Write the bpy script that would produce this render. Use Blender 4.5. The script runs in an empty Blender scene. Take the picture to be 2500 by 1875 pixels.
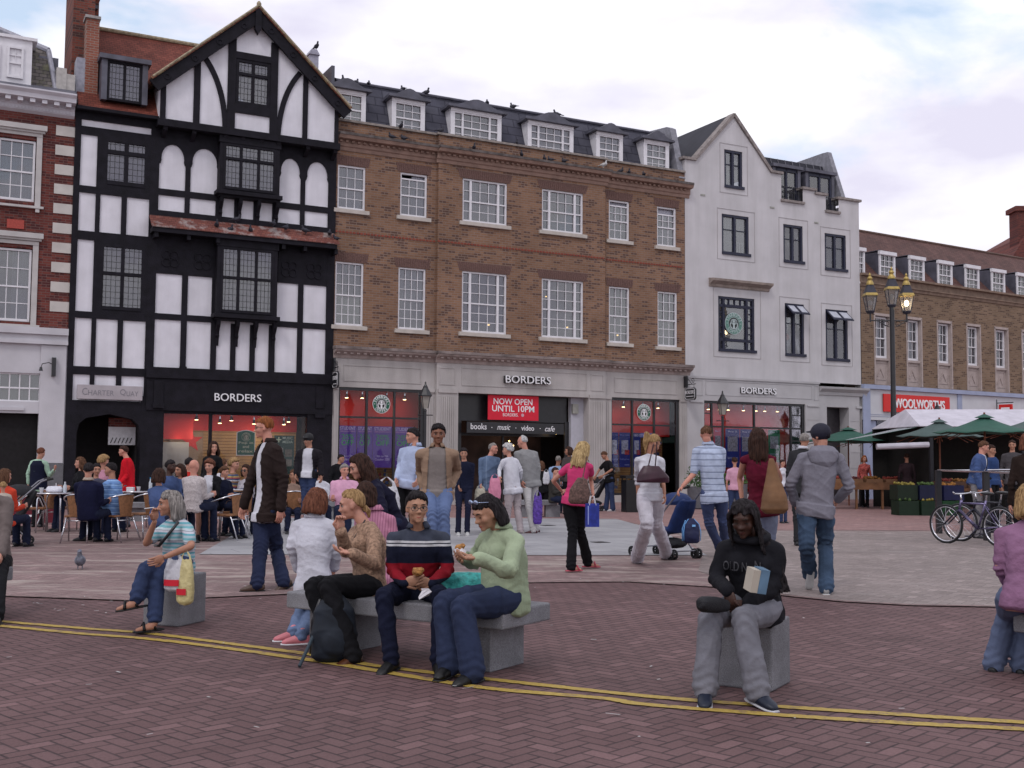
import bpy, bmesh, math, random
import numpy as np
from mathutils import Vector, Matrix, Quaternion, noise as mnoise
R = math.radians
random.seed(7)
C = bpy.context.scene.collection
SC = bpy.context.scene
# ---------------------------------------------------------------- camera
FPX, CX, CY, CAMH, ROLL, YH = 2744.0, 1250.0, 937.5, 1.4, 0.0075, 1124.0
PITCH = math.atan((YH - CY) / FPX)
RX = np.array([[1, 0, 0], [0, math.cos(PITCH), -math.sin(PITCH)], [0, math.sin(PITCH), math.cos(PITCH)]])
cr, sr = math.cos(ROLL), math.sin(ROLL)
cam = bpy.data.cameras.new('camera'); camo = bpy.data.objects.new('camera', cam); C.objects.link(camo)
rt, up, fw = RX @ [cr, 0, sr], RX @ [-sr, 0, cr], RX @ [0, 1, 0]
camo.matrix_world = Matrix(((rt[0], up[0], -fw[0], 0), (rt[1], up[1], -fw[1], 0), (rt[2], up[2], -fw[2], CAMH), (0, 0, 0, 1)))
cam.sensor_width = 36; cam.lens = 36 * FPX / 2500; cam.clip_end = 3000; cam.clip_start = 0.05
SC.camera = camo
# ---------------------------------------------------------------- sky, sun, exposure
SUN_EL, SUN_AZ = 48, 200          # the sun stands high behind the camera's left shoulder, veiled by cloud
w = bpy.data.worlds.new('World'); SC.world = w; w.use_nodes = True
nt = w.node_tree; nt.nodes.clear()
N = nt.nodes.new; LK = nt.links.new
sky = N('ShaderNodeTexSky'); sky.sky_type = 'NISHITA'; sky.sun_disc = False
sky.sun_elevation = R(SUN_EL); sky.sun_rotation = R(SUN_AZ); sky.air_density = 1.0; sky.dust_density = 2.0
tc = N('ShaderNodeTexCoord'); mp = N('ShaderNodeMapping'); mp.inputs['Scale'].default_value = (1, 1, 2.6)
mp.inputs['Location'].default_value = (9.2, 3.1, 0.1)
n1 = N('ShaderNodeTexNoise'); n1.inputs['Scale'].default_value = 3.2; n1.inputs['Detail'].default_value = 9; n1.inputs['Roughness'].default_value = 0.55
n1.inputs['Distortion'].default_value = 0.4
cr1 = N('ShaderNodeValToRGB'); cr1.color_ramp.elements[0].position = 0.33; cr1.color_ramp.elements[1].position = 0.44
n2 = N('ShaderNodeTexNoise'); n2.inputs['Scale'].default_value = 4.5; n2.inputs['Detail'].default_value = 7
cr2 = N('ShaderNodeValToRGB'); cr2.color_ramp.elements[0].position = 0.38; cr2.color_ramp.elements[1].position = 0.62
cr2.color_ramp.elements[0].color = (12.4, 12.0, 14.4, 1); cr2.color_ramp.elements[1].color = (18, 17.9, 18.4, 1)
mx = N('ShaderNodeMix'); mx.data_type = 'RGBA'
lift = N('ShaderNodeMix'); lift.data_type = 'RGBA'; lift.blend_type = 'ADD'; lift.inputs[0].default_value = 1.0
lift.inputs[7].default_value = (7.5, 8.8, 10.5, 1)
bg = N('ShaderNodeBackground'); bg.inputs['Strength'].default_value = 0.1
out = N('ShaderNodeOutputWorld')
LK(tc.outputs['Generated'], mp.inputs['Vector']); LK(mp.outputs[0], n1.inputs['Vector']); LK(mp.outputs[0], n2.inputs['Vector'])
LK(n1.outputs['Fac'], cr1.inputs[0]); LK(n2.outputs['Fac'], cr2.inputs[0])
LK(sky.outputs[0], lift.inputs[6])
LK(cr1.outputs[0], mx.inputs[0]); LK(lift.outputs[2], mx.inputs[6]); LK(cr2.outputs[0], mx.inputs[7])
LK(mx.outputs[2], bg.inputs['Color']); LK(bg.outputs[0], out.inputs['Surface'])
sl = bpy.data.lights.new('sun', 'SUN'); sl.energy = 1.25; sl.angle = R(12); sl.color = (1.0, 0.95, 0.93)
so = bpy.data.objects.new('sun', sl); C.objects.link(so)
_e, _a = R(SUN_EL), R(SUN_AZ)
sd = Vector((math.sin(_a) * math.cos(_e), math.cos(_a) * math.cos(_e), math.sin(_e)))
so.rotation_euler = sd.to_track_quat('Z', 'Y').to_euler(); so.location = sd * 60
SC.view_settings.view_transform = 'Standard'; SC.view_settings.look = 'None'
SC.view_settings.exposure = -0.60; SC.view_settings.gamma = 1.0
SC.cycles.max_bounces = 6; SC.cycles.transparent_max_bounces = 12; SC.cycles.use_denoising = True
SC.cycles.sample_clamp_indirect = 4
# ---------------------------------------------------------------- picture point -> place
def ray(u, v):
 x = (u - CX) / FPX; z = -(v - CY) / FPX
 return RX @ np.array([cr * x - sr * z, 1, sr * x + cr * z])
def G(u, v, z=0.0):
 d = ray(u, v); t = (z - CAMH) / d[2]
 return Vector((d[0] * t, d[1] * t, z))
def PD(u, v, Y):                      # the point seen at (u,v) that stands Y metres away
 d = ray(u, v); t = Y / d[1]
 return Vector((d[0] * t, Y, CAMH + d[2] * t))
# ---------------------------------------------------------------- naming
def tag(o, label=None, cat=None, group=None, kind=None):
 if label: o['label'] = label
 if cat: o['category'] = cat
 if group: o['group'] = group
 if kind: o['kind'] = kind
 return o
def thing(name, label, cat, loc=(0, 0, 0), rz=0, group=None):
 o = bpy.data.objects.new(name, None); C.objects.link(o); o.empty_display_size = 0.1
 o.location = loc; o.rotation_euler = (0, 0, rz)
 return tag(o, label, cat, group)
def copy_tree(o, parent=None):
 c = o.copy(); C.objects.link(c); c.parent = parent
 for ch in list(KIDS.get(o.name, [])): copy_tree_child(ch, c)
 return c
KIDS = {}
def copy_tree_child(o, parent):
 c = o.copy(); C.objects.link(c); c.parent = parent
 KIDS.setdefault(parent.name, []).append(c)
 for ch in list(KIDS.get(o.name, [])): copy_tree_child(ch, c)
 return c
def link(name, me, mats, parent=None, smooth=False):
 o = bpy.data.objects.new(name, me); C.objects.link(o)
 for m in (mats if isinstance(mats, (list, tuple)) else [mats]): me.materials.append(m)
 if parent is not None:
  o.parent = parent; KIDS.setdefault(parent.name, []).append(o)
 if smooth: me.shade_smooth()
 return o
# ---------------------------------------------------------------- materials
MATS = {}
def S(hexs):                          # sRGB hex -> linear
 h = hexs.lstrip('#'); c = [int(h[i:i + 2], 16) / 255 for i in (0, 2, 4)]
 return tuple((x / 12.92 if x <= .04045 else ((x + .055) / 1.055) ** 2.4) for x in c)
def M(name, col=(.5, .5, .5), rough=.7, var=.18, scale=9, bump=0., bscale=None, metal=0., spec=.35, emit=None, es=0., coat=0., sheen=0.):
 if name in MATS: return MATS[name]
 if isinstance(col, str): col = S(col)
 m = bpy.data.materials.new(name); m.use_nodes = True; t = m.node_tree; b = t.nodes['Principled BSDF']
 b.inputs['Roughness'].default_value = rough; b.inputs['Metallic'].default_value = metal
 b.inputs['Specular IOR Level'].default_value = spec
 if coat: b.inputs['Coat Weight'].default_value = coat
 if sheen: b.inputs['Sheen Weight'].default_value = sheen
 co = t.nodes.new('ShaderNodeTexCoord')
 nz = t.nodes.new('ShaderNodeTexNoise'); nz.inputs['Scale'].default_value = scale; nz.inputs['Detail'].default_value = 5
 t.links.new(co.outputs['Object'], nz.inputs['Vector'])
 rp = t.nodes.new('ShaderNodeValToRGB'); rp.color_ramp.elements[0].position = .3; rp.color_ramp.elements[1].position = .7
 rp.color_ramp.elements[0].color = tuple(c * (1 - var) for c in col) + (1,)
 rp.color_ramp.elements[1].color = tuple(min(1, c * (1 + var)) for c in col) + (1,)
 t.links.new(nz.outputs['Fac'], rp.inputs[0]); t.links.new(rp.outputs[0], b.inputs['Base Color'])
 if bump:
  bn = t.nodes.new('ShaderNodeTexNoise'); bn.inputs['Scale'].default_value = bscale or scale * 6; bn.inputs['Detail'].default_value = 4
  t.links.new(co.outputs['Object'], bn.inputs['Vector'])
  bp = t.nodes.new('ShaderNodeBump'); bp.inputs['Strength'].default_value = bump; bp.inputs['Distance'].default_value = .02
  t.links.new(bn.outputs['Fac'], bp.inputs['Height']); t.links.new(bp.outputs[0], b.inputs['Normal'])
 if emit:
  b.inputs['Emission Color'].default_value = tuple(emit) + (1,); b.inputs['Emission Strength'].default_value = es
 MATS[name] = m
 return m
def streak(m, amt=.22, sc=2.5):       # rain streaks and grime running down a wall
 t, n, l, b = nodes_of(m); co = t.nodes.new('ShaderNodeTexCoord'); mp_ = t.nodes.new('ShaderNodeMapping'); mp_.inputs['Scale'].default_value = (sc, sc, sc * .09); l.new(co.outputs['Object'], mp_.inputs['Vector'])
 old = b.inputs['Base Color'].links[0].from_socket; f = noisen(t, mp_.outputs[0], 2, 7, .65); g = noisen(t, co.outputs['Object'], .8, 5)
 c = mixc(t, 1., old, ramp(t, f, .32, (1 - amt, 1 - amt, 1 - amt * 1.1), .6, (1.03,) * 3), 'MULTIPLY'); l.new(mixc(t, 1., c, ramp(t, g, .3, (1 - amt * .6,) * 3, .65, (1.03,) * 3), 'MULTIPLY'), b.inputs['Base Color']); return m
def nodes_of(m):
 t = m.node_tree; return t, t.nodes, t.links, t.nodes['Principled BSDF']
def mathn(t, op, a, b=None, c=None):
 n = t.nodes.new('ShaderNodeMath'); n.operation = op
 for i, v in enumerate((a, b, c)):
  if v is None: continue
  if isinstance(v, (int, float)): n.inputs[i].default_value = v
  else: t.links.new(v, n.inputs[i])
 return n.outputs[0]
def mixc(t, f, a, b, mode='MIX'):
 n = t.nodes.new('ShaderNodeMix'); n.data_type = 'RGBA'; n.blend_type = mode
 for i, v in ((0, f), (6, a), (7, b)):
  if isinstance(v, (int, float)): n.inputs[i].default_value = v
  elif isinstance(v, tuple): n.inputs[i].default_value = tuple(v[:3]) + (1,)
  else: t.links.new(v, n.inputs[i])
 return n.outputs[2]
def ramp(t, f, p0, c0, p1, c1):
 n = t.nodes.new('ShaderNodeValToRGB'); e = n.color_ramp.elements
 e[0].position = p0; e[0].color = tuple(c0[:3]) + (1,); e[1].position = p1; e[1].color = tuple(c1[:3]) + (1,)
 t.links.new(f, n.inputs[0]); return n.outputs[0]
def noisen(t, vec, scale, detail=4, rough=.5, dist=0.):
 n = t.nodes.new('ShaderNodeTexNoise'); n.inputs['Scale'].default_value = scale; n.inputs['Detail'].default_value = detail
 n.inputs['Roughness'].default_value = rough; n.inputs['Distortion'].default_value = dist
 t.links.new(vec, n.inputs['Vector']); return n.outputs['Fac']
def addbump(t, b, h, strength=.3, dist=.01):
 bp = t.nodes.new('ShaderNodeBump'); bp.inputs['Strength'].default_value = strength; bp.inputs['Distance'].default_value = dist
 t.links.new(h, bp.inputs['Height']); t.links.new(bp.outputs[0], b.inputs['Normal'])
def blank(name, rough=.8, spec=.3):
 m = bpy.data.materials.new(name); m.use_nodes = True; t, n, l, b = nodes_of(m)
 b.inputs['Roughness'].default_value = rough; b.inputs['Specular IOR Level'].default_value = spec
 MATS[name] = m; return m, t, b
def objxz(t, kx=1, kz=1, axis='xz'):  # facade coordinates (along the wall, up)
 co = t.nodes.new('ShaderNodeTexCoord'); sp = t.nodes.new('ShaderNodeSeparateXYZ'); t.links.new(co.outputs['Object'], sp.inputs[0])
 cb = t.nodes.new('ShaderNodeCombineXYZ')
 o = {'x': sp.outputs[0], 'y': sp.outputs[1], 'z': sp.outputs[2]}
 t.links.new(o[axis[0]], cb.inputs[0]); t.links.new(o[axis[1]], cb.inputs[1])
 return cb.outputs[0], co.outputs['Object'], sp
def brickmat(name, c1, c2, mortar, bw=.225, rh=.075, ms=.01, dark=None, darkamt=.55, weather=.25, bump=.35):
 m, t, b = blank(name, .88, .2)
 v, obj, sp = objxz(t)
 br = t.nodes.new('ShaderNodeTexBrick'); br.inputs['Scale'].default_value = 1
 br.inputs['Brick Width'].default_value = bw; br.inputs['Row Height'].default_value = rh; br.inputs['Mortar Size'].default_value = ms
 br.inputs['Mortar Smooth'].default_value = .3; br.inputs['Bias'].default_value = 0
 br.inputs['Color1'].default_value = tuple(c1) + (1,); br.inputs['Color2'].default_value = tuple(c2) + (1,); br.inputs['Mortar'].default_value = tuple(mortar) + (1,)
 t.links.new(v, br.inputs['Vector'])
 col = br.outputs['Color']
 # some bricks are burnt dark: white noise per brick cell
 sx = mathn(t, 'DIVIDE', sp.outputs[0], bw); sz = mathn(t, 'DIVIDE', sp.outputs[2], rh); fz = mathn(t, 'FLOOR', sz)
 half = mathn(t, 'MULTIPLY', mathn(t, 'MODULO', mathn(t, 'ABSOLUTE', fz), 2), .5)
 fx = mathn(t, 'FLOOR', mathn(t, 'ADD', sx, half))
 cb = t.nodes.new('ShaderNodeCombineXYZ'); t.links.new(fx, cb.inputs[0]); t.links.new(fz, cb.inputs[1])
 wn = t.nodes.new('ShaderNodeTexWhiteNoise'); wn.noise_dimensions = '2D'; t.links.new(cb.outputs[0], wn.inputs['Vector'])
 if dark:
  f = mathn(t, 'GREATER_THAN', wn.outputs[0], 1 - darkamt)
  f = mathn(t, 'MULTIPLY', f, mathn(t, 'SUBTRACT', 1, br.outputs['Fac']))
  col = mixc(t, mathn(t, 'MULTIPLY', f, .8), col, dark)
 wv = noisen(t, obj, .7, 6, .6); wc = ramp(t, wv, .3, (1 - weather,) * 3, .7, (1 + weather * .5,) * 3)
 col = mixc(t, 1.0, col, wc, 'MULTIPLY')
 t.links.new(col, b.inputs['Base Color'])
 h = mathn(t, 'SUBTRACT', 1, br.outputs['Fac']); addbump(t, b, h, bump, .012)
 return m
def tilemat(name, c1, c2, w=.17, h=.1, edge=(.05, .03, .03), axis='xz', patch=None, rough=.75):
 m, t, b = blank(name, rough, .25)
 v, obj, sp = objxz(t, axis=axis)
 br = t.nodes.new('ShaderNodeTexBrick'); br.inputs['Scale'].default_value = 1
 br.inputs['Brick Width'].default_value = w; br.inputs['Row Height'].default_value = h; br.inputs['Mortar Size'].default_value = h * .09
 br.inputs['Mortar Smooth'].default_value = .6; br.inputs['Bias'].default_value = 0
 br.inputs['Color1'].default_value = tuple(c1) + (1,); br.inputs['Color2'].default_value = tuple(c2) + (1,); br.inputs['Mortar'].default_value = tuple(edge) + (1,)
 t.links.new(v, br.inputs['Vector'])
 wv = noisen(t, obj, 1.3, 6, .6); col = mixc(t, 1.0, br.outputs['Color'], ramp(t, wv, .3, (.7,) * 3, .7, (1.2,) * 3), 'MULTIPLY')
 if patch:
  pv = noisen(t, obj, 2.2, 8, .7); col = mixc(t, ramp(t, pv, .5, (0, 0, 0), .6, (.75, .75, .75)), col, patch)
 t.links.new(col, b.inputs['Base Color'])
 hh = mathn(t, 'FRACT', mathn(t, 'DIVIDE', sp.outputs['XYZ'.index(axis[1].upper())], h)); hh = mathn(t, 'SUBTRACT', 1, hh)
 addbump(t, b, hh, .5, .02)
 return m
def glassmat(name, tint=(.75, .78, .8), refl=.12, dirt_sheen=(.2, .2, .24), dirt_sheen_amt=.06):
 m = bpy.data.materials.new(name); m.use_nodes = True; t = m.node_tree; t.nodes.clear()
 o = t.nodes.new('ShaderNodeOutputMaterial'); tr = t.nodes.new('ShaderNodeBsdfTransparent'); tr.inputs[0].default_value = tuple(tint) + (1,)
 gl = t.nodes.new('ShaderNodeBsdfGlossy'); gl.inputs['Roughness'].default_value = .03
 co = t.nodes.new('ShaderNodeTexCoord'); nz = noisen(t, co.outputs['Object'], 1.2, 2)
 bp = t.nodes.new('ShaderNodeBump'); bp.inputs['Strength'].default_value = .08; bp.inputs['Distance'].default_value = .05
 t.links.new(nz, bp.inputs['Height']); t.links.new(bp.outputs[0], gl.inputs['Normal'])
 fr = t.nodes.new('ShaderNodeFresnel'); fr.inputs[0].default_value = 1.5
 f = mathn(t, 'ADD', fr.outputs[0], refl)
 mxs = t.nodes.new('ShaderNodeMixShader'); t.links.new(f, mxs.inputs[0]); t.links.new(tr.outputs[0], mxs.inputs[1]); t.links.new(gl.outputs[0], mxs.inputs[2])
 df = t.nodes.new('ShaderNodeBsdfDiffuse'); df.inputs[0].default_value = tuple(dirt_sheen) + (1,)  # flat grey film: dirt plus sky reflection put in as colour
 m2 = t.nodes.new('ShaderNodeMixShader'); m2.inputs[0].default_value = dirt_sheen_amt
 t.links.new(mxs.outputs[0], m2.inputs[1]); t.links.new(df.outputs[0], m2.inputs[2]); t.links.new(m2.outputs[0], o.inputs[0])
 MATS[name] = m; return m
# ---------------------------------------------------------------- mesh collector
class MB:
 def __init__(s): s.v = []; s.f = []; s.m = []; s.cur = 0
 def add(s, vs, fs):
  n = len(s.v); s.v += [tuple(v) for v in vs]; s.f += [tuple(i + n for i in f) for f in fs]; s.m += [s.cur] * len(fs); return s
 def mat(s, i): s.cur = i; return s
 def box(s, x0, x1, y0, y1, z0, z1):
  if x0 > x1: x0, x1 = x1, x0
  if y0 > y1: y0, y1 = y1, y0
  if z0 > z1: z0, z1 = z1, z0
  return s.add([(x0, y0, z0), (x1, y0, z0), (x1, y1, z0), (x0, y1, z0), (x0, y0, z1), (x1, y0, z1), (x1, y1, z1), (x0, y1, z1)],
     [(0, 3, 2, 1), (4, 5, 6, 7), (0, 1, 5, 4), (1, 2, 6, 5), (2, 3, 7, 6), (3, 0, 4, 7)])
 def prism(s, poly, y0, y1):       # poly in (x,z), seen from -y counter-clockwise
  n = len(poly)
  vs = [(p[0], y0, p[1]) for p in poly] + [(p[0], y1, p[1]) for p in poly]
  return s.add(vs, [tuple(range(n)), tuple(range(2 * n - 1, n - 1, -1))] + [(i, n + i, n + (i + 1) % n, (i + 1) % n) for i in range(n)])
 def prismx(s, poly, x0, x1):      # poly in (y,z) swept along x
  n = len(poly)
  vs = [(x0, p[0], p[1]) for p in poly] + [(x1, p[0], p[1]) for p in poly]
  return s.add(vs, [tuple(range(n - 1, -1, -1)), tuple(range(n, 2 * n))] + [((i + 1) % n, n + (i + 1) % n, n + i, i) for i in range(n)])
 def prismz(s, poly, z0, z1):
  n = len(poly)
  vs = [(p[0], p[1], z0) for p in poly] + [(p[0], p[1], z1) for p in poly]
  return s.add(vs, [tuple(range(n - 1, -1, -1)), tuple(range(n, 2 * n))] + [(i, (i + 1) % n, n + (i + 1) % n, n + i) for i in range(n)])
 def beam(s, x0, z0, x1, z1, w, y0, y1):   # a straight timber in the wall plane
  d = Vector((x1 - x0, z1 - z0)).normalized() * (w / 2); nx, nz = -d.y, d.x
  return s.prism([(x0 - nx, z0 - nz), (x1 - nx, z1 - nz), (x1 + nx, z1 + nz), (x0 + nx, z0 + nz)], y0, y1)
 def quad(s, a, b, c, d): return s.add([a, b, c, d], [(0, 1, 2, 3)])
 def tube(s, pts, r, n=8, cap=True):
  pts = [Vector(p) for p in pts]; rs = r if isinstance(r, (list, tuple)) else [r] * len(pts)
  up = Vector((0, 0, 1)); vs = []; prev = None
  for i, p in enumerate(pts):
   a = pts[max(i - 1, 0)]; b = pts[min(i + 1, len(pts) - 1)]; t = (b - a).normalized()
   if prev is None:
    h = Vector((1, 0, 0)) if abs(t.z) > .9 else up
    x = t.cross(h).normalized()
   else:
    x = prev - t * prev.dot(t)
    x = x.normalized() if x.length > 1e-6 else t.orthogonal().normalized()
   prev = x; y = t.cross(x)
   for k in range(n):
    an = 2 * math.pi * k / n; vs.append(p + (x * math.cos(an) + y * math.sin(an)) * rs[i])
  fs = []
  for i in range(len(pts) - 1):
   for k in range(n):
    fs.append((i * n + k, i * n + (k + 1) % n, (i + 1) * n + (k + 1) % n, (i + 1) * n + k))
  if cap: fs += [tuple(range(n - 1, -1, -1)), tuple((len(pts) - 1) * n + k for k in range(n))]
  return s.add(vs, fs)
 def lathe(s, prof, c=(0, 0, 0), n=16, sq=False):    # prof: (radius, z)
  vs = []; off = math.pi / n if sq else 0
  for r, z in prof:
   for k in range(n):
    a = 2 * math.pi * k / n + off; vs.append((c[0] + r * math.cos(a), c[1] + r * math.sin(a), c[2] + z))
  fs = []
  for i in range(len(prof) - 1):
   for k in range(n):
    fs.append((i * n + k, i * n + (k + 1) % n, (i + 1) * n + (k + 1) % n, (i + 1) * n + k))
  fs += [tuple(range(n - 1, -1, -1)), tuple((len(prof) - 1) * n + k for k in range(n))]
  return s.add(vs, fs)
 def ell(s, c, r, rot=None, nu=14, nv=9):
  vs = [];  c = Vector(c)
  for j in range(nv + 1):
   th = math.pi * j / nv
   for k in range(nu):
    ph = 2 * math.pi * k / nu
    p = Vector((r[0] * math.sin(th) * math.cos(ph), r[1] * math.sin(th) * math.sin(ph), -r[2] * math.cos(th)))
    if rot is not None: p = rot @ p
    vs.append(c + p)
  fs = []
  for j in range(nv):
   for k in range(nu):
    a, b_, c_, d = j * nu + k, j * nu + (k + 1) % nu, (j + 1) * nu + (k + 1) % nu, (j + 1) * nu + k
    if j == 0: fs.append((a, c_, d))
    elif j == nv - 1: fs.append((a, b_, d))
    else: fs.append((a, b_, c_, d))
  return s.add(vs, fs)
 def disc(s, c, r, y0, y1, n=32, r2=None):   # disc or ring in the wall plane
  out = [(c[0] + r * math.cos(2 * math.pi * k / n), c[1] + r * math.sin(2 * math.pi * k / n)) for k in range(n)]
  if r2 is None: return s.prism(out, y0, y1)
  for k in range(n):
   a0, a1 = 2 * math.pi * k / n, 2 * math.pi * (k + 1) / n
   s.prism([(c[0] + q * math.cos(a), c[1] + q * math.sin(a)) for q, a in ((r2, a0), (r, a0), (r, a1), (r2, a1))], y0, y1)
  return s
 def build(s, name, mats, parent=None, smooth=False, bevel=0, mod=None):
  me = bpy.data.meshes.new(name); me.from_pydata([tuple(map(float, v)) for v in s.v], [], s.f)
  if any(s.m): me.polygons.foreach_set('material_index', s.m)
  me.update()
  o = link(name, me, mats, parent, smooth)
  if bevel:
   b = o.modifiers.new('bevel', 'BEVEL'); b.width = bevel; b.segments = 2; b.limit_method = 'ANGLE'; b.angle_limit = R(40)
  return o
def text(name, body, mat, parent, x0, z0, w, h, y=-.02, depth=.02, shear=0., fat=0., rot=0, align_c=False, weight=None):
 cu = bpy.data.curves.new(name, 'FONT'); cu.body = body; cu.extrude = 1; cu.shear = shear; cu.resolution_u = 3; cu.offset = fat
 o = bpy.data.objects.new(name, cu); C.objects.link(o)
 dg = bpy.context.evaluated_depsgraph_get(); me = bpy.data.meshes.new_from_object(o.evaluated_get(dg))
 bpy.data.objects.remove(o); bpy.data.curves.remove(cu)
 co = np.empty(len(me.vertices) * 3, np.float32); me.vertices.foreach_get('co', co); co = co.reshape(-1, 3)
 mn, mxx = co.min(0), co.max(0)
 nx = (co[:, 0] - mn[0]) / (mxx[0] - mn[0]) * w + x0; nz = (co[:, 1] - mn[1]) / (mxx[1] - mn[1]) * h + z0
 ny = y - (co[:, 2] - mn[2]) / (mxx[2] - mn[2]) * depth
 me.vertices.foreach_set('co', np.stack([nx, ny, nz], 1).astype(np.float32).ravel()); me.update()
 me.name = name
 return link(name, me, mat, parent)
def wall(mb, x0, x1, z0, z1, holes, y=0., rev=.18):   # a wall face with real openings and reveals
 xs = sorted({x0, x1} | {min(max(h[i], x0), x1) for h in holes for i in (0, 1)})
 zs = sorted({z0, z1} | {min(max(h[i], z0), z1) for h in holes for i in (2, 3)})
 for a, b in zip(xs, xs[1:]):
  for c, d in zip(zs, zs[1:]):
   mx_, mz = (a + b) / 2, (c + d) / 2
   if any(h[0] < mx_ < h[1] and h[2] < mz < h[3] for h in holes): continue
   mb.quad((a, y, c), (b, y, c), (b, y, d), (a, y, d))
 for h in holes:
  a, b, c, d = h
  mb.quad((a, y, c), (a, y + rev, c), (b, y + rev, c), (b, y, c)); mb.quad((a, y, d), (b, y, d), (b, y + rev, d), (a, y + rev, d))
  mb.quad((a, y, c), (a, y, d), (a, y + rev, d), (a, y + rev, c)); mb.quad((b, y, c), (b, y + rev, c), (b, y + rev, d), (b, y, d))
# ================================================================ ground
def paving(name, c1, c2, joint, unit=.11, ang=47, jw=.035, dust=None, dustlo=.5, dusthi=.62, wear=.25, spec=.25, rough=.72):
 m, t, b = blank(name, rough, spec)
 co = t.nodes.new('ShaderNodeTexCoord'); mpn = t.nodes.new('ShaderNodeMapping'); mpn.inputs['Rotation'].default_value = (0, 0, R(-ang))
 wob = t.nodes.new('ShaderNodeTexNoise'); wob.inputs['Scale'].default_value = .6; t.links.new(co.outputs['Object'], wob.inputs['Vector'])
 vm = t.nodes.new('ShaderNodeVectorMath'); vm.operation = 'SCALE'; vm.inputs['Scale'].default_value = .10; t.links.new(wob.outputs['Color'], vm.inputs[0])
 va = t.nodes.new('ShaderNodeVectorMath'); va.operation = 'ADD'; t.links.new(co.outputs['Object'], va.inputs[0]); t.links.new(vm.outputs[0], va.inputs[1])
 t.links.new(va.outputs[0], mpn.inputs['Vector'])
 sp = t.nodes.new('ShaderNodeSeparateXYZ'); t.links.new(mpn.outputs[0], sp.inputs[0])
 x = mathn(t, 'DIVIDE', sp.outputs[0], unit); y = mathn(t, 'DIVIDE', sp.outputs[1], unit)
 i = mathn(t, 'FLOOR', x); j = mathn(t, 'FLOOR', y); fx = mathn(t, 'SUBTRACT', x, i); fy = mathn(t, 'SUBTRACT', y, j)
 k = mathn(t, 'FLOORED_MODULO', mathn(t, 'SUBTRACT', i, j), 4)
 def eq(v): return mathn(t, 'COMPARE', k, float(v), .1)
 k0, k1, k2, k3 = eq(0), eq(1), eq(2), eq(3)
 dl = mathn(t, 'ADD', fx, k1); dr = mathn(t, 'ADD', mathn(t, 'SUBTRACT', 1, fx), k0)
 db = mathn(t, 'ADD', fy, k2); dt = mathn(t, 'ADD', mathn(t, 'SUBTRACT', 1, fy), k3)
 d = mathn(t, 'MINIMUM', mathn(t, 'MINIMUM', dl, dr), mathn(t, 'MINIMUM', db, dt))
 cb = t.nodes.new('ShaderNodeCombineXYZ'); t.links.new(mathn(t, 'SUBTRACT', i, k1), cb.inputs[0]); t.links.new(mathn(t, 'ADD', j, k3), cb.inputs[1])
 wn = t.nodes.new('ShaderNodeTexWhiteNoise'); wn.noise_dimensions = '2D'; t.links.new(cb.outputs[0], wn.inputs['Vector'])
 col = mixc(t, wn.outputs[0], tuple(c1), tuple(c2))
 col = mixc(t, mathn(t, 'MULTIPLY', mathn(t, 'GREATER_THAN', wn.outputs[0], .93), .35), col, tuple(v * 1.45 for v in c2)); gum = noisen(t, co.outputs['Object'], 9, 2, .4); col = mixc(t, ramp(t, gum, .245, (.55,) * 3, .265, (0, 0, 0)), col, tuple(v * .35 for v in c1))
 st_ = noisen(t, co.outputs['Object'], 1.6, 9, .75, .8); col = mixc(t, ramp(t, st_, .56, (0, 0, 0), .70, (.42,) * 3), col, tuple(v * .45 for v in c1))
 fine = noisen(t, co.outputs['Object'], 60, 4, .7); col = mixc(t, 1., col, ramp(t, fine, .3, (.78,) * 3, .7, (1.18,) * 3), 'MULTIPLY')
 big = noisen(t, co.outputs['Object'], .55, 6, .62); col = mixc(t, 1., col, ramp(t, big, .3, (1 - wear,) * 3, .7, (1 + wear,) * 3), 'MULTIPLY')
 jf = mathn(t, 'SUBTRACT', 1, mathn(t, 'SMOOTH_MIN', mathn(t, 'DIVIDE', d, jw * 2), 1, .1))
 jn = noisen(t, co.outputs['Object'], 3.0, 3, .6); jf = mathn(t, 'MULTIPLY', mathn(t, 'MAXIMUM', jf, 0), mathn(t, 'ADD', .35, jn))
 col = mixc(t, mathn(t, 'MINIMUM', jf, 1), col, tuple(joint))
 if dust:
  mp2 = t.nodes.new('ShaderNodeMapping'); mp2.inputs['Scale'].default_value = (.35, 1.6, 1); mp2.inputs['Rotation'].default_value = (0, 0, R(-20)); t.links.new(co.outputs['Object'], mp2.inputs['Vector'])
  dn = noisen(t, mp2.outputs[0], 1.7, 8, .7, .5)
  col = mixc(t, ramp(t, dn, dustlo, (0, 0, 0), dusthi, (.6, .6, .6)), col, dust)
 sp2 = noisen(t, co.outputs['Object'], 4.5, 8, .8); col = mixc(t, ramp(t, sp2, .70, (0, 0, 0), .73, (.35,) * 3), col, (.32, .30, .31))
 t.links.new(col, b.inputs['Base Color'])
 addbump(t, b, mathn(t, 'ADD', mathn(t, 'MINIMUM', mathn(t, 'DIVIDE', d, jw * 2), 1), mathn(t, 'MULTIPLY', fine, .5)), .45, .006)
 return m
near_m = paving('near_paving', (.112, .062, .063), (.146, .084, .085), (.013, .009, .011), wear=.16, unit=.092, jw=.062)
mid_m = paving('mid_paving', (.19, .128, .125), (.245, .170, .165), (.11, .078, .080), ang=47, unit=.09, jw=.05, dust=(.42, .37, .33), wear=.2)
far_m = paving('far_paving', (.24, .145, .14), (.29, .175, .165), (.15, .09, .09), ang=27, wear=.12, dust=(.34, .28, .27), dustlo=.55, dusthi=.7)
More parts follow.
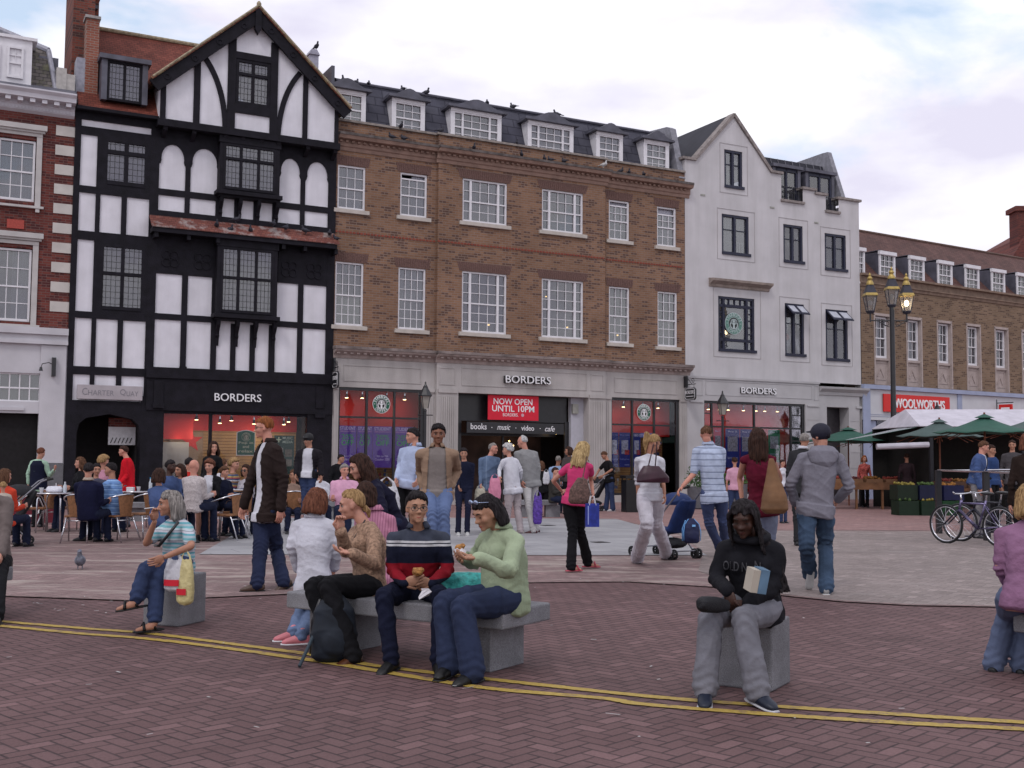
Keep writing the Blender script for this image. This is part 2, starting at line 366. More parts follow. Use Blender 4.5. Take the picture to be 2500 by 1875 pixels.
road_m = paving('setts', (.20, .165, .155), (.26, .215, .205), (.12, .10, .10), ang=55, unit=.1, wear=.2, dust=(.34, .31, .30), dustlo=.56, dusthi=.75)
slab_m, _t, _b = blank('grey_slabs', .7, .3)
_co = _t.nodes.new('ShaderNodeTexCoord'); _mp = _t.nodes.new('ShaderNodeMapping'); _mp.inputs['Rotation'].default_value = (0, 0, R(-27)); _t.links.new(_co.outputs['Object'], _mp.inputs['Vector'])
_br = _t.nodes.new('ShaderNodeTexBrick'); _br.inputs['Scale'].default_value = 1; _br.inputs['Brick Width'].default_value = .9; _br.inputs['Row Height'].default_value = .6
_br.inputs['Mortar Size'].default_value = .006; _br.inputs['Color1'].default_value = (.27, .27, .285, 1); _br.inputs['Color2'].default_value = (.33, .33, .345, 1); _br.inputs['Mortar'].default_value = (.15, .15, .16, 1)
_t.links.new(_mp.outputs[0], _br.inputs['Vector'])
_c = mixc(_t, 1., _br.outputs['Color'], ramp(_t, noisen(_t, _co.outputs['Object'], .9, 7, .65), .3, (.8,) * 3, .7, (1.15,) * 3), 'MULTIPLY')
_c = mixc(_t, 1., _c, ramp(_t, noisen(_t, _co.outputs['Object'], 90, 3), .3, (.85,) * 3, .7, (1.1,) * 3), 'MULTIPLY')
_t.links.new(_c, _b.inputs['Base Color'])
def sheet(name, pts, z, m, label=None, up_=True):
 mb = MB(); mb.add([(p[0], p[1], z) for p in pts], [tuple(range(len(pts)))]); o = mb.build(name, m)
 o['kind'] = 'structure'; return o
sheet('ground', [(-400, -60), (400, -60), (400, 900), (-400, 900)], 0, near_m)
BD = [(-30, 12.2), (-9, 11.9), (-4.87, 11.35), (-3.67, 11.1), (-1.5, 12.1), (.2, 13.0), (1.37, 13.18), (2.26, 12.69), (2.86, 11.93), (3.34, 11.45), (3.94, 11.19), (4.79, 11.12), (9, 11.0), (30, 12)]
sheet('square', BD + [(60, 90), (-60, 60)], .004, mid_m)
sheet('road', [(2.7, 12.3), (3.34, 11.5), (3.94, 11.24), (4.79, 11.17), (9, 11.05), (30, 12.05), (30, 27), (9.0, 23.2), (3.3, 23.0), (3.0, 17.6), (2.4, 14.5)], .008, road_m)
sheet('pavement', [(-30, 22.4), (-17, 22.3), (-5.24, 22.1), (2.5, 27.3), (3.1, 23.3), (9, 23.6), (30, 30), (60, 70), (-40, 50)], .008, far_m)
sheet('path', [(-4.51, 16.4), (.21, 16.68), (2.93, 16.9), (3.02, 22.38), (2.54, 27.26), (-1.5, 27.2), (-6.9, 26.4), (-5.24, 22.03)], .012, slab_m)
mb = MB()                                   # a thin worn brick edging along the boundary of the square
for a, b_ in zip(BD[1:-1], BD[2:]):
 a = Vector((*a, 0)); b_ = Vector((*b_, 0)); d = (b_ - a).normalized(); n_ = Vector((-d.y, d.x, 0)) * .035
 mb.add([a - n_ + Vector((0, 0, .014)), b_ - n_ + Vector((0, 0, .014)), b_ + n_ + Vector((0, 0, .014)), a + n_ + Vector((0, 0, .014))], [(0, 1, 2, 3)])
mb.build('kerb_edging', M('edging', (.20, .135, .13), .8, .4, 14))['kind'] = 'structure'
# double yellow line: ragged thermoplastic paint
def spline(P, n=14):
 P = [Vector((*p, 0)) for p in P]; out = []
 for i in range(len(P) - 1):
  p0, p1, p2, p3 = P[max(i - 1, 0)], P[i], P[i + 1], P[min(i + 2, len(P) - 1)]
  for k in range(n):
   t_ = k / n; out.append(.5 * ((2 * p1) + (p2 - p0) * t_ + (2 * p0 - 5 * p1 + 4 * p2 - p3) * t_ ** 2 + (3 * p1 - p0 - 3 * p2 + p3) * t_ ** 3))
 return out + [P[-1]]
ym, _t, _b = blank('yellow_paint', .6, .3)
_co = _t.nodes.new('ShaderNodeTexCoord'); _n1 = noisen(_t, _co.outputs['Object'], 7, 8, .75)
_c = ramp(_t, noisen(_t, _co.outputs['Object'], 40, 4), .3, (.33, .225, .04), .7, (.44, .315, .08))
_c = mixc(_t, ramp(_t, _n1, .54, (0, 0, 0), .64, (.85,) * 3), _c, (.15, .09, .085)); _t.links.new(_c, _b.inputs['Base Color'])
def yline(P, w):
 pts = spline(P); mb = MB(); L = []; rr = random.Random(len(P) * 3)
 for i in range(len(pts) - 1):
  d = (pts[i + 1] - pts[i]).normalized(); n_ = Vector((-d.y, d.x, 0)); m_ = max(1, int((pts[i + 1] - pts[i]).length / .03))
  for k in range(m_):
   p = pts[i].lerp(pts[i + 1], k / m_); L.append((p + n_ * (w / 2 + rr.uniform(-.006, .006)), p - n_ * (w / 2 + rr.uniform(-.006, .006))))
 vs = []
 for a, c in L: vs += [(a.x, a.y, .006), (c.x, c.y, .006)]
 mb.add(vs, [(2 * i, 2 * i + 1, 2 * i + 3, 2 * i + 2) for i in range(len(L) - 1)])
 o = mb.build('road_marking', ym); o['kind'] = 'structure'
yline([(-7.2, 10.9), (-5.6, 10.25), (-4.32, 9.66), (-3.47, 9.30), (-2.9, 9.08), (-2.31, 8.72), (-1.48, 8.19), (-.82, 7.68), (.24, 7.1), (.86, 6.79), (1.45, 6.58), (1.89, 6.45), (2.8, 6.2), (4.2, 5.9)], .082)
yline([(-7.2, 10.66), (-5.6, 10.0), (-4.23, 9.41), (-3.4, 9.03), (-2.85, 8.82), (-2.2, 8.46), (-1.29, 7.86), (-.35, 7.15), (-.01, 6.95), (.55, 6.74), (.83, 6.56), (1.82, 6.24), (2.73, 6.04), (4.2, 5.72)], .082)
# ================================================================ facade frame
AZ = R(62.6248); FD = Vector((math.sin(AZ), math.cos(AZ), 0)); FN = Vector((math.cos(AZ), -math.sin(AZ), 0))
FO = Vector((3.49936, 38.26234, 0)); FROT = math.pi / 2 - AZ
DCAM = -(FO.x * FN.x + FO.y * FN.y); SCAM = -(FO.x * FD.x + FO.y * FD.y)
def jx(x, off): k = (DCAM - off) / DCAM; return SCAM + (x - SCAM) * k      # a measurement taken on the wall plane, moved to a part that stands proud of it
def jz(z, off): k = (DCAM - off) / DCAM; return CAMH + (z - CAMH) * k
def bld(name, label, cat='building', off=(0, 0, 0), az=None, o=None):
 e = thing(name, label, cat, o or FO, FROT if az is None else math.pi / 2 - az); return e
white = M('white_paint', (.68, .67, .70), .5, .06, 6)
plaster = streak(M('white_plaster', (.66, .65, .70), .85, .07, 2.2, .25, 60), .08, 1.2)
black = M('black_timber', (.0085, .0075, .012), .7, .35, 5, .35, 30, spec=.2)
lead = M('lead', (.085, .085, .11), .5, .3, 3, .2, 20, spec=.4)
stone = streak(M('portland_stone', (.42, .395, .385), .85, .12, 1.1, .25, 40), .13, 1.3)
stone_d = M('weathered_stone', (.20, .165, .155), .9, .5, 2.6, .4, 30)
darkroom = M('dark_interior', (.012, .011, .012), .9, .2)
glass = glassmat('window_glass', (.60, .62, .66), .12, (.25, .25, .30), .12)
shopglass = glassmat('shop_glass', (.96, .96, .97), -.02, (.3, .3, .34), .0)
curtain = M('net_curtain', (.50, .50, .56), .9, .1, 20)
navyframe = M('navy_frame', (.012, .014, .035), .4, .2, 6)
redshop = M('red_fascia', (.55, .022, .02), .55, .12, 1.5)
lampglow = M('spot_glow', (1, .9, .6), .5, 0, emit=(1, .72, .35), es=14)
chrome = M('aluminium', (.62, .62, .66), .22, .1, 10, metal=1)
def slatmat():
 m, t, b = blank('slat_wall', .6, .3); co = t.nodes.new('ShaderNodeTexCoord'); sp = t.nodes.new('ShaderNodeSeparateXYZ'); t.links.new(co.outputs['Object'], sp.inputs[0])
 f = mathn(t, 'FRACT', mathn(t, 'DIVIDE', sp.outputs[2], .09)); c = mixc(t, mathn(t, 'LESS_THAN', f, .16), (.42, .25, .10), (.14, .07, .025))
 t.links.new(mixc(t, 1., c, ramp(t, noisen(t, co.outputs['Object'], 3, 4), .3, (.85,) * 3, .7, (1.1,) * 3), 'MULTIPLY'), b.inputs['Base Color']); return m
slat = slatmat()
def sash(parent, x0, x1, z0, z1, cols, rows, y=.10, fr=.055, bar=.022, meet=None, frame=None, gl=None, drape=None, sidelights=None, top_open=0, name='window', label=None):
 """a sash window: frame with glazing bars, its pane and its curtain as sub-parts"""
 mb = MB(); mb.box(x0, x0 + fr, y - .05, y + .04, z0, z1).box(x1 - fr, x1, y - .05, y + .04, z0, z1)
 mb.box(x0 + fr, x1 - fr, y - .05, y + .04, z1 - fr, z1).box(x0 + fr, x1 - fr, y - .06, y + .04, z0, z0 + fr * 1.2)
 def grid(a, b, c, d, nc, nr, yy):
  for i in range(1, nc): xx = a + (b - a) * i / nc; mb.box(xx - bar / 2, xx + bar / 2, yy - .012, yy + .012, c, d)
  for i in range(1, nr): zz = c + (d - c) * i / nr; mb.box(a, b, yy - .014, yy + .010, zz - bar / 2, zz + bar / 2)
 zc, zd = z0 + fr * 1.2, z1 - fr
 bays = [(x0 + fr, x1 - fr, cols)]
 if sidelights:
  s_ = (x1 - x0) * sidelights; mw = fr * 1.3
  mb.box(x0 + s_ - mw / 2, x0 + s_ + mw / 2, y - .05, y + .04, zc, zd).box(x1 - s_ - mw / 2, x1 - s_ + mw / 2, y - .05, y + .04, zc, zd)
  bays = [(x0 + fr, x0 + s_ - mw / 2, 1 if cols < 4 else 1), (x0 + s_ + mw / 2, x1 - s_ - mw / 2, 3), (x1 - s_ + mw / 2, x1 - fr, 1)]
 mz = z0 + (z1 - z0) * (meet if meet else .48)
 for a, b, nc in bays:
  r1 = rows // 2 if rows > 1 else 1
  if rows > 1:
   mb.box(a, b, y - .035, y + .03, mz - .022, mz + .022)
   grid(a, b, zc, mz - .02, nc, r1, y + .012); grid(a, b, mz + .02, zd - top_open, nc, rows - r1, y - .008)
   if top_open: mb.box(a, b, y - .03, y + .01, zd - top_open - .02, zd - top_open + .025)
  else: grid(a, b, zc, zd, nc, 1, y)
 o = mb.build(name, frame or white, parent)
 if label: o['label'] = label
 g = MB(); g.box(x0 + fr, x1 - fr, y + .014, y + .018, zc, zd - top_open); g.build('pane', gl or glass, o)
 if drape:
  c = MB(); rr = random.Random(int(x0 * 100 + z0 * 7))
  spans = {'full': [(0, 1)], 'sides': [(0, .34), (.66, 1)], 'left': [(0, .45)], 'right': [(.5, 1)], 'blind': [(0, 1)]}[drape]
  for a, b in spans:
   xa = x0 + fr + (x1 - x0 - 2 * fr) * a; xb = x0 + fr + (x1 - x0 - 2 * fr) * b; n = max(6, int((xb - xa) / .025)); pv = None; vs = []
   zb = zc if drape != 'blind' else zc + (zd - zc) * .45
   for k in range(n + 1):
    xx = xa + (xb - xa) * k / n; yy = y + .10 + .018 * math.sin(k * 1.9 + rr.random() * .8)
    vs += [(xx, yy, zb), (xx, yy, zd)]
   c.add(vs, [(2 * k, 2 * k + 2, 2 * k + 3, 2 * k + 1) for k in range(n)])
  c.build('curtain', curtain, o)
 return o
def logo(parent, cx, cz, r, y, figure_mat, green, name='logo'):
 """round coffee house sign: green ring with white lettering about a crowned long-haired figure"""
 mb = MB(); mb.mat(0).disc((cx, cz), r, y - .012, y)
 mb.mat(1).disc((cx, cz), r * .95, y - .016, y - .012, r2=r * .60)
 mb.mat(2).disc((cx, cz), r * .56, y - .016, y - .012)
 q = r * .56; Y0, Y1 = y - .022, y - .016; mb.mat(0)
 P = lambda pts: mb.prism([(cx + a * q, cz + b * q) for a, b in pts], Y0, Y1)
 P([(-.22, -.9), (.22, -.9), (.16, -.3), (.26, .1), (-.26, .1), (-.16, -.3)])           # body
 mb.disc((cx, cz + .32 * q), .2 * q, Y0, Y1, 12)                                       # face
 P([(-.2, .52), (.2, .52), (.28, .74), (.1, .64), (0, .84), (-.1, .64), (-.28, .74)])       # crown
 for s_ in (-1, 1):
  for a in range(3):
   rr_ = .3 + a * .14; pts = []
   for k in range(9):
    an = math.pi * (.05 + .85 * k / 8); pts.append((s_ * (rr_ * math.sin(an) + .06), .42 + rr_ * math.cos(an) * .55 - .25 * k / 8))
   for u_, v_ in zip(pts, pts[1:]): mb.beam(cx + u_[0] * q, cz + u_[1] * q, cx + v_[0] * q, cz + v_[1] * q, .055 * q, Y0, Y1)
  tail = [(s_ * .3, -.85), (s_ * .62, -.6), (s_ * .74, -.2), (s_ * .66, .12)]
  for u_, v_ in zip(tail, tail[1:]): mb.beam(cx + u_[0] * q, cz + u_[1] * q, cx + v_[0] * q, cz + v_[1] * q, .17 * q, Y0, Y1)
  mb.disc((cx + s_ * r * .775, cz), r * .05, Y0, Y1, 5)
 o = mb.build(name, [figure_mat, green, M('sign_black', (.01, .012, .012), .4, 0)], parent)
 for word, a0, a1, flip in (('STARBUCKS', 158, 22, 1), ('COFFEE', 222, 318, -1)):
  n = len(word)
  for k, ch in enumerate(word):
   an = R(a0 + (a1 - a0) * k / (n - 1)); rr_ = r * .775
   cu = bpy.data.curves.new('c', 'FONT'); cu.body = ch; cu.size = r * .38; cu.align_x = 'CENTER'; cu.align_y = 'CENTER'; cu.resolution_u = 2; cu.offset = r * .006
   to = bpy.data.objects.new('c', cu); C.objects.link(to); me = bpy.data.meshes.new_from_object(to.evaluated_get(bpy.context.evaluated_depsgraph_get()))
   bpy.data.objects.remove(to); bpy.data.curves.remove(cu)
   rot = an - math.pi / 2 if flip == 1 else an + math.pi / 2
   me.transform(Matrix.Translation((cx + rr_ * math.cos(an), y - .02, cz + rr_ * math.sin(an))) @ Matrix.Rotation(-rot, 4, 'Y') @ Matrix.Rotation(math.pi / 2, 4, 'X'))
   L_ = bm_join.setdefault(o.name + word, []); L_.append(me)
  bmj = bmesh.new()
  for me in bm_join.pop(o.name + word): bmj.from_mesh(me); bpy.data.meshes.remove(me)
  me = bpy.data.meshes.new('lettering'); bmj.to_mesh(me); bmj.free(); link('lettering', me, figure_mat, o)
 return o
bm_join = {}
signwhite = M('sign_white', (.78, .78, .80), .5, .04)
green_s = M('sign_green', (.006, .10, .055), .45, .08)
# ================================================================ left brick building with white quoins
redbrick = brickmat('dark_red_brick', (.125, .031, .027), (.165, .045, .036), (.14, .085, .075), .215, .07, .009, (.06, .02, .022), .3)
slate = tilemat('slate', (.055, .055, .075), (.085, .085, .105), .26, .16, (.025, .025, .035))
mossslate = tilemat('mossy_slate', (.085, .075, .075), (.17, .15, .14), .2, .11, (.02, .02, .02), patch=(.16, .16, .09))
lb = bld('brick_building', 'dark red brick building with pale quoins and stone ground floor at the left edge')
mb = MB(); LX0 = -24.5
wall(mb, LX0, -17.47, 4.8, 10.7, [(-19.36, -18.42, 8.22, 9.9), (-19.36, -18.42, 4.98, 6.95), (-21.9, -20.95, 8.22, 9.9), (-21.9, -20.95, 4.98, 6.95)])
mb.build('wall', redbrick, lb)
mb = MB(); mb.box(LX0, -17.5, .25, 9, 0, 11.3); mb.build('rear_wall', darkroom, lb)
mb = MB()
wall(mb, LX0, -17.47, 0, 4.8, [(-19.9, -18.13, 0, 2.55), (-19.6, -18.13, 2.86, 3.62)], y=-.02, rev=.2)
for z0, z1, p in ((4.66, 4.84, .16), (4.5, 4.66, .08), (4.40, 4.5, .12), (2.62, 2.7, .05)): mb.box(LX0, -17.47, -.02 - p, -.021, z0, z1) if z0 > 3 else mb.box(-19.6, -18.5, -.02 - p, -.021, z0, z1)
mb.box(-18.13, -17.5, -.06, -.021, 1.24, 4.38)
mb.build('stone_front', M('pale_stone', (.50, .49, .52), .85, .1, 1.5, .2, 50), lb)
MB().box(-18.15, -17.48, -.09, -.061, 0, 1.23).build('plinth', M('grey_stone', (.12, .12, .13), .8, .15), lb)
mb = MB()
for i in range(16):
 z = 10.12 - i * .535
 if z < 4.9: break
 MB().box(-17.95, -17.468, -.025, .05, z, z + .275).build('quoin', M('quoin_white', (.50, .47, .44), .8, .1, 3), lb)
mb = MB()                                       # cornice with modillions
cw = M('cornice_white', (.55, .54, .58), .7, .08, 3)
mb.prismx([(0, 10.62), (-.10, 10.68), (-.12, 10.80), (-.14, 10.82), (-.14, 10.92), (-.42, 10.95), (-.44, 11.06), (-.52, 11.14), (-.52, 11.18), (0, 11.18)], LX0, -17.5)
for i in range(22): x = -17.75 - i * .30; mb.box(x, x + .13, -.38, -.141, 10.84, 10.94)
for i in range(70): x = -17.62 - i * .085; mb.box(x, x + .045, -.135, -.105, 10.70, 10.76)
mb.build('cornice', cw, lb)
MB().prismx([(-.5, 11.182), (.1, 11.45), (.5, 11.45), (.5, 11.182)], LX0, -17.5).build('gutter', lead, lb)
sf = M('stone_surround', (.46, .44, .43), .8, .1, 3, .1)
for xx in (-19.42, -21.98):
 for z0, z1, hood in ((8.10, 10.0, 10.15), (4.9, 7.05, 7.22)):
  mb = MB(); x1 = xx + 1.10
  mb.box(xx - .06, xx + .06, -.04, .02, z0, z1 + .0).box(x1 - .1, x1 + .04, -.04, .02, z0, z1).box(xx - .06, x1 + .04, -.05, .02, z1, z1 + .1)
  mb.box(xx - .14, x1 + .14, -.16, .0, hood, hood + .14).box(xx - .1, x1 + .1, -.1, .0, hood - .06, hood).box(xx - .12, x1 + .12, -.1, .0, z0 - .06, z0)
  mb.box(x1 - .08, x1 + .02, -.08, 0, z0 - .16, z0 - .06)
  mb.build('window_surround', sf, lb)
 sash(lb, xx + .07, xx + .98, 8.23, 9.88, 3, 4, drape='full'); sash(lb, xx + .07, xx + .98, 4.99, 6.93, 3, 4, drape='right')
mb = MB().box(-19.6, -18.13, .05, .1, 2.86, 2.9).box(-19.6, -18.13, .05, .1, 3.2, 3.24).box(-19.6, -18.13, .05, .1, 3.58, 3.62)
for i in range(7): x = -19.6 + i * .245; mb.box(x - .015, x + .015, .06, .09, 2.86, 3.62)
fw_ = mb.build('fanlight', white, lb); MB().box(-19.6, -18.13, .11, .12, 2.86, 3.62).build('pane', glass, fw_)
mb = MB()
for i in range(6): mb.box(-19.85 + i * .3, -19.63 + i * .3, .3, .34, .1, 2.4)
mb.build('door', M('dark_door', (.03, .025, .03), .4, .2), lb)
MB().box(-19.08, -18.66, -.03, 0, 7.46, 7.70).build('vent', M('terracotta_vent', (.35, .06, .045), .7, .2, 30), lb)
mb = MB()                                       # mansard: steep slope with hipped right end
lbr = [(LX0, -.0, 11.3), (-17.95, -.0, 11.3), (-18.15, .9, 12.75), (LX0, .9, 12.75)]
mb.add([(LX0, .15, 11.35), (-17.98, .15, 11.35), (-18.18, .7, 12.62), (LX0, .7, 12.62), (-17.98, 6, 11.35), (-18.18, 5.4, 12.62), (-21.8, 3.2, 14.6), (LX0, 3.2, 14.6)],
 [(0, 1, 2, 3), (1, 4, 5, 2), (3, 2, 6, 7), (2, 5, 6)])
rf = mb.build('roof', mossslate, lb)
mb = MB(); mb.tube([(LX0 - 1, 1.9, 14.9), (-21.8, 3.2, 14.62)], .07); mb.tube([(-21.8, 3.2, 14.62), (-18.16, .68, 12.66)], .085); mb.tube([(-18.16, .68, 12.66), (-17.97, .13, 11.38)], .07); mb.build('flashing', M('pale_lead', (.28, .28, .33), .5, .2), rf)
d = MB(); d.box(-19.98, -18.62, -.05, .9, 11.36, 12.58); d.box(-20.05, -18.5, -.12, 1.2, 12.58, 12.66)
dm = d.build('dormer', white, lb); sash(lb, -19.23, -18.83, 11.5, 12.36, 2, 3, y=-.06, name='window', drape=None); sash(lb, -19.9, -19.4, 11.5, 12.36, 2, 3, y=-.06)
MB().box(-17.98, -17.72, .1, .5, 11.3, 12.04).box(-17.72, -17.5, .12, .5, 11.3, 11.9).build('parapet', M('render_pale', (.42, .40, .38), .85, .15), lb)
MB().box(-18.4, -17.9, .6, 1.2, 11.4, 12.45).build('lead_box', lead, lb)
# wall light bracket
wl = thing('wall_lamp', 'black bracket lamp with downward spotlight on pale stone pilaster', 'lamp', FO, FROT)
MB().box(-17.86, -17.76, -.2, -.062, 3.55, 4.05).build('bracket', M('black_metal', (.015, .015, .018), .35, .2, 8, spec=.5), wl)
MB().tube([(-17.8, -.12, 3.85), (-17.95, -.3, 3.9), (-18.12, -.42, 3.85), (-18.15, -.45, 3.75)], .012).lathe([(.03, 0), (.05, -.1)], (-18.15, -.45, 3.76), 8).build('spotlight', MATS['black_metal'], wl)
blackm = MATS['black_metal']
# ================================================================ half-timbered building
tb = bld('timbered_building', 'black and white half-timbered building with steep gable and oriel windows')
leaded = glassmat('leaded_glass', (.4, .42, .48), .14, (.20, .20, .25), .30)
def leadwin(parent, x0, x1, z0, z1, lights, y, transom=None, fw=.085, topfrac=.28, drape=None):
 mb = MB(); mb.box(x0, x0 + fw, y - .05, y + .05, z0, z1).box(x1 - fw, x1, y - .05, y + .05, z0, z1).box(x0 + fw, x1 - fw, y - .05, y + .05, z1 - fw, z1).box(x0 + fw, x1 - fw, y - .07, y + .05, z0, z0 + fw)
 W = x1 - x0; tz = z1 - (z1 - z0) * topfrac
 for i in range(1, lights): x = x0 + W * i / lights; mb.box(x - fw / 2, x + fw / 2, y - .045, y + .05, z0 + fw, z1 - fw)
 if transom: mb.box(x0 + fw, x1 - fw, y - .055, y + .05, tz - fw / 2, tz + fw / 2)
 o = mb.build('window', black, parent)
 g = MB().box(x0 + fw, x1 - fw, y + .0, y + .006, z0 + fw, z1 - fw); pn = g.build('pane', leaded, o)
 l = MB(); cw_ = (W / lights - fw)
 for i in range(lights):
  a = x0 + W * i / lights + fw / 2
  for k in range(1, 4): l.box(a + cw_ * k / 4 - .006 + .0, a + cw_ * k / 4 + .006, y - .008, y - .001, z0 + fw, z1 - fw)
 n = int((z1 - z0) / .16)
 for k in range(1, n): zz = z0 + (z1 - z0) * k / n; l.box(x0 + fw, x1 - fw, y - .008, y - .001, zz - .005, zz + .005)
 l.build('lead_came', M('came', (.03, .03, .035), .5, .1), o)
 if drape:
  c = MB(); 
  for a, b in ((0, .3), (.7, 1)):
   n = 10; xa = x0 + fw + (W - 2 * fw) * a; xb = x0 + fw + (W - 2 * fw) * b; vs = []
   for k in range(n + 1):
    f_ = k / n; xx = xa + (xb - xa) * f_; inner = f_ if a == 0 else 1 - f_
    vs += [(xx, y + .1 + .015 * math.sin(k * 2), z0 + fw + (z1 - z0) * .6 * inner ** 1.5), (xx, y + .1 + .015 * math.sin(k * 2), z1 - fw)]
   c.add(vs, [(2 * k, 2 * k + 2, 2 * k + 3, 2 * k + 1) for k in range(n)])
  c.build('curtain', curtain, o)
 return o
TX0, TXM, TX1 = -17.47, -15.36, -10.02
mb = MB()                                        # plaster walls
wall(mb, TX0, TXM, 2.9, 10.75, [(-16.71, -15.5, 8.93, 10.24), (-16.71, -15.52, 5.45, 7.28)], y=0)
wall(mb, TXM, TX1, 3.7, 10.8, [(-13.5, -11.75, 5.5, 7.6), (-13.5, -11.75, 9.1, 10.6)], y=0)
mb.build('wall', plaster, tb)
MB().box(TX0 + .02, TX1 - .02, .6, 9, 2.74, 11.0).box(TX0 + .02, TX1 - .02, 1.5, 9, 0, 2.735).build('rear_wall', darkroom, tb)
mb = MB(); y0 = -.045
B_ = lambda x0, x1, z0, z1, p=.0: mb.box(x0, x1, y0 - p, .01, z0, z1)
# wing
B_(TX0, -17.31, 2.9, 10.75, .004); B_(-15.46, -15.22, 2.6, 10.95, .008)
for z0, z1 in ((10.24, 10.47), (8.63, 8.82), (7.33, 7.57), (5.18, 5.36), (3.64, 3.86)): B_(-17.31, -15.46, z0, z1, .002)
B_(TX0, TXM, 10.66, 10.9, .006)
B_(-16.88, -16.76, 3.05, 10.24); B_(-16.2, -16.06, 7.57, 8.63); B_(-16.2, -16.06, 3.05, 5.18)
# gable storeys
for z0, z1, h0, h1 in ((8.82, 10.24, 8.93, 10.24), (5.36, 7.33, 5.45, 7.28)): B_(-16.76, -16.71, z0, z1, .003); B_(-15.52, -15.46, z0, z1, .003); B_(-16.71, -15.52, z0, h0, .003); B_(-16.71, -15.52, h1, z1 + .001, .003)
for x in (-14.48, -11.1): B_(x, x + .13, 9.7, 10.84, .002)
for z0, z1 in ((8.8, 8.98), (5.27, 5.44)): B_(-15.22, -13.5, z0, z1, .002); B_(-11.8, -10.1, z0, z1, .002)
B_(-15.22, -10.02, 8.16, 8.36, .003)
B_(-10.26, -10.02, 2.4, 10.9, .006)
for x in (-14.42, -11.05): B_(x - .08, x + .08, 3.9, 5.27); B_(x - .08, x + .08, 5.44, 6.6); B_(x - .07, x + .07, 8.3, 9.9)
B_(-13.66, -13.5, 3.9, 8.3, .001); B_(-11.98, -11.80, 3.9, 5.3, .001); B_(-13.62, -13.5, 8.3, 9.1); B_(-11.96, -11.84, 8.3, 9.1)
for x in (-13.02, -12.46): B_(x - .075, x + .075, 3.9, 5.27); B_(x - .06, x + .06, 8.3, 8.9)
B_(-15.22, -13.5, 6.57, 7.9, .001); B_(-11.75, -10.26, 6.58, 7.9, .001)
for x in (-14.42, -11.05): mb.box(x - .1, x + .1, -.09, -.05, 3.9, 3.97)
# arched braces with scalloped heads under the gable jetty
def arch(x0, x1, zt, zs):
 n = 12; c = (x0 + x1) / 2; r = (x1 - x0) / 2 * .86; pts = [(x0, 10.85), (x0, zs - .07), (x0 + .03, zs - .10), (x0 + .06, zs)]
 for k in range(n + 1): a = math.pi * (1 - k / n); pts.append((c + r * math.cos(a), zs + .06 + (zt - zs - .06) * math.sin(a)))
 pts += [(x1 - .06, zs), (x1 - .03, zs - .10), (x1, zs - .07), (x1, 10.85)]
 mb.prism(pts[::-1], -.05, .01)
for a in ((-15.22, -14.48, 10.28, 9.8), (-14.36, -13.55, 10.28, 9.8), (-11.78, -11.1, 10.33, 9.85), (-10.98, -10.24, 10.33, 9.85)): arch(*a)
mb.build('timber_frame', black, tb)
# carved panels under the pentice roof: raised quatrefoils
for x in (-14.85, -13.95, -11.42, -10.65):
 mb = MB()
 for k in range(4): a = math.pi / 4 + k * math.pi / 2; mb.disc((x + .15 * math.cos(a), 7.0 + .15 * math.sin(a)), .13, -.075, -.047, 14, .10)
 mb.build('carving', black, tb)
# oriel windows
def oriel(x0, x1, z0, z1, off, lights, top):
 o_ = off; X0, X1, Z0, Z1 = jx(x0, o_), jx(x1, o_), jz(z0, o_), jz(z1, o_)
 mb = MB(); mb.box(X0, X0 + .13, -o_, 0, Z0 - .12, Z1).box(X1 - .13, X1, -o_, 0, Z0 - .12, Z1).box(X0 - .03, X1 + .03, -o_ - .03, 0, Z1, Z1 + .2)
 mb.box(X0 - .08, X1 + .08, -o_ - .1, 0, Z0 - .16, Z0 - .05).box(X0 + .13, X1 - .13, -o_, 0, Z0 - .05, Z0 + .02).box(X0, X1, -o_ + .02, 0, Z0 - .22, Z0 - .16)
 for x in (x0 + .05, x0 + .6, x1 - .62, x1 - .07):
  xx = jx(x, .1); mb.prismx([(-.05, Z0 - .95), (-.05, Z0 - .22), (-o_ + .03, Z0 - .22), (-o_ + .05, Z0 - .36), (-.12, Z0 - .55), (-.1, Z0 - .62), (-.14, Z0 - .66), (-.09, Z0 - .72)], xx - .05, xx + .05)
 o = mb.build('oriel', black, tb)
 leadwin(o, X0 + .1, X1 - .1, Z0, Z1, lights, -o_ + .04, True, .075, top)
oriel(-13.52, -11.76, 5.6, 7.52, .32, 3, .47); oriel(-13.52, -11.76, 9.2, 10.56, .32, 3, .33)
leadwin(tb, -16.71, -15.5, 8.93, 10.24, 2, .0, True, .11, .30, drape=True); leadwin(tb, -16.71, -15.52, 5.45, 7.28, 2, .0, True, .09, .45)
# pentice roof
redtile = tilemat('red_tiles', (.125, .030, .020), (.19, .052, .035), .15, .085, (.05, .015, .012))
pentile = tilemat('mossed_tiles', (.15, .05, .042), (.22, .08, .06), .12, .075, (.05, .02, .018), patch=(.34, .30, .29))
mb = MB(); mb.prismx([(.0, 8.24), (-.50, 7.82), (-.50, 7.79), (.0, 8.16)], jx(-15.40, .3), jx(-9.93, .3)); pr = mb.build('pentice_roof', pentile, tb)
mb = MB(); mb.box(jx(-15.36, .4), jx(-9.96, .4), -.47, .0, 7.66, 7.785)
for x in (-15.3, -14.42, -13.6, -11.7, -11.05, -10.1): mb.box(x - .05, x + .05, -.42, 0, 7.52, 7.66)
mb.build('pentice_beam', black, tb)
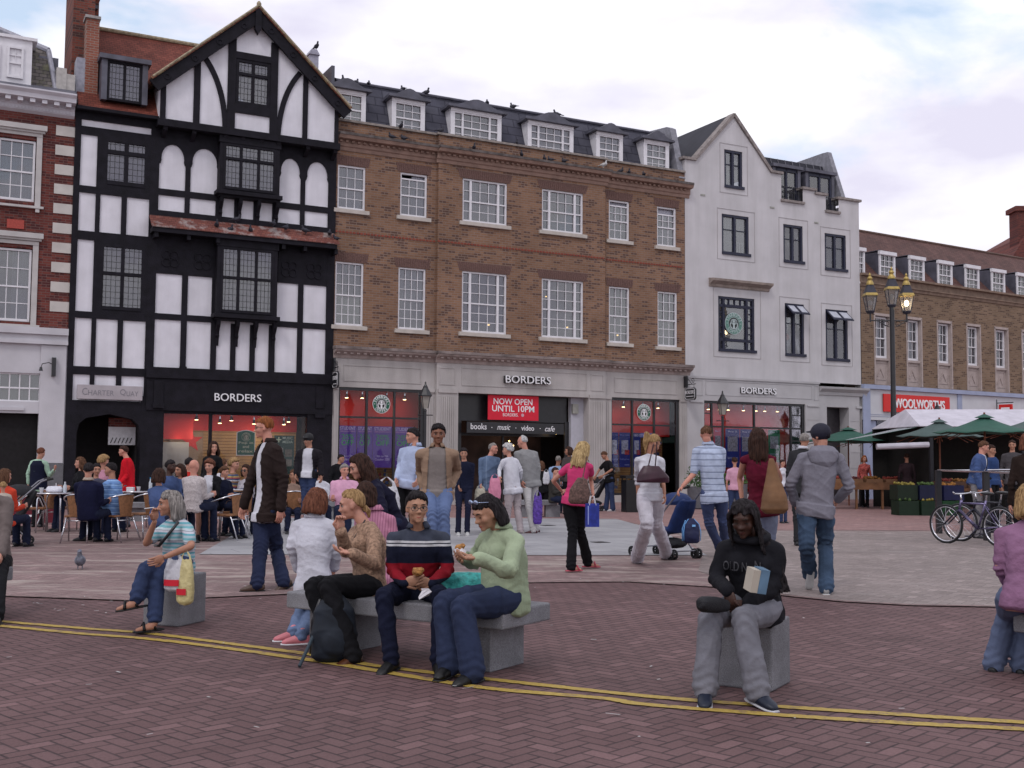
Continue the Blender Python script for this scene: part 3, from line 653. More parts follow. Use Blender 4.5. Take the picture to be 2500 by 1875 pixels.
# gable, jettied forward
GO = .38
ax, az_ = jx(-12.52, GO), jz(14.62, GO); lx, rx_, ez = jx(-15.48, GO), jx(-9.62, GO), jz(12.0, GO)
gl_, gr_, gb = jx(-15.24, GO), jx(-10.02, GO), jz(10.8, GO)
X = lambda x: jx(x, GO); Z = lambda z: jz(z, GO)
mb = MB(); zL = ez + .12
outline = [(gl_, gb), (gr_, gb), (gr_, Z(12.15)), (ax, az_ - .12), (gl_, Z(12.15))]
hole = (X(-13.12), X(-12.1), Z(11.74), Z(13.1))
# front plaster around the window: five pieces
mb.add([(x, -GO, z) for x, z in [(gl_, gb), (hole[0], gb), (hole[0], Z(13.95)), (gl_, Z(12.15))]], [(0, 1, 2, 3)])
mb.add([(x, -GO, z) for x, z in [(hole[1], gb), (gr_, gb), (gr_, Z(12.15)), (hole[1], Z(13.98))]], [(0, 1, 2, 3)])
mb.add([(x, -GO, z) for x, z in [(hole[0], gb), (hole[1], gb), (hole[1], hole[2]), (hole[0], hole[2])]], [(0, 1, 2, 3)])
mb.add([(x, -GO, z) for x, z in [(hole[0], hole[3]), (hole[1], hole[3]), (hole[1], Z(13.98)), (ax, az_ - .12), (hole[0], Z(13.95))]], [(0, 1, 2, 3, 4)])
mb.quad((gl_, -GO, gb), (gl_, -GO, Z(12.15)), (gl_, 4, Z(12.15)), (gl_, 4, gb)); mb.quad((gr_, -GO, gb), (gr_, 4, gb), (gr_, 4, Z(12.15)), (gr_, -GO, Z(12.15)))
mb.build('gable_wall', plaster, tb)
mb = MB(); g0, g1 = -GO - .05, -GO + .01
mb.box(gl_ - .05, gr_ + .1, g0 - .012, 0, gb - .01, gb + .19)
for a, b in ((-15.24, -15.09), (-14.32, -14.14), (-11.10, -10.95), (-10.10, -9.98)):
 zt = Z(12.05) + (min((a + 15.3), (-9.75 - a)) - .1) * .86
 mb.box(X(a), X(b), g0, g1, gb + .19, zt)
mb.box(X(-13.36), X(-13.13), g0 - .002, g1, gb + .19, Z(13.8)); mb.box(X(-12.1), X(-11.88), g0 - .002, g1, gb + .19, Z(13.75))
mb.box(X(-13.13), X(-12.1), g0 - .003, g1, Z(13.1), Z(13.3)); mb.box(X(-13.13), X(-12.1), g0 - .003, g1, Z(11.48), Z(11.76))
for s_, x0_, x1_ in ((1, -14.05, -13.40), (-1, -11.2, -11.84)):      # curved braces
 pts = []
 for k in range(11): a = k / 10; pts.append((X((1 - a) ** 2 * x0_ + 2 * a * (1 - a) * (x1_ - .06 * s_) + a * a * x1_), (1 - a) ** 2 * Z(12.98) + 2 * a * (1 - a) * Z(12.25) + a * a * (gb + .19)))
 for u_, v_ in zip(pts, pts[1:]): mb.beam(u_[0], u_[1], v_[0], v_[1], .15, g0 + .004, g1)
mb.build('gable_frame', black, tb)
leadwin(tb, hole[0], hole[1], hole[2], hole[3], 2, -GO + .02, True, .085, .32)
mb = MB()                                       # barge boards, corbels
def barge(xa, za, xb, zb, w, t0, t1): mb.beam(xa, za, xb, zb, w, t0, t1)
bo = GO + .22
apx, apz = jx(-12.50, bo), jz(14.72, bo); blx, blz = jx(-15.42, bo), jz(11.98, bo); brx, brz = jx(-9.66, bo), jz(12.0, bo)
barge(blx, blz - .05, apx, apz - .20, .36, -bo, -bo + .09); barge(apx, apz - .20, brx, brz - .05, .36, -bo + .001, -bo + .091)
mb.prism([(apx - .09, apz - .62), (apx, apz - .78), (apx + .09, apz - .62), (apx + .09, apz), (apx - .09, apz)], -bo - .05, -bo + .1)
for x in (-15.1, -14.3, -13.4, -12.9, -12.35, -11.85, -10.95, -10.1): mb.prismx([(0, gb - .3), (0, gb - .01), (-GO, gb - .01), (-GO + .02, gb - .1), (-.14, gb - .22)], jx(x, .2) - .06, jx(x, .2) + .06)
for s_ in (-1, 1):                                # little carved scrolls on the barge boards
 for k in (.12, .38, .62, .86):
  ex, ez2 = (blx, blz) if s_ < 0 else (brx, brz); xx = ex + (apx - ex) * k; zz = ez2 - .05 + (apz - .2 - ez2) * k
  mb.disc((xx, zz), .09, -bo - .022, -bo, 10, .06)
mb.build('barge_board', black, tb)
mb = MB()                                       # gable roof: two tiled slopes
def slope(a, b, c, d, th=.07):
 a, b, c, d = map(Vector, (a, b, c, d)); n = (b - a).cross(d - a).normalized() * th
 mb.add([a, b, c, d, a + n, b + n, c + n, d + n], [(3, 2, 1, 0), (4, 5, 6, 7), (0, 1, 5, 4), (1, 2, 6, 5), (2, 3, 7, 6), (3, 0, 4, 7)])
yf, yb = -bo - .06, 5.2
slope((blx - .06, yf, blz + .09), (apx, yf, apz), (apx, yb, apz), (blx - .06, yb, blz + .09)) if False else None
def slope2(p, q):       # p low edge (x,z), q ridge (x,z)
 d = Vector((q[0] - p[0], 0, q[1] - p[1])).normalized(); nn = Vector((-d.z, 0, d.x)) if q[0] > p[0] else Vector((d.z, 0, -d.x))
 if nn.z < 0: nn = -nn
 th = nn * .08; A = [Vector((p[0], yf, p[1])), Vector((q[0], yf, q[1])), Vector((q[0], yb, q[1])), Vector((p[0], yb, p[1]))]
 mb.add(A + [v + th for v in A], [(3, 2, 1, 0), (4, 5, 6, 7), (0, 1, 5, 4), (1, 2, 6, 5), (2, 3, 7, 6), (3, 0, 4, 7)])
slope2((blx - .05, blz + .10), (apx, apz)); slope2((brx + .05, brz + .10), (apx, apz))
gt = tilemat('gable_tiles', (.15, .05, .035), (.22, .08, .05), .15, .1, (.04, .02, .015), axis='yz', patch=(.28, .24, .13))
mb.build('gable_roof', gt, tb)
mb = MB(); mb.tube([(blx - .05, yf, blz + .17), (apx, yf, apz + .08)], .035, 6).tube([(apx, yf, apz + .08), (brx + .05, yf, brz + .17)], .035, 6); mb.lathe([(.07, 0), (.07, .1), (.03, .16)], (apx, yf + .02, apz + .04), 8)
mb.build('verge_tiles', M('verge', (.30, .25, .17), .85, .4, 12), tb)
# main roof behind, with its dormer
mb = MB(); mb.add([(TX0 + .05, -.12, 11.02), (-15.3, -.12, 11.02), (-12.5, 3.0, 14.35), (-16.95, 3.0, 14.35), (TX0 + .05, 3.0, 14.35)], [(0, 1, 2, 4)])
mb.add([(TX0 + .05, -.3, 10.95), (-15.3, -.3, 10.95), (-15.3, -.12, 11.02), (TX0 + .05, -.12, 11.02)], [(0, 1, 2, 3)])
mb.add([(-9.9, .2, 11.4), (-12.5, .2, 11.4), (-12.5, 3.0, 14.35), (-9.9, 3.0, 14.35)], [(1, 0, 3, 2)])
mb.build('roof', redtile, tb)
mb = MB(); mb.box(TX0, TXM + .05, -.34, -.02, 10.86, 10.95); mb.build('eaves_board', black, tb)
MB().tube([(TX0, 2.98, 14.37), (-11, 2.98, 14.37)], .07).build('ridge_tiles', M('verge'), tb)
D0 = -.15
mb = MB(); dx0, dx1, dz0, dz1 = jx(-16.80, .1), jx(-15.62, .1), 11.28, 12.42
mb.box(dx0 - .03, dx0 + .12, -.1, 1.2, dz0, dz1).box(dx1 - .12, dx1 + .03, -.1, 1.2, dz0, dz1).box(dx0 - .1, dx1 + .1, -.2, 1.3, dz1, dz1 + .13)
dm = mb.build('dormer', lead, tb); leadwin(dm, dx0 + .12, dx1 - .12, dz0, dz1, 2, -.03, None, .07, drape=True)
# chimneys: things of their own kind but fixed to the building
chb = brickmat('chimney_brick', (.16, .045, .034), (.22, .062, .042), (.13, .09, .075), .21, .07, .01, (.05, .03, .03), .35)
mb = MB(); mb.box(-17.50, -16.92, 1.2, 3.4, 11.6, 17.5); mb.box(-17.0, -16.7, 2.2, 3.5, 12, 15.0).build('chimney', chb, tb)
MB().box(-16.98, -16.66, 2.0, 3.6, 15.0, 15.1).box(-16.9, -16.75, 2.0, 2.6, 14.6, 14.7).build('chimney_cap', lead, tb)
MB().box(jx(-17.27, -.4), jx(-16.93, -.4), .35, .8, 11.2, 13.66).build('chimney', brickmat('stack_brick', (.22, .072, .05), (.28, .095, .062), (.25, .19, .16), .21, .07, .011), tb)
MB().box(jx(-17.31, -.4), jx(-16.90, -.4), .3, .85, 13.66, 13.74).build('chimney_cap', M('coping', (.30, .28, .27), .8, .2), tb)
MB().box(TX0 + .02, -17.2, .36, .9, 11.2, 12.5).build('flashing', M('pale_lead'), tb)
MB().box(-10.25, -9.95, 2.2, 2.6, 13.3, 14.45).prism([(-10.28, 14.45), (-9.92, 14.45), (-10.02, 14.62), (-10.2, 14.62)], 2.15, 2.65).build('chimney', M('grey_render', (.33, .33, .40), .8, .15), tb)
# ground floor of the timbered building: arch to the passage, shop front
mb = MB()
mb.box(TX0, -17.18, -.06, .5, 0, 2.9); mb.box(-15.52, -14.9, -.06, .5, 0, 3.1); mb.box(TX0, -15.4, -.05, .0, 2.6, 2.94)
n = 10; pts = [(-17.18, 2.62)] + [(-17.18 + .0, 2.2)]
arc = [(-17.18 + .12 * math.sin(k / 5 * math.pi / 2), 2.2 + .3 * (1 - math.cos(k / 5 * math.pi / 2))) for k in range(6)]
arcR = [(-15.52 - .12 * math.sin(k / 5 * math.pi / 2), 2.2 + .3 * (1 - math.cos(k / 5 * math.pi / 2))) for k in range(6)]
mb.prism([(-17.18, 2.0), (-17.12, 2.3), (-16.95, 2.46), (-16.5, 2.55), (-16.35, 2.58), (-16.35, 2.62), (-17.18, 2.62)], -.055, .4)
mb.prism([(-15.52, 2.62), (-16.35, 2.62), (-16.35, 2.58), (-16.2, 2.55), (-15.75, 2.46), (-15.58, 2.3), (-15.52, 2.0)], -.055, .4)
mb.box(-15.4, TX1 + .0, -.10, .5, 2.72, 3.62); mb.box(-10.78, -10.02, -.07, .5, 0, 2.72)
mb.box(-15.42, -10.0, -.16, 0, 3.62, 3.92); mb.box(-15.2, -14.95, -.14, -.06, 2.9, 3.55); mb.box(-15.23, -14.92, -.18, -.06, 2.78, 2.9)
mb.box(-10.55, -10.3, -.13, -.07, 2.9, 3.55); mb.box(-10.58, -10.27, -.17, -.07, 2.62, 2.72)
mb.box(-14.9, -10.78, -.02, .1, 2.64, 2.72); mb.box(-13.64, -13.55, -.02, .08, .45, 2.64); mb.box(-14.9, -10.78, -.03, .4, 0, .45)
mb.build('shop_front', black, tb)
MB().box(-14.9, -10.78, .03, .04, .45, 2.64).build('shop_pane', shopglass, tb)
text('lettering', 'BORDERS', signwhite, tb, -13.53, 3.03, 1.34, .22, y=-.102, depth=.04)
sg = thing('name_board', 'carved grey stone name board fixed above the dark passage arch', 'sign', FO, FROT)
MB().box(jx(-17.19, .1), jx(-15.49, .1), -.14, -.062, 2.97, 3.36).build('board', M('board_stone', (.38, .35, .37), .8, .1, 3, .15), sg, bevel=.01)
for wd, a, b in (('C', -17.06, -16.93), ('HARTER', -16.91, -16.24), ('Q', -16.08, -15.93), ('UAY', -15.91, -15.6)):
 big = len(wd) == 1; text('lettering', wd, M('carved', (.21, .20, .22), .8, .1), sg, jx(a, .14), 3.08, b - a, .19 if big else .14, y=-.141, depth=.004)
# shop interior (tan slat wall, red band, door)
mb = MB(); mb.box(-14.88, -10.8, 1.0, 1.05, 0, 2.2); mb.build('slat_panel', slat, tb)
mb = MB(); mb.box(-14.88, -10.8, .95, .99, 2.2, 2.72); mb.box(-14.86, -13.98, .5, .55, 1.93, 2.72); mb.build('red_band', redshop, tb)
MB().box(-14.86, -14.08, .52, .56, .1, 1.85).build('inner_door', M('pale_door', (.42, .41, .38), .6, .05), tb)
star = []
for k in range(10): a = math.pi / 2 + k * math.pi / 5; q = .36 if k % 2 == 0 else .145; star.append((-13.95 + q * math.cos(a), 1.9 + q * math.sin(a)))
MB().prism(star, .90, .91).build('star', redshop, tb)
MB().box(-14.55, -13.6, .93, .98, .1, 2.15).build('inner_panel', M('tan_panel', (.28, .20, .13), .7, .1), tb)
po = thing('poster', 'green arched poster reading Pop in and relax in the shop window', 'poster', FO, FROT)
mb = MB(); 
def archpoly(x0, x1, z0, z1, h): return [(x0, z0), (x1, z0), (x1, z1)] + [(x1 + (x0 - x1) * k / 8, z1 + h * math.sin(math.pi * k / 8)) for k in range(1, 8)] + [(x0, z1)]
mb.prism(archpoly(-12.82, -12.28, 1.48, 2.15, .07), .10, .115); mb.build('board', signwhite, po)
MB().prism(archpoly(-12.80, -12.30, 1.50, 2.14, .06), .09, .099).build('panel', green_s, po)
for s_, zz in (('Pop in', 1.80), ('and', 1.70), ('relax', 1.57)): text('lettering', s_, M('cream_letter', (.6, .58, .42), .6, 0), po, -12.76 + (.12 if s_ == 'and' else 0), zz, .42 if s_ != 'and' else .18, .085, y=.089, depth=.004, fat=.01)
logo(po, -12.55, 2.02, .13, .089, M('cream_letter'), green_s)
def poster(x0, x1, z0, z1, col, lines, label, name='poster', y=.09, group=None, pic=None, base=None):
 p = thing(name, label, 'poster', FO, FROT, group); MB().box(x0, x1, y, y + .008, z0, z1).build('sheet', M('poster_' + col, tuple(min(.8, v * 1.25) for v in S(col)), .45, .06, 2), p)
 for s_, a, b, c, d, lc in lines: text('lettering', s_, M('ink_' + lc, lc, .5, 0), p, x0 + (x1 - x0) * a, z0 + (z1 - z0) * b, (x1 - x0) * c, (z1 - z0) * d, y=y - .001, depth=.003, fat=.008)
 if pic:
  for a, b, c, d, pc in pic: MB().box(x0 + (x1 - x0) * a, x0 + (x1 - x0) * c, y - .004, y - .001, z0 + (z1 - z0) * b, z0 + (z1 - z0) * d).build('picture', M('pic_' + pc, pc, .5, .5, 14), p)
 return p
poster(-11.72, -11.12, .95, 2.08, '0d3b33', [('MUSIC', .42, .9, .5, .07, 'b9c9b6'), ('MEDIA', .42, .8, .5, .07, 'b9c9b6'), ('+', .1, .82, .25, .14, 'c9d6b0')], 'dark green poster with white cross and pictures beside the window post', pic=[(.1, .5, .45, .68, 'a8a8a0'), (.55, .45, .9, .64, '6a6458'), (.1, .2, .45, .42, '8f8a60'), (.55, .2, .9, .38, '7a7468')])
poster(-11.98, -11.76, .95, 2.05, '114a3c', [('B', .2, .8, .5, .1, 'b9c9b6')], 'narrow dark green poster left of the cross poster', pic=[(.2, .4, .8, .6, '6a7a50')])
# passage beyond the arch: dark with a lit shop front at its far end
mb = MB(); mb.box(-17.2, -17.1, .5, 6, 0, 2.6).box(-15.55, -15.5, .5, 6, 0, 2.6); mb.build('passage_wall', darkroom, tb)
MB().box(-16.28, -15.56, .52, .58, 1.75, 2.25).build('passage_sign', M('passage_white', (.5, .5, .52), .7, .1), tb)
MB().box(-16.28, -15.56, .53, .58, 2.25, 2.5).build('passage_brick', redbrick, tb)
mb = MB()
for k in range(6): mb.beam(-16.22 + k * .1, 1.8, -16.16 + k * .1, 1.95, .02, .50, .519)
mb.build('passage_lettering', M('ink_dark', (.05, .05, .05), .6, 0), tb)
# ================================================================ shop lights (lit lamps seen through the glass)
def spots(parent, xs, y, z, power=14):
 """ceiling spotlights on a track: housings, a glowing face each and the light they give"""
 for k, x in enumerate(xs):
  o = MB().lathe([(.03, .12), (.045, .06), (.06, 0)], (x, y, z), 10).box(x - .02, x + .02, y - .02, y + .02, z + .12, z + .2).build('spotlight', chrome, parent)
  MB().lathe([(.05, -.012), (.05, -.004)], (x, y, z), 10).build('bulb', lampglow, o)
 for x in xs[::2]:
  l = bpy.data.lights.new('shop_light', 'POINT'); l.energy = power; l.color = (1, .80, .58); l.shadow_soft_size = .3
  lo = bpy.data.objects.new('shop_light', l); C.objects.link(lo); lo.parent = parent; lo.location = (x, y - .1, z - .45)
spots(tb, [-14.4, -13.2, -12.2, -11.3], .6, 2.42, 9)
spots(tb, [-13.9, -12.9, -12.0, -11.2], .45, 2.50, 11)
# ================================================================ the long brown brick building
bb = bld('brick_shop_building', 'long brown brick building with slate mansard, six dormers and pale stone shop front')
bbrick = brickmat('brown_brick', (.20, .108, .066), (.255, .145, .09), (.23, .17, .14), .225, .075, .011, (.09, .052, .045), .22, .25)
lint = M('lintel_brick', (.13, .075, .065), .9, .35, 40)
holes3 = [(-9.96, -9.07, 9.0, 10.36), (-7.92, -7.01, 9.0, 10.38)]; holes3c = [(-5.83, -4.23, 9.02, 10.42), (-2.93, -1.34, 9.02, 10.42)]
holes3r = [(-.24, .60, 9.0, 10.39), (1.76, 2.58, 8.97, 10.38)]
BX0, BX1, BC0, BC1, BO = -10.02, 2.95, -6.68, -.46, .12
mb = MB()
h1 = [(-9.98, -9.08, 5.44, 7.38), (-7.94, -7.02, 5.44, 7.38)]; h1c = [(-5.82, -4.22, 5.46, 7.42), (-2.92, -1.32, 5.46, 7.42)]; h1r = [(-.23, .61, 5.44, 7.38), (1.78, 2.62, 5.42, 7.36)]
wall(mb, BX0, BC0, 4.78, 11.70, holes3 + h1); wall(mb, BC1, BX1, 4.78, 11.70, holes3r + h1r)
wall(mb, BC0, BC1, 4.78, 11.72, holes3c + h1c, y=-BO)
mb.box(BC0, BC0 + .001, -BO, 0, 4.78, 11.7).box(BC1 - .001, BC1, -BO, 0, 4.78, 11.7)
mb.build('wall', bbrick, bb)
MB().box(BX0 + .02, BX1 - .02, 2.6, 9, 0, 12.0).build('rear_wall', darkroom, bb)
MB().box(BX0 + .02, BX1 - .02, .3, 2.6, 4.0, 4.2).build('floor_slab', darkroom, bb)
for (a, b, c, d), yy in [(h, 0) for h in holes3 + h1 + holes3r + h1r] + [(h, -BO) for h in holes3c + h1c]:
 mb = MB(); n = int((b - a + .3) / .075); mid = (a + b) / 2
 for k in range(n):                          # fanned soldier bricks
  f0, f1 = k / n, (k + 1) / n; t0, t1 = a - .10 + (b - a + .20) * f0, a - .10 + (b - a + .20) * f1; g = .012
  u0, u1 = mid + (t0 - mid) * 1.10, mid + (t1 - mid) * 1.10
  mb.prism([(t0 + g / 2, d + .01), (t1 - g / 2, d + .01), (u1 - g / 2, d + .29), (u0 + g / 2, d + .29)], yy - .012, yy + .01)
 mb.build('lintel', lint, bb)
 MB().box(a - .12, b + .12, yy - .09, yy + .06, c - .13, c - .005).build('sill', M('sill_stone', (.46, .42, .38), .8, .12, 5), bb, bevel=.01)
dr3 = ['full', 'right', 'sides', 'right', 'blind', 'full']
for k, (a, b, c, d) in enumerate(holes3 + holes3c + holes3r):
 cen = 2 <= k <= 3; sash(bb, a, b, c, d, 4 if cen else 3, 4, y=(-BO + .09 if cen else .09), sidelights=.19 if cen else None, drape=dr3[k], top_open={1: .14, 4: .14, 5: .22}.get(k, 0), bar=.02)
for k, (a, b, c, d) in enumerate(h1 + h1c + h1r):
 cen = 2 <= k <= 3; sash(bb, a, b, c, d, 4 if cen else (4 if k < 2 else 3), 6, y=(-BO + .09 if cen else .09), sidelights=.19 if cen else None, bar=.02, drape='blind' if k == 1 else None)
lampo = M('warm_lamp', (1, .7, .3), .5, 0, emit=(1, .62, .22), es=9); redlamp = M('red_lantern', (.7, .08, .03), .5, .1, emit=(1, .12, .03), es=.5)
for x, z, m_, r in ((-5.6, 5.85, lampo, .045), (-4.62, 5.85, lampo, .05), (-2.45, 6.95, lampo, .035), (-2.7, 5.95, lampo, .04), (-1.62, 5.95, lampo, .04), (-.02, 5.92, redlamp, .09), (.42, 5.8, lampo, .04), (2.0, 6.28, redlamp, .09), (-.02, 5.68, lampo, .03)):
 MB().ell((x + .15, .7, z), (r, r, r * .6), None, 8, 6).build('ceiling_lamp', m_, bb)
# thin red string course
for x0, x1, yy in ((BX0, BC0, 0), (BC0, BC1, -BO), (BC1, BX1, 0)):
 mb = MB(); n = int((x1 - x0) / .115)
 for k in range(n): x = x0 + k * .115; mb.box(x, x + .075, yy - .022, yy + .01, 8.26, 8.32)
 mb.build('string_course', M('red_course', (.22, .055, .035), .85, .3, 20), bb)
# cornice and parapet coping
for z0, nm in ((10.80, 'cornice'), ):
 mb = MB(); top = MB()
 for x0, x1, yy in ((BX0, BC0, 0), (BC0, BC1, -BO), (BC1, BX1 + .18, 0)):
  mb.prismx([(yy, 10.80), (yy - .03, 10.80), (yy - .05, 10.90), (yy - .09, 10.93), (yy - .10, 11.02), (yy - .10, 11.1), (yy - .28, 11.12), (yy - .32, 11.22), (yy, 11.22)], x0 - (.08 if yy else 0), x1 + (.08 if yy else 0))
  n = int((x1 - x0) / .19)
  for k in range(n): x = x0 + .05 + k * .19; mb.box(x, x + .09, yy - .17, yy - .101, 11.035, 11.095)
  top.box(x0 - (.1 if yy else 0), x1 + (.1 if yy else 0), yy - .34, yy - .002, 11.222, 11.30)
 mb.build('cornice', M('cornice_brown', (.26, .17, .135), .85, .2, 4, .2), bb); top.build('cornice_top', M('grimy_stone', (.10, .085, .08), .9, .5, 5), bb)
mb = MB()
for x0, x1, yy in ((BX0, BC0 - .07, 0), (BC0 - .07, BC1 + .07, -BO), (BC1 + .07, BX1, 0)): mb.box(x0, x1, yy - .07, yy + .3, 11.702, 11.77)
mb.build('coping', M('coping_stone', (.25, .22, .20), .85, .3, 6), bb)
# mansard and dormers
mb = MB(); mb.add([(BX0, .30, 11.6), (BX1 - .2, .30, 11.6), (BX1 - .2, .95, 13.28), (BX0, .95, 13.28), (BX0, 3.5, 13.6), (BX1 - .2, 3.5, 13.6)], [(0, 1, 2, 3), (3, 2, 5, 4)])
rf = mb.build('mansard_roof', tilemat('big_slate', (.062, .062, .085), (.078, .078, .10), .55, .30, (.035, .035, .05)), bb)
MB().tube([(BX0, .93, 13.30), (BX1 - .2, .93, 13.30)], .05).build('roof_ridge', lead, rf)
for k, (a, b, lt) in enumerate(((-10.35, -9.1, 0), (-8.24, -7.12, 0), (-6.22, -4.40, 1), (-3.42, -1.66, 1), (-.75, .33, 0), (1.2, 2.28, 0))):
 yo = .22; A, B2 = jx(a, -yo), jx(b, -yo); z0, z1 = 11.72, jz(12.70, -yo)
 mb = MB(); mb.box(A, A + .1, yo, yo + .06, z0, z1).box(B2 - .1, B2, yo, yo + .06, z0, z1).box(A, B2, yo - .02, yo + .06, z1 - .1, z1); mb.box(A + .02, A + .06, yo + .06, 1.2, z0, z1); mb.box(B2 - .06, B2 - .02, yo + .06, 1.2, z0, z1)
 dm = mb.build('dormer', white, bb)
 sash(dm, A + .1, B2 - .1, z0, z1 - .1, 4 if lt else 3, 4, y=yo + .05, sidelights=.2 if lt else None, fr=.045, bar=.02, drape=('full', 'full', None, 'sides', 'full', 'full')[k])
 mb = MB(); c = (A + B2) / 2; hw = (B2 - A) / 2 + .13; pts = [(c - hw, z1 + .0), (c + hw, z1 + .0)]
 h = .26 if lt else .24
 for q in range(13): t_ = q / 12; xx = hw - 2 * hw * t_; s_ = max(0, math.cos(xx / hw * math.pi / 2)) ** .8; pts.append((c + xx, z1 + .10 + (h * (.5 + .5 * math.cos(max(-1, min(1, xx / (hw * .82))) * math.pi)))))
 mb.prism(pts, yo - .12, 1.3); mb.box(c - hw - .02, c + hw + .02, yo - .16, yo + .0, z1 + .005, z1 + .07)
 mb.build('dormer_roof', lead, dm)
MB().prismx([(-.02, 11.5), (2.5, 11.5), (2.5, 13.75), (.75, 13.55), (.55, 13.45)], BX1 - .24, BX1 + .02).build('party_wall', M('grey_coping', (.22, .22, .25), .8, .2), bb)
MB().box(BX0 - .1, BX0, .3, 3, 11.5, 13.5).build('party_wall', lead, bb)
# stone shop front
st = stone; mb = MB(); y = -.05
sh_open = (-9.82, -7.02, .25, 3.57); en = (-5.93, -1.13, 0, 3.52); s2 = (-.15, 2.68, .25, 3.57)
wall(mb, BX0, BC0, 0, 4.5, [sh_open], y=y, rev=.15); wall(mb, BC0, BC1, 0, 4.5, [en], y=y - BO, rev=.35); wall(mb, BC1, BX1 + .05, 0, 4.5, [s2], y=y, rev=.15)
mb.box(BC0, BC0 + .002, y - BO, y, 0, 4.5).box(BC1 - .002, BC1, y - BO, y, 0, 4.5)
for (a, b, c, d), yy in (((-9.69, -7.15, 3.75, 4.25), y), ((-.04, 2.55, 3.74, 4.25), y), ((-5.82, -1.2, 3.75, 4.33), y - BO), ((-6.6, -6.05, 3.75, 4.3), y - BO), ((-1.05, -.55, 3.75, 4.3), y - BO)):
 for x0, x1, z0, z1 in ((a, b, c, c + .03), (a, b, d - .03, d), (a, a + .03, c + .03, d - .03), (b - .03, b, c + .03, d - .03)): mb.box(x0, x1, yy - .018, yy - .001, z0, z1)
for a, b, yy in ((-10.0, -9.86, y), (-7.0, -6.7, y), (-6.62, -5.98, y - BO), (-1.1, -.5, y - BO), (-.44, -.18, y), (2.7, 2.95, y)):
 mb.box(a - .01, b + .01, yy - .05, yy - .001, 3.50, 3.62)
 n = max(2, int((b - a) / .075))
 for k in range(n): x = a + .03 + (b - a - .06) * k / n; mb.box(x, x + (b - a) / n * .55, yy - .02, yy - .001, .5, 3.4)
 mb.box(a - .01, b + .01, yy - .05, yy - .001, .001, .32)
mb.build('stone_front', st, bb)
mb = MB(); top = MB()
for x0, x1, yy in ((BX0, BC0, y), (BC0, BC1, y - BO), (BC1, BX1 + .15, y)):
 e = .06 if yy != y else 0
 mb.prismx([(yy, 4.44), (yy - .03, 4.44), (yy - .05, 4.52), (yy - .08, 4.56), (yy - .24, 4.64), (yy - .27, 4.70), (yy + .04, 4.70)], x0 - e, x1 + e)
 n = int((x1 - x0) / .21)
 for k in range(n): x = x0 + .06 + k * .21; mb.box(x, x + .10, yy - .18, yy - .06, 4.562, 4.62)
 top.box(x0 - e - .02, x1 + e + .02, yy - .30, yy + .05, 4.702, 4.79)
mb.build('shop_cornice', M('cornice_stone', (.33, .27, .25), .85, .25, 4, .2), bb); top.build('shop_cornice_top', stone_d, bb)
def shopwin(parent, x0, x1, z0, z1, ms, tr, extra=(), y=.05):
 mb = MB(); mb.box(x0, x0 + .06, y - .04, y + .04, z0, z1).box(x1 - .12, x1, y - .04, y + .04, z0, z1).box(x0, x1, y - .041, y + .04, z1 - .09, z1).box(x0, x1, y - .041, y + .04, z0, z0 + .07)
 for m_ in ms: mb.box(m_ - .035, m_ + .035, y - .035, y + .03, z0, z1)
 mb.box(x0, x1, y - .03, y + .03, tr - .03, tr + .03)
 for a, b, zz in extra: mb.box(a, b, y - .025, y + .025, zz - .02, zz + .02)
 o = mb.build('shop_window', blackm, parent); MB().box(x0 + .05, x1 - .1, y + .0, y + .006, z0 + .05, z1 - .05).build('pane', shopglass, o); return o
shopwin(bb, *sh_open, [-8.9, -8.0], 2.67); shopwin(bb, *s2, [.74, 1.65], 2.65)
mb = MB(); mb.box(-9.9, -6.9, .75, .8, 2.4, 3.75).box(-.3, 2.8, .75, .8, 2.28, 3.75); mb.build('red_band', redshop, bb)
mb = MB(); mb.box(-9.9, -6.9, 1.6, 1.65, .2, 2.4).box(-.3, 2.8, 1.2, 1.25, .2, 2.28); mb.build('slat_panel', slat, bb)
MB().box(-9.95, -6.85, .1, 2.5, 3.6, 3.68).box(-.35, 2.8, .1, 2.5, 3.6, 3.68).build('shop_ceiling', M('shop_ceiling', (.3, .06, .05), .8, .1), bb)
spots(bb, [-9.4, -8.9, -8.1, -7.5], .45, 3.28, 3.2); spots(bb, [.1, .65, 1.45, 2.1], .45, 3.28, 3.2)
MB().ell((.15, 1.0, 2.52), (.06, .06, .05), None, 8, 6).ell((.62, 1.0, 2.52), (.05, .05, .04), None, 8, 6).build('hanging_lamp', lampo, bb)
logo(bb, -8.44, 3.09, .285, .005, signwhite, green_s); logo(bb, 1.20, 3.09, .285, .005, signwhite, green_s)
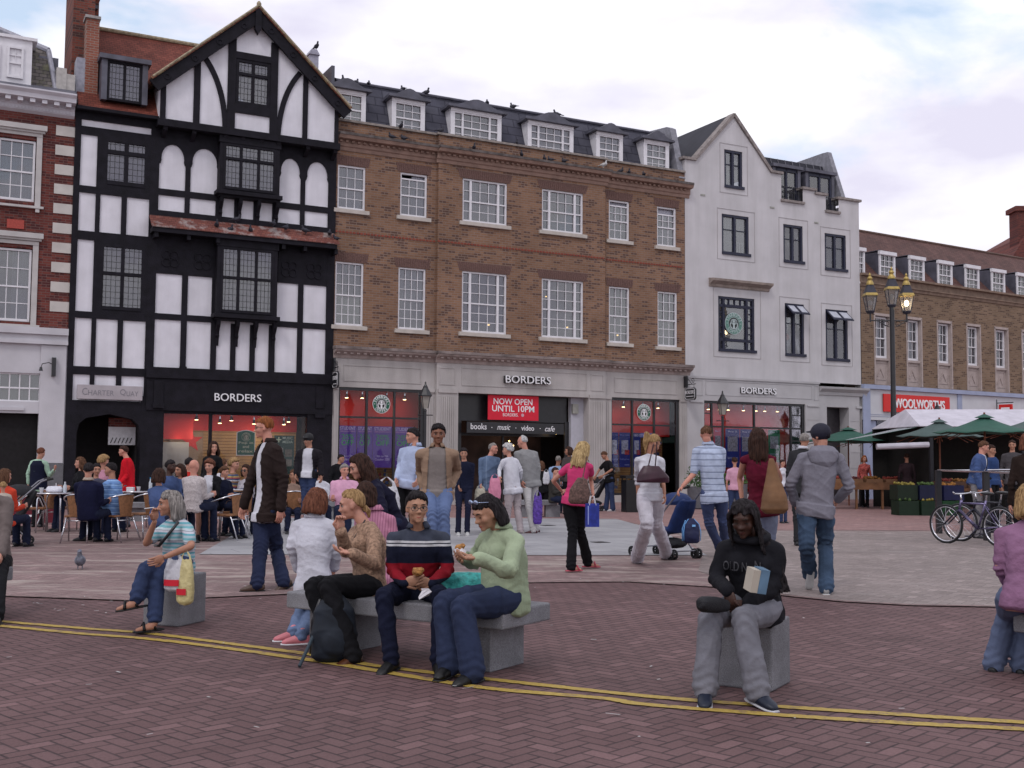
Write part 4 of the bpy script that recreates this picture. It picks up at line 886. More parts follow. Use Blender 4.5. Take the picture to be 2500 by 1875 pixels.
# rows of books and cards behind the glass
rr = random.Random(5)
for x0, x1, z0, z1, n in ((1.75, 2.45, .5, 2.2, 90), (-.05, .7, .45, 1.1, 24), (-9.6, -7.2, .5, 1.1, 60)):
 mb = MB()
 for k in range(n):
  x = rr.uniform(x0, x1); z = z0 + round((z1 - z0) * rr.random() * 8) / 8; mb.mat(rr.randrange(4)); mb.box(x, x + .07, .8, .83, z, z + .1)
 o = mb.build('book_display', [M('bk' + str(i), c, .6, .3, 20) for i, c in enumerate(((.5, .5, .5), (.25, .05, .05), (.05, .08, .2), (.35, .3, .15)))], bb); o['kind'] = 'stuff'
G1 = 'purple student discount posters in the shop window'
for k, (a, b) in enumerate(((-9.75, -9.19), (-9.17, -8.67), (-8.66, -8.04), (-7.98, -7.35))):
 poster(a, b, 1.15, 2.41, '5a3796', [('STUDENT', .06, .90, .88, .08, 'd8c8e8'), ('DISCOUNT DAYS', .08, .85, .84, .035, 'd09ac8'), ('20%', .15, .68, .7, .12, '2f9a55'), ('OFF', .15, .53, .7, .13, '2fb04a'), ('5th to 7th', .2, .25, .6, .05, 'd8d0f0'), ('October 2005', .12, .17, .76, .06, 'd8d0f0')],
  'purple student discount poster, ' + ['leftmost behind the first pane', 'second, crossed by the glazing bar', 'third, in the middle pane', 'fourth, behind the man in pale blue shirt'][k], group=G1)
G2 = 'blue book offer posters in the shop window'
for k, (a, b) in enumerate(((-.12, .22), (.25, .70), (.80, 1.12))):
 poster(a, b, 1.2, 2.38, '1d2a78', [('Buy one', .1, .90, .8, .05, '7c8cc8'), ('half price', .1, .20, .8, .05, '8fa0dc'), ('BORDERS', .5, .05, .4, .03, 'a0a8d8')], 'dark blue poster with book cover, ' + ['narrow one at the left window edge', 'wide one beside the litter bin', 'one under the round coffee sign'][k], group=G2,
  pic=[(.2, .38, .8, .78, 'a8acc0'), (.5, .36, .9, .5, 'b84038')])
poster(.84, 1.62, 2.22, 2.38, '6a6eb0', [('BIG CITY READS', .05, .2, .9, .5, 'd8d8ee')], 'pale violet banner strip across the blue poster window')
# entrance: black fascia, banner, doors
mb = MB(); mb.box(-5.92, -1.7, .32, .36, 2.66, 3.52).box(-5.92, -5.6, .3, .36, 0, 2.7).box(-1.78, -1.62, .3, .36, 0, 2.7).box(-3.82, -3.76, .9, .96, 0, 2.3).box(-5.6, -1.8, .86, 1.0, 2.2, 2.3)
mb.build('entrance_frame', blackm, bb)
MB().box(-1.62, -1.12, -.14, -.0, 3.1, 3.2).build('reveal_alarm', M('red_paint', (.5, .02, .02), .4, .1), bb) if False else None
MB().box(-1.62, -1.13, .17, .35, 0, 3.52).build('pier', M('lit_pier', (.45, .45, .50), .8, .05), bb)  # return of the stone pier, coloured paler to look lit
MB().box(-1.60, -1.38, .08, .168, 2.98, 3.3).build('camera_box', M('grey_box', (.30, .30, .27), .6, .2), bb)
nb = thing('fascia_sign', 'black fascia board reading books music video cafe over the doorway', 'sign', FO, FROT)
MB().box(-5.55, -2.0, -.02, .03, 2.27, 2.62).build('board', blackm, nb)
text('lettering', 'books', signwhite, nb, -5.42, 2.38, .56, .19, y=-.021, depth=.01, fat=.003); text('lettering', 'music', signwhite, nb, -4.48, 2.38, .48, .17, y=-.021, depth=.01, shear=.35)
text('lettering', 'video', signwhite, nb, -3.60, 2.37, .47, .17, y=-.021, depth=.01, fat=.004); text('lettering', 'cafe', signwhite, nb, -2.72, 2.36, .37, .18, y=-.021, depth=.01, shear=.35)
for x in (-4.67, -3.80, -2.90): MB().disc((x, 2.45), .015, -.03, -.02, 8).build('dot', signwhite, nb)
bn = thing('banner', 'red banner reading NOW OPEN UNTIL 10PM above the shop entrance', 'banner', FO, FROT)
red_b = M('banner_red', (.62, .012, .035), .55, .06)
MB().box(-4.82, -2.97, -.03, -.02, 2.70, 3.50).build('sheet', red_b, bn)
text('lettering', 'NOW OPEN', signwhite, bn, -4.62, 3.20, 1.42, .20, y=-.031, depth=.004, fat=.012); text('lettering', 'UNTIL 10PM', signwhite, bn, -4.67, 2.97, 1.54, .20, y=-.031, depth=.004, fat=.012)
text('lettering', 'BORDERS.', signwhite, bn, -4.28, 2.82, .56, .10, y=-.031, depth=.004); MB().disc((-3.56, 2.87), .055, -.036, -.031, 12).build('emblem', M('pale_pink', (.6, .35, .4), .5, 0), bn)
lt1 = text('lettering', 'BORDERS', signwhite, bb, -4.33, 3.89, 1.66, .24, y=-.30, depth=.03)
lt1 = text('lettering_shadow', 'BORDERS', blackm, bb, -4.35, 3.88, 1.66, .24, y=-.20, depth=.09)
# inside the entrance: a few warm lamps and dim shelves
mb = MB(); mb.box(-5.9, -1.65, 2.2, 2.4, 0, 3.4); mb.build('shop_interior', M('dim_shelves', (.05, .03, .025), .8, .6, 2), bb)
for k, (x, z) in enumerate([(-3.2, 2.05), (-2.6, 2.05), (-3.3, 1.75), (-2.7, 1.75), (-3.05, 1.9), (-2.75, 1.6), (-5.7, 2.62), (-2.0, 2.3)]):
 MB().ell((x, 1.6 if k < 6 else .5, z), (.028, .028, .028) if k < 6 else (.1, .03, .02), None, 8, 6).build('ceiling_lamp', lampo, bb)
l = bpy.data.lights.new('shop_light', 'POINT'); l.energy = 8; l.color = (1, .75, .5); lo = bpy.data.objects.new('shop_light', l); C.objects.link(lo); lo.parent = bb; lo.location = (-3.4, 1.5, 2.6)
def hanging(x, z0, z1, off, label, w=.5):
 s = thing('hanging_sign', label, 'sign', FO, FROT)
 mb = MB(); mb.box(x - .06, x + .0, -.25, -.06, z1 + .02, z1 + .42).build('bracket', blackm, s)
 mb = MB(); mb.tube([(x - .03, -.1, z1 + .12), (x - .03, -off - w, z1 + .12)], .014); 
 pts = []
 for k in range(26): a = k / 25 * 2.6 * math.pi; q = .10 * (1 - k / 32); pts.append((x - .03, -off - w + .16 + q * math.cos(a), z1 + .23 + q * math.sin(a)))
 mb.tube(pts, .01, 5); mb.tube([(x - .03, -.08, z1 + .4), (x - .03, -.3, z1 + .3), (x - .03, -.5, z1 + .13)], .012); mb.tube([(x - .03, -off - .1, z1 + .12), (x - .03, -off - .1, z1)], .008).tube([(x - .03, -off - w + .1, z1 + .12), (x - .03, -off - w + .1, z1)], .008)
 mb.build('scroll_bracket', blackm, s)
 c = .07; a, b = -off - w, -off; P = [(a + c, z0), (b - c, z0), (b, z0 + c), (b, z1 - c), (b - c, z1), (a + c, z1), (a, z1 - c), (a, z0 + c)]
 MB().prismx(P, x - .05, x).build('board', blackm, s)
 mb = MB(); Q = [(a + .03 + (p[0] - a) * (w - .06) / w, z0 + .03 + (p[1] - z0) * (z1 - z0 - .06) / (z1 - z0)) for p in P]
 for p, q in zip(Q, Q[1:] + Q[:1]): mb.tube([(x - .052, p[0], p[1]), (x - .052, q[0], q[1])], .008, 4)
 mb.build('border_line', signwhite, s)
 t_ = text('lettering', 'BORDERS', signwhite, s, 0, 0, w * .82, .12, y=0, depth=.004)
 t_.matrix_local = Matrix.Translation((x - .052, b - .09 * w, z0 + (z1 - z0) * .5)) @ Matrix.Rotation(-math.pi / 2, 4, 'Z')
 mb = MB().box(x - .056, x - .052, a + .1, b - .1, z0 + .12, z0 + .14); mb.build('rule', signwhite, s)
 return s
hanging(2.9, 3.55, 3.98, .10, 'black hanging shop sign with cut corners on scroll bracket beside the stucco building', .62)
hanging(-10.0, 3.5, 4.0, .10, 'black hanging shop sign on bracket beside the half-timbered building', .5)
# ================================================================ white rendered building
wb = bld('white_building', 'white rendered building with pointed gable, stepped parapet and dark casement windows')
stucco = streak(M('white_stucco', (.52, .505, .52), .9, .06, 1.3, .3, 70), .09, 1.1)
WH = [(4.73, 5.56, 11.42, 12.82), (4.60, 5.84, 8.95, 10.42), (7.48, 8.43, 8.9, 10.34), (9.52, 10.60, 8.78, 10.2), (4.42, 6.08, 5.4, 7.39), (7.52, 8.45, 5.38, 7.35), (9.52, 10.64, 5.3, 7.26)]
mb = MB(); WX0, WX1 = 2.96, 11.3
wall(mb, WX0, 7.40, 4.42, 12.22, WH[:2] + WH[4:5]); wall(mb, 7.40, 8.45, 4.42, 11.2, [WH[2], WH[5]]); wall(mb, 8.45, 9.05, 4.42, 11.78, []); wall(mb, 9.05, 9.6, 4.42, 11.66, [WH[3], WH[6]]); wall(mb, 9.6, 10.25, 4.42, 11.02, [WH[3], WH[6]]); wall(mb, 10.25, WX1, 4.42, 11.6, [WH[3], WH[6]])
mb.add([(x, 0, z) for x, z in ((3.43, 12.22), (4.73, 12.22), (4.73, 13.72), (5.16, 14.1), (3.43, 12.25))], [(0, 1, 2, 4)])
mb.add([(x, 0, z) for x, z in ((4.73, 12.82), (5.56, 12.82), (5.56, 13.62), (5.16, 14.1), (4.73, 13.63))], [(0, 1, 2, 3, 4)])
mb.add([(x, 0, z) for x, z in ((5.56, 12.22), (6.92, 12.22), (5.56, 13.62))], [(0, 1, 2)])
mb.quad((WX1, 0, 0), (WX1, 8, 0), (WX1, 8, 11.6), (WX1, 0, 11.6)); mb.quad((WX0, 0, 11), (WX0, 0, 12.2), (WX0, 2, 12.2), (WX0, 2, 11))
mb.build('wall', stucco, wb)
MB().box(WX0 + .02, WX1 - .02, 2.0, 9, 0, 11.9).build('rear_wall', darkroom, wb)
cop = M('roof_coping', (.24, .21, .20), .85, .3, 8)
def copbeam(mb, a, b, w=.09): mb.beam(a[0], a[1], b[0], b[1], w, -.08, .3)
mb = MB()
copbeam(mb, (2.84, 12.26), (3.45, 12.26)); copbeam(mb, (3.40, 12.28), (5.17, 14.18), .11); copbeam(mb, (5.15, 14.18), (6.93, 12.24), .11); copbeam(mb, (6.88, 12.26), (7.46, 12.26))
copbeam(mb, (7.36, 11.23), (8.5, 11.23)); copbeam(mb, (8.38, 11.82), (9.1, 11.82)); copbeam(mb, (9.04, 11.69), (9.66, 11.69)); copbeam(mb, (9.55, 11.05), (10.3, 11.05)); copbeam(mb, (10.15, 11.64), (WX1 + .08, 11.64))
mb.build('coping', cop, wb)
mb = MB(); mb.add([(3.0, .25, 12.0), (4.6, .25, 12.0), (4.6, 2.5, 13.6), (3.0, 2.5, 13.6)], [(0, 1, 2, 3)])
mb.add([(3.40, .2, 12.33), (5.17, .2, 14.22), (5.17, 4, 14.22), (3.40, 4, 12.33)], [(0, 1, 2, 3)]); mb.add([(5.17, .2, 14.22), (6.93, .2, 12.3), (6.93, 4, 12.3), (5.17, 4, 14.22)], [(0, 1, 2, 3)])
mb.add([(6.2, .45, 11.2), (10.6, .45, 11.2), (10.6, 1.15, 13.18), (6.2, 1.15, 13.18), (6.2, 4, 13.3), (10.6, 4, 13.3)], [(0, 1, 2, 3), (3, 2, 5, 4)])
rf = mb.build('roof', tilemat('zinc_roof', (.065, .065, .085), (.075, .075, .095), .5, 6, (.03, .03, .04)), wb)
mb = MB()
for k in range(12): x = 6.4 + k * .36; mb.tube([(x, .43, 11.2), (x, 1.13, 13.18)], .018, 4)
mb.build('roof_seam', lead, rf)
MB().prismx([(.02, 11.5), (3, 11.5), (3, 13.7), (1.15, 13.72), (.85, 13.7)], 10.52, 10.72).build('party_wall', M('grey_coping'), wb)
for a, b in ((7.0, 8.35), (8.6, 10.05)):
 A, B2 = jx(a, -.3), jx(b, -.3); mb = MB().box(A, A + .14, .3, 1.2, 11.1, 12.58).box(B2 - .14, B2, .3, 1.2, 11.1, 12.58).box(A - .06, B2 + .06, .2, 1.3, 12.58, 12.70); dm = mb.build('dormer', lead, wb)
 mb = MB().box(A + .14, A + .22, .32, .4, 11.2, 12.55).box(B2 - .22, B2 - .14, .32, .4, 11.2, 12.55).box((A + B2) / 2 - .04, (A + B2) / 2 + .04, .32, .4, 11.2, 12.55).box(A + .14, B2 - .14, .32, .4, 12.45, 12.58).box(A + .2, B2 - .2, .34, .38, 11.85, 11.88)
 w_ = mb.build('window', navyframe, dm); MB().box(A + .2, B2 - .2, .37, .375, 11.2, 12.5).build('pane', glass, w_)
for a, b, z in ((7.42, 8.43, 11.28), (9.63, 10.22, 11.1)):
 mb = MB().tube([(a, .02, z + .5), (b, .02, z + .5)], .014, 6); n = int((b - a) / .09)
 for k in range(n + 1): x = a + (b - a) * k / n; mb.tube([(x, .02, z), (x, .02, z + .5)], .008, 4)
 for k in range(n // 2): x = a + (b - a) * (k + .5) * 2 / n; mb.disc((x, z + .3), .045, .01, .03, 8, .03)
 mb.build('balcony_rail', blackm, wb)
def casement(x0, x1, z0, z1, kind, sr):
 y = .08; f = .085; mb = MB().box(x0, x0 + f, y - .06, y + .04, z0, z1).box(x1 - f, x1, y - .06, y + .04, z0, z1).box(x0, x1, y - .06, y + .04, z1 - f, z1).box(x0 - .0, x1 + .07, y - .13, y + .04, z0 - .02, z0 + f)
 cx = (x0 + x1) / 2
 if kind == 'grid':
  a, b, c, d = x0 + .27, x1 - .33, z0 + .42, z1 - .33
  for q in (a, b): mb.box(q - .05, q + .05, y - .05, y + .03, z0, z1)
  for q in (c, d): mb.box(x0, x1, y - .05, y + .03, q - .05, q + .05)
  for k in range(1, 4): xx = a + (b - a) * k / 4; mb.box(xx - .02, xx + .02, y - .03, y + .03, d, z1); 
  for k in range(1, 5): zz = c + (d - c) * k / 5; mb.box(x0, a, y - .03, y + .03, zz - .02, zz + .02); mb.box(b, x1, y - .03, y + .03, zz - .02, zz + .02)
 else:
  mb.box(cx - .05, cx + .05, y - .05, y + .03, z0, z1); zt = z0 + (z1 - z0) * .62; mb.box(x0, x1, y - .02, y + .02, zt - .015, zt + .015)
 o = mb.build('window', navyframe, wb); MB().box(x0 + f, x1 - f, y + .01, y + .016, z0 + f, z1 - f).build('pane', glass, o)
 if kind == 'rail':
  mb = MB().box(x0 + f, x1 - f, .2, .215, z0 + .5, z0 + .53)
  for k in range(9): xx = x0 + f + (x1 - x0 - 2 * f) * (k + .5) / 9; mb.box(xx - .018, xx + .018, .2, .215, z0 + .1, z0 + .5)
  mb.build('guard_rail', M('rail_white', (.6, .6, .62), .6, .05), o)
  c = MB(); vs = []
  for k in range(13): xx = x0 + f + .02 + (x1 - x0) * .42 * k / 12; vs += [(xx, .26 + .015 * math.sin(k * 2.1), z0 + f), (xx, .26 + .015 * math.sin(k * 2.1), z1 - f)]
  c.add(vs, [(2 * k, 2 * k + 2, 2 * k + 3, 2 * k + 1) for k in range(12)]); c.build('curtain', curtain, o)
 if kind == 'vent':
  for a, b in ((x0 + .04, cx - .01), (cx + .01, x1 - .04)):
   mb = MB(); P = [(0, 0), (-.42, -.33)]
   v = lambda x, s, dz=0: (x, y - .07 - .40 * s, z1 - .04 - .36 * s + dz)
   mb.add([v(a, 0), v(b, 0), v(b, 1), v(a, 1), v(a, 0, -.04), v(b, 0, -.04), v(b, 1, -.04), v(a, 1, -.04)], [(0, 1, 2, 3), (7, 6, 5, 4), (0, 4, 5, 1), (1, 5, 6, 2), (2, 6, 7, 3), (3, 7, 4, 0)])
   tv = mb.build('open_light', navyframe, o)
   q = MB(); e = .06; q.add([(a + e, y - .07 - .40 * .15, z1 - .03 - .36 * .15), (b - e, y - .07 - .40 * .15, z1 - .03 - .36 * .15), (b - e, y - .07 - .40 * .88, z1 - .03 - .36 * .88), (a + e, y - .07 - .40 * .88, z1 - .03 - .36 * .88)], [(0, 1, 2, 3)]); q.build('pane', M('pane_pale', (.42, .44, .50), .12, .1, spec=.6), tv)
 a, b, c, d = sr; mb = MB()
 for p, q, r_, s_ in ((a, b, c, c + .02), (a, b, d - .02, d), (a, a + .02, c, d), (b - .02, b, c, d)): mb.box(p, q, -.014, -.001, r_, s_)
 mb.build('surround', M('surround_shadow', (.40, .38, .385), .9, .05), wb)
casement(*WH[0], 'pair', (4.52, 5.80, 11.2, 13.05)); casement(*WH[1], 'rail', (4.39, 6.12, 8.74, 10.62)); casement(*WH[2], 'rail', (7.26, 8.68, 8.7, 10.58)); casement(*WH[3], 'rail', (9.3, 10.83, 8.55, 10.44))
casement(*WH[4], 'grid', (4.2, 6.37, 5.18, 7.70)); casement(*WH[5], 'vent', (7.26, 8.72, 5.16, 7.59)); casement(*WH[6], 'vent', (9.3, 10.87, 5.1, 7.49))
logo(wb, 5.16, 6.43, .40, .06, M('pale_green_glass', (.42, .50, .50), .4, .05), M('logo_green_pale', (.10, .22, .18), .4, .05))
MB().ell((8.0, .5, 6.15), (.13, .13, .13), None, 10, 8).build('red_lantern', redlamp, wb)
MB().prismx([(0, 7.70), (-.05, 7.72), (-.08, 7.80), (-.28, 7.90), (-.30, 7.98), (0, 8.02)], 4.0, 6.75).build('hood', M('hood_stone', (.30, .25, .22), .85, .25, 5, .2), wb)
for x, z in ((3.75, 11.0), (6.95, 10.9), (9.1, 10.55)): MB().box(x - .1, x + .1, -.02, 0, z - .03, z + .03).build('air_brick', M('grey_box'), wb)
mb = MB(); y = -.06                              # stone shop front of the white building
sw = (3.73, 8.42, .25, 3.58); dr = (9.53, 10.65, 0, 3.52)
wall(mb, WX0 + .03, 9.1, 0, 4.38, [sw], y=y, rev=.15); wall(mb, 9.1, 11.2, 0, 4.15, [dr], y=.0, rev=.5)
mb.box(WX0, 9.12, y - .04, y - .001, 4.36, 4.43); mb.box(9.1, 9.1002, y, 0, 0, 4.38)
for a, b, c, d in ((3.80, 8.75, 3.78, 4.30), (3.1, 3.66, 3.75, 4.3), (8.85, 9.06, 3.75, 4.30)):
 for x0, x1, z0, z1 in ((a, b, c, c + .022), (a, b, d - .022, d), (a, a + .022, c, d), (b - .022, b, c, d)): mb.box(x0, x1, y - .014, y - .001, z0, z1)
mb.box(3.1, 3.68, y - .04, y - .001, 3.5, 3.56).box(8.5, 9.08, y - .04, y - .001, 3.5, 3.56)
mb.prismx([(0, 3.95), (-.04, 3.97), (-.06, 4.08), (-.20, 4.20), (-.22, 4.28), (0, 4.30)], 9.12, 11.55); mb.box(11.0, 11.28, -.06, -.001, 3.5, 3.58)
for z in (.6, 1.2, 1.8, 2.4, 3.0): mb.box(10.7, 11.25, -.012, -.001, z, z + .015).box(8.5, 9.08, y - .01, y - .001, z, z + .015)
mb.build('stone_front', M('white_stone', (.42, .41, .42), .85, .08, 1.4, .2, 50), wb)
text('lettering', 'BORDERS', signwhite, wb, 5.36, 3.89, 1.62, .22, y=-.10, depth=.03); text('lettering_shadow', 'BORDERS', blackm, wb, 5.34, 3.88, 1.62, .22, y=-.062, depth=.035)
shopwin(wb, *sw, [4.12, 6.05, 7.78], 2.66, extra=((3.78, 4.12, 3.13), (7.78, 8.35, 3.15), (7.78, 8.35, 2.2)), y=.04)
MB().box(3.7, 8.6, .95, 1.0, .2, 3.62).build('red_band', redshop, wb); MB().box(3.7, 8.5, .2, 2.0, 3.6, 3.66).build('shop_ceiling', MATS['shop_ceiling'], wb)
spots(wb, [4.3, 4.8, 5.2, 5.9, 6.5, 6.9, 7.5], .45, 3.30, 2.8)
MB().box(4.15, 4.6, .5, .56, .3, 2.6).build('display_board', slat, wb)
for a, b, c, lb_, col in ((4.25, 4.62, 1.3, 'pink poster beside the lamp post in the window', 'c0506a'), (4.78, 5.42, 1.2, 'blue poster with silver picture, left one of two right of the lamp post', '223080'), (5.45, 5.98, 1.2, 'blue poster with silver picture, right one beside the window bar', '223081'), (6.75, 7.3, 1.4, 'green poster behind the woman with the dark red top', '1f6a48')):
 poster(a, b, c, 2.6, col, [('Buy 2', .2, .9, .6, .05, 'b0b8dc'), ('save now', .15, .22, .7, .05, 'b0b8dc')], lb_, y=.08, pic=[(.15, .42, .85, .8, '9a9aa6')])
MB().box(9.55, 10.63, .5, .55, 0, 3.5).build('door', M('dark_door'), wb)
# ================================================================ long shop building to the right
W2AZ = R(57.5); W2O = FO + FD * 11.33
ws = bld('long_shop_building', 'long brown brick shop building with tiled roof and row of small dormers', o=W2O, az=W2AZ)
b2 = brickmat('olive_brick', (.175, .115, .075), (.225, .15, .10), (.22, .17, .13), .225, .075, .01, (.09, .055, .04), .25, .18)
WL = 30
wins = [(.74 + 1.93 * k, 1.72 + 1.93 * k) for k in range(14)]
mb = MB(); wall(mb, 0, WL, 4.45, 8.35, [(a, b, 4.48, 7.26) for a, b in wins], rev=.25); mb.quad((0, 0, 0), (0, 6, 0), (0, 6, 4.4), (0, 0, 4.4)); mb.build('wall', b2, ws)
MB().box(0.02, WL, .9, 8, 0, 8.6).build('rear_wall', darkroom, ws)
pw = M('spandrel', (.38, .32, .30), .85, .12, 6, .15)
for k, (a, b) in enumerate(wins):
 mb = MB().box(a, a + .06, -.03, .24, 4.48, 7.26).box(b - .06, b, -.03, .24, 4.48, 7.26).box(a, b, -.03, .24, 7.2, 7.30).box(a + .06, b - .06, .12, .14, 4.48, 5.45).box(a + .06, b - .06, .04, .2, 5.45, 5.54)
 mb.beam(a + .3, 4.8, (a + b) / 2, 5.15, .035, .09, .12); mb.beam(b - .3, 4.8, (a + b) / 2, 5.15, .035, .09, .12)
 for p, q, r_, s_ in ((a + .16, b - .16, 4.68, 4.71), (a + .16, b - .16, 5.33, 5.36), (a + .16, a + .19, 4.68, 5.36), (b - .19, b - .16, 4.68, 5.36)): mb.box(p, q, .10, .12, r_, s_)
 mb.build('window_surround', pw, ws)
 sash(ws, a + .08, b - .08, 5.55, 7.18, 3, 4, y=.18, fr=.07, bar=.022, drape='blind' if False else None)
 MB().box(a + .15, b - .15, .20, .21, 5.63, 6.32).build('blind', M('pale_blind', (.36, .40, .45), .6, .08), ws)
mb = MB().prismx([(0, 8.28), (-.04, 8.3), (-.06, 8.4), (-.10, 8.42), (-.10, 8.46), (0, 8.46)], -.02, WL).prismx([(0, 8.46), (-.02, 8.46), (-.02, 8.7), (-.16, 8.72), (-.16, 8.8), (.3, 8.8)], -.02, WL)
mb.build('cornice', M('brown_cornice', (.20, .14, .105), .85, .25, 5), ws)
mb = MB(); mb.add([(0, .15, 8.78), (WL, .15, 8.78), (WL, 2.6, 11.25), (0, 2.6, 11.25)], [(0, 1, 2, 3)]); mb.build('roof', tilemat('brown_tiles', (.095, .045, .040), (.13, .065, .055), .16, .09, (.03, .02, .02)), ws)
MB().tube([(0, 2.6, 11.27), (WL, 2.6, 11.27)], .06).build('ridge_tiles', M('ridge_brown', (.12, .075, .06), .8, .3), ws)
for k in range(14):
 a = -.45 + 1.82 * k; b = a + .95
 if k == 0: a = .02
 mb = MB().box(a, a + .07, .18, .24, 8.8, 9.80).box(b - .07, b, .18, .24, 8.8, 9.80).box(a - .03, b + .03, .12, .24, 9.72, 9.86); dm = mb.build('dormer_window', white, ws)
 sash(dm, a + .05, b - .05, 8.8, 9.74, 3, 3 if False else 4, y=.24, fr=.04, bar=.02, drape='full' if k == 2 else None)
 mb = MB().prismx([(.24, 8.85), (.24, 9.80), (1.25, 9.86)], a - .02, a + .03).prismx([(.24, 8.85), (.24, 9.80), (1.25, 9.86)], b - .03, b + .02).box(a - .03, b + .03, .2, 1.3, 9.862, 9.89); mb.build('dormer_cheek', lead, dm)
bluep = M('pale_blue_paint', (.30, .34, .47), .6, .08, 3); fascw = M('fascia_white', (.52, .53, .56), .6, .05, 2)
mb = MB().box(0, WL, -.02, .12, 3.08, 4.28); mb.build('fascia', fascw, ws)
mb = MB().box(-.02, WL, -.14, .12, 4.285, 4.45).box(0, .42, -.06, -.021, 0, 4.28).box(5.82, 6.1, -.06, -.021, 3.0, 4.28).box(.6, .95, .1, .2, 0, 3.05)
for z in (3.22, 3.29): mb.box(0, WL, -.035, -.0205, z, z + .012)
mb.build('fascia_trim', bluep, ws)
sg = thing('shop_sign', 'long red shop sign reading WOOLWORTHS in white letters', 'sign', W2O, math.pi / 2 - W2AZ)
MB().box(1.14, 5.2, -.12, -.062, 3.42, 4.12).build('board', M('sign_red', (.60, .018, .015), .45, .05), sg); text('lettering', 'WOOLWORTHS', signwhite, sg, 1.75, 3.58, 3.1, .38, y=-.121, depth=.03, fat=.018)
mb = MB().box(.42, WL, .5, .55, 0, .4); 
for k in range(12): x = .95 + k * 1.35; mb.box(x - .04, x + .04, .1, .16, 0, 3.08)
mb.build('shop_window', M('window_navy', (.05, .06, .10), .5, .2), ws); MB().box(.5, WL, .13, .136, .3, 3.08).build('pane', glassmat('shop_glass_blue', (.6, .62, .68), .05, (.25, .27, .34), .15), ws)
for k, (a, b) in enumerate(((1.0, 1.95), (2.6, 3.6), (3.9, 4.6))):
 p = thing('sale_poster', 'red sale poster in far shop window, ' + ['left of the tall lamp post', 'just right of the tall lamp post', 'rightmost beside the stall'][k], 'poster', W2O, math.pi / 2 - W2AZ, 'red sale posters')
 MB().box(a, b, .10, .11, 1.35, 2.45).build('sheet', M('sale_red', (.5, .02, .03), .5, .1), p)
 mb = MB(); q = (a + b) / 2; mb.beam(a + .05, 1.7, q, 2.2, .07, .08, .099).beam(q, 2.2, b - .08, 1.9, .07, .08, .099).box(a + .1, b - .3, .08, .099, 1.5, 1.58); mb.build('white_graphic', signwhite, p)
h = thing('hanging_sign', 'small red and white hanging sign above the white stall roof', 'sign', W2O, math.pi / 2 - W2AZ)
MB().tube([(8.5, -.02, 4.0), (8.5, -.8, 4.0)], .02).tube([(8.5, -.02, 4.15), (8.5, -.02, 3.6)], .025).build('bracket', blackm, h); MB().box(8.46, 8.54, -.75, -.15, 3.55, 3.93).build('board', M('sign_red'), h)
MB().box(8.455, 8.46, -.65, -.25, 3.7, 3.8).build('rule', signwhite, h)
# distant brick gable at the right edge
ch = thing('brick_gable', 'dark red brick gable with chimney far beyond the tiled roof at the right edge', 'building', (0, 0, 0))
pA, pB, pC = PD(2487, 512, 90), PD(2497, 575, 90), PD(2465, 624, 90)
mb = MB(); mb.prism([(pC.x, 0), (pC.x + 14, 0), (pC.x + 14, pC.z + 9), (pB.x + .2, pB.z), (pC.x, pC.z - .5)], 90, 100); mb.build('gable_wall', redbrick, ch)
MB().box(pA.x + .1, pA.x + 2, 90.5, 92, pB.z - 3, pA.z).box(pA.x - .1, pA.x + 2.2, 90.3, 92.2, pA.z, pA.z + .4).build('chimney', redbrick, ch)
# ================================================================ people
def fabric(name, col, rough=.88, var=.16, bump=.35, scale=6, bscale=26): return M('cloth_' + name, col, rough, var, scale, bump, bscale, spec=.15)
def stripes(name, cols, period, axis=2, duty=.3, third=None, knit=False):
 key = 'cloth_' + name
 if key in MATS: return MATS[key]
 m, t, b = blank(key, .85, .15); co = t.nodes.new('ShaderNodeTexCoord'); sp = t.nodes.new('ShaderNodeSeparateXYZ'); t.links.new(co.outputs['Object'], sp.inputs[0])
 wv = noisen(t, co.outputs['Object'], 3, 2); v = mathn(t, 'ADD', sp.outputs[axis], mathn(t, 'MULTIPLY', wv, .03))
 f = mathn(t, 'FRACT', mathn(t, 'DIVIDE', v, period)); rp = t.nodes.new('ShaderNodeValToRGB'); rp.color_ramp.interpolation = 'CONSTANT'
 e = rp.color_ramp.elements; n = len(cols)
 for i in range(n - 2): e.new(.5)
 for i, (p, c) in enumerate(cols): e[i].position = p; e[i].color = (S(c) if isinstance(c, str) else c) + (1,)
 t.links.new(f, rp.inputs[0]); nz = noisen(t, co.outputs['Object'], 14, 4)
 c = mixc(t, 1., rp.outputs[0], ramp(t, nz, .3, (.85,) * 3, .7, (1.1,) * 3), 'MULTIPLY'); t.links.new(c, b.inputs['Base Color']); addbump(t, b, noisen(t, co.outputs['Object'], 120, 3), .3, .004)
 return m
def hairmat(name, c, c2=None):
 key = 'hair_' + name
 if key in MATS: return MATS[key]
 m, t, b = blank(key, .62, .10); co = t.nodes.new('ShaderNodeTexCoord'); mp_ = t.nodes.new('ShaderNodeMapping'); mp_.inputs['Scale'].default_value = (90, 90, 7); t.links.new(co.outputs['Object'], mp_.inputs['Vector'])
 c = S(c) if isinstance(c, str) else c; c2 = (S(c2) if isinstance(c2, str) else c2) if c2 else tuple(x * 1.9 for x in c)
 n = noisen(t, mp_.outputs[0], 1, 4, .6); t.links.new(ramp(t, n, .35, tuple(x * .55 for x in c), .66, c2), b.inputs['Base Color']); addbump(t, b, n, .5, .004); return m
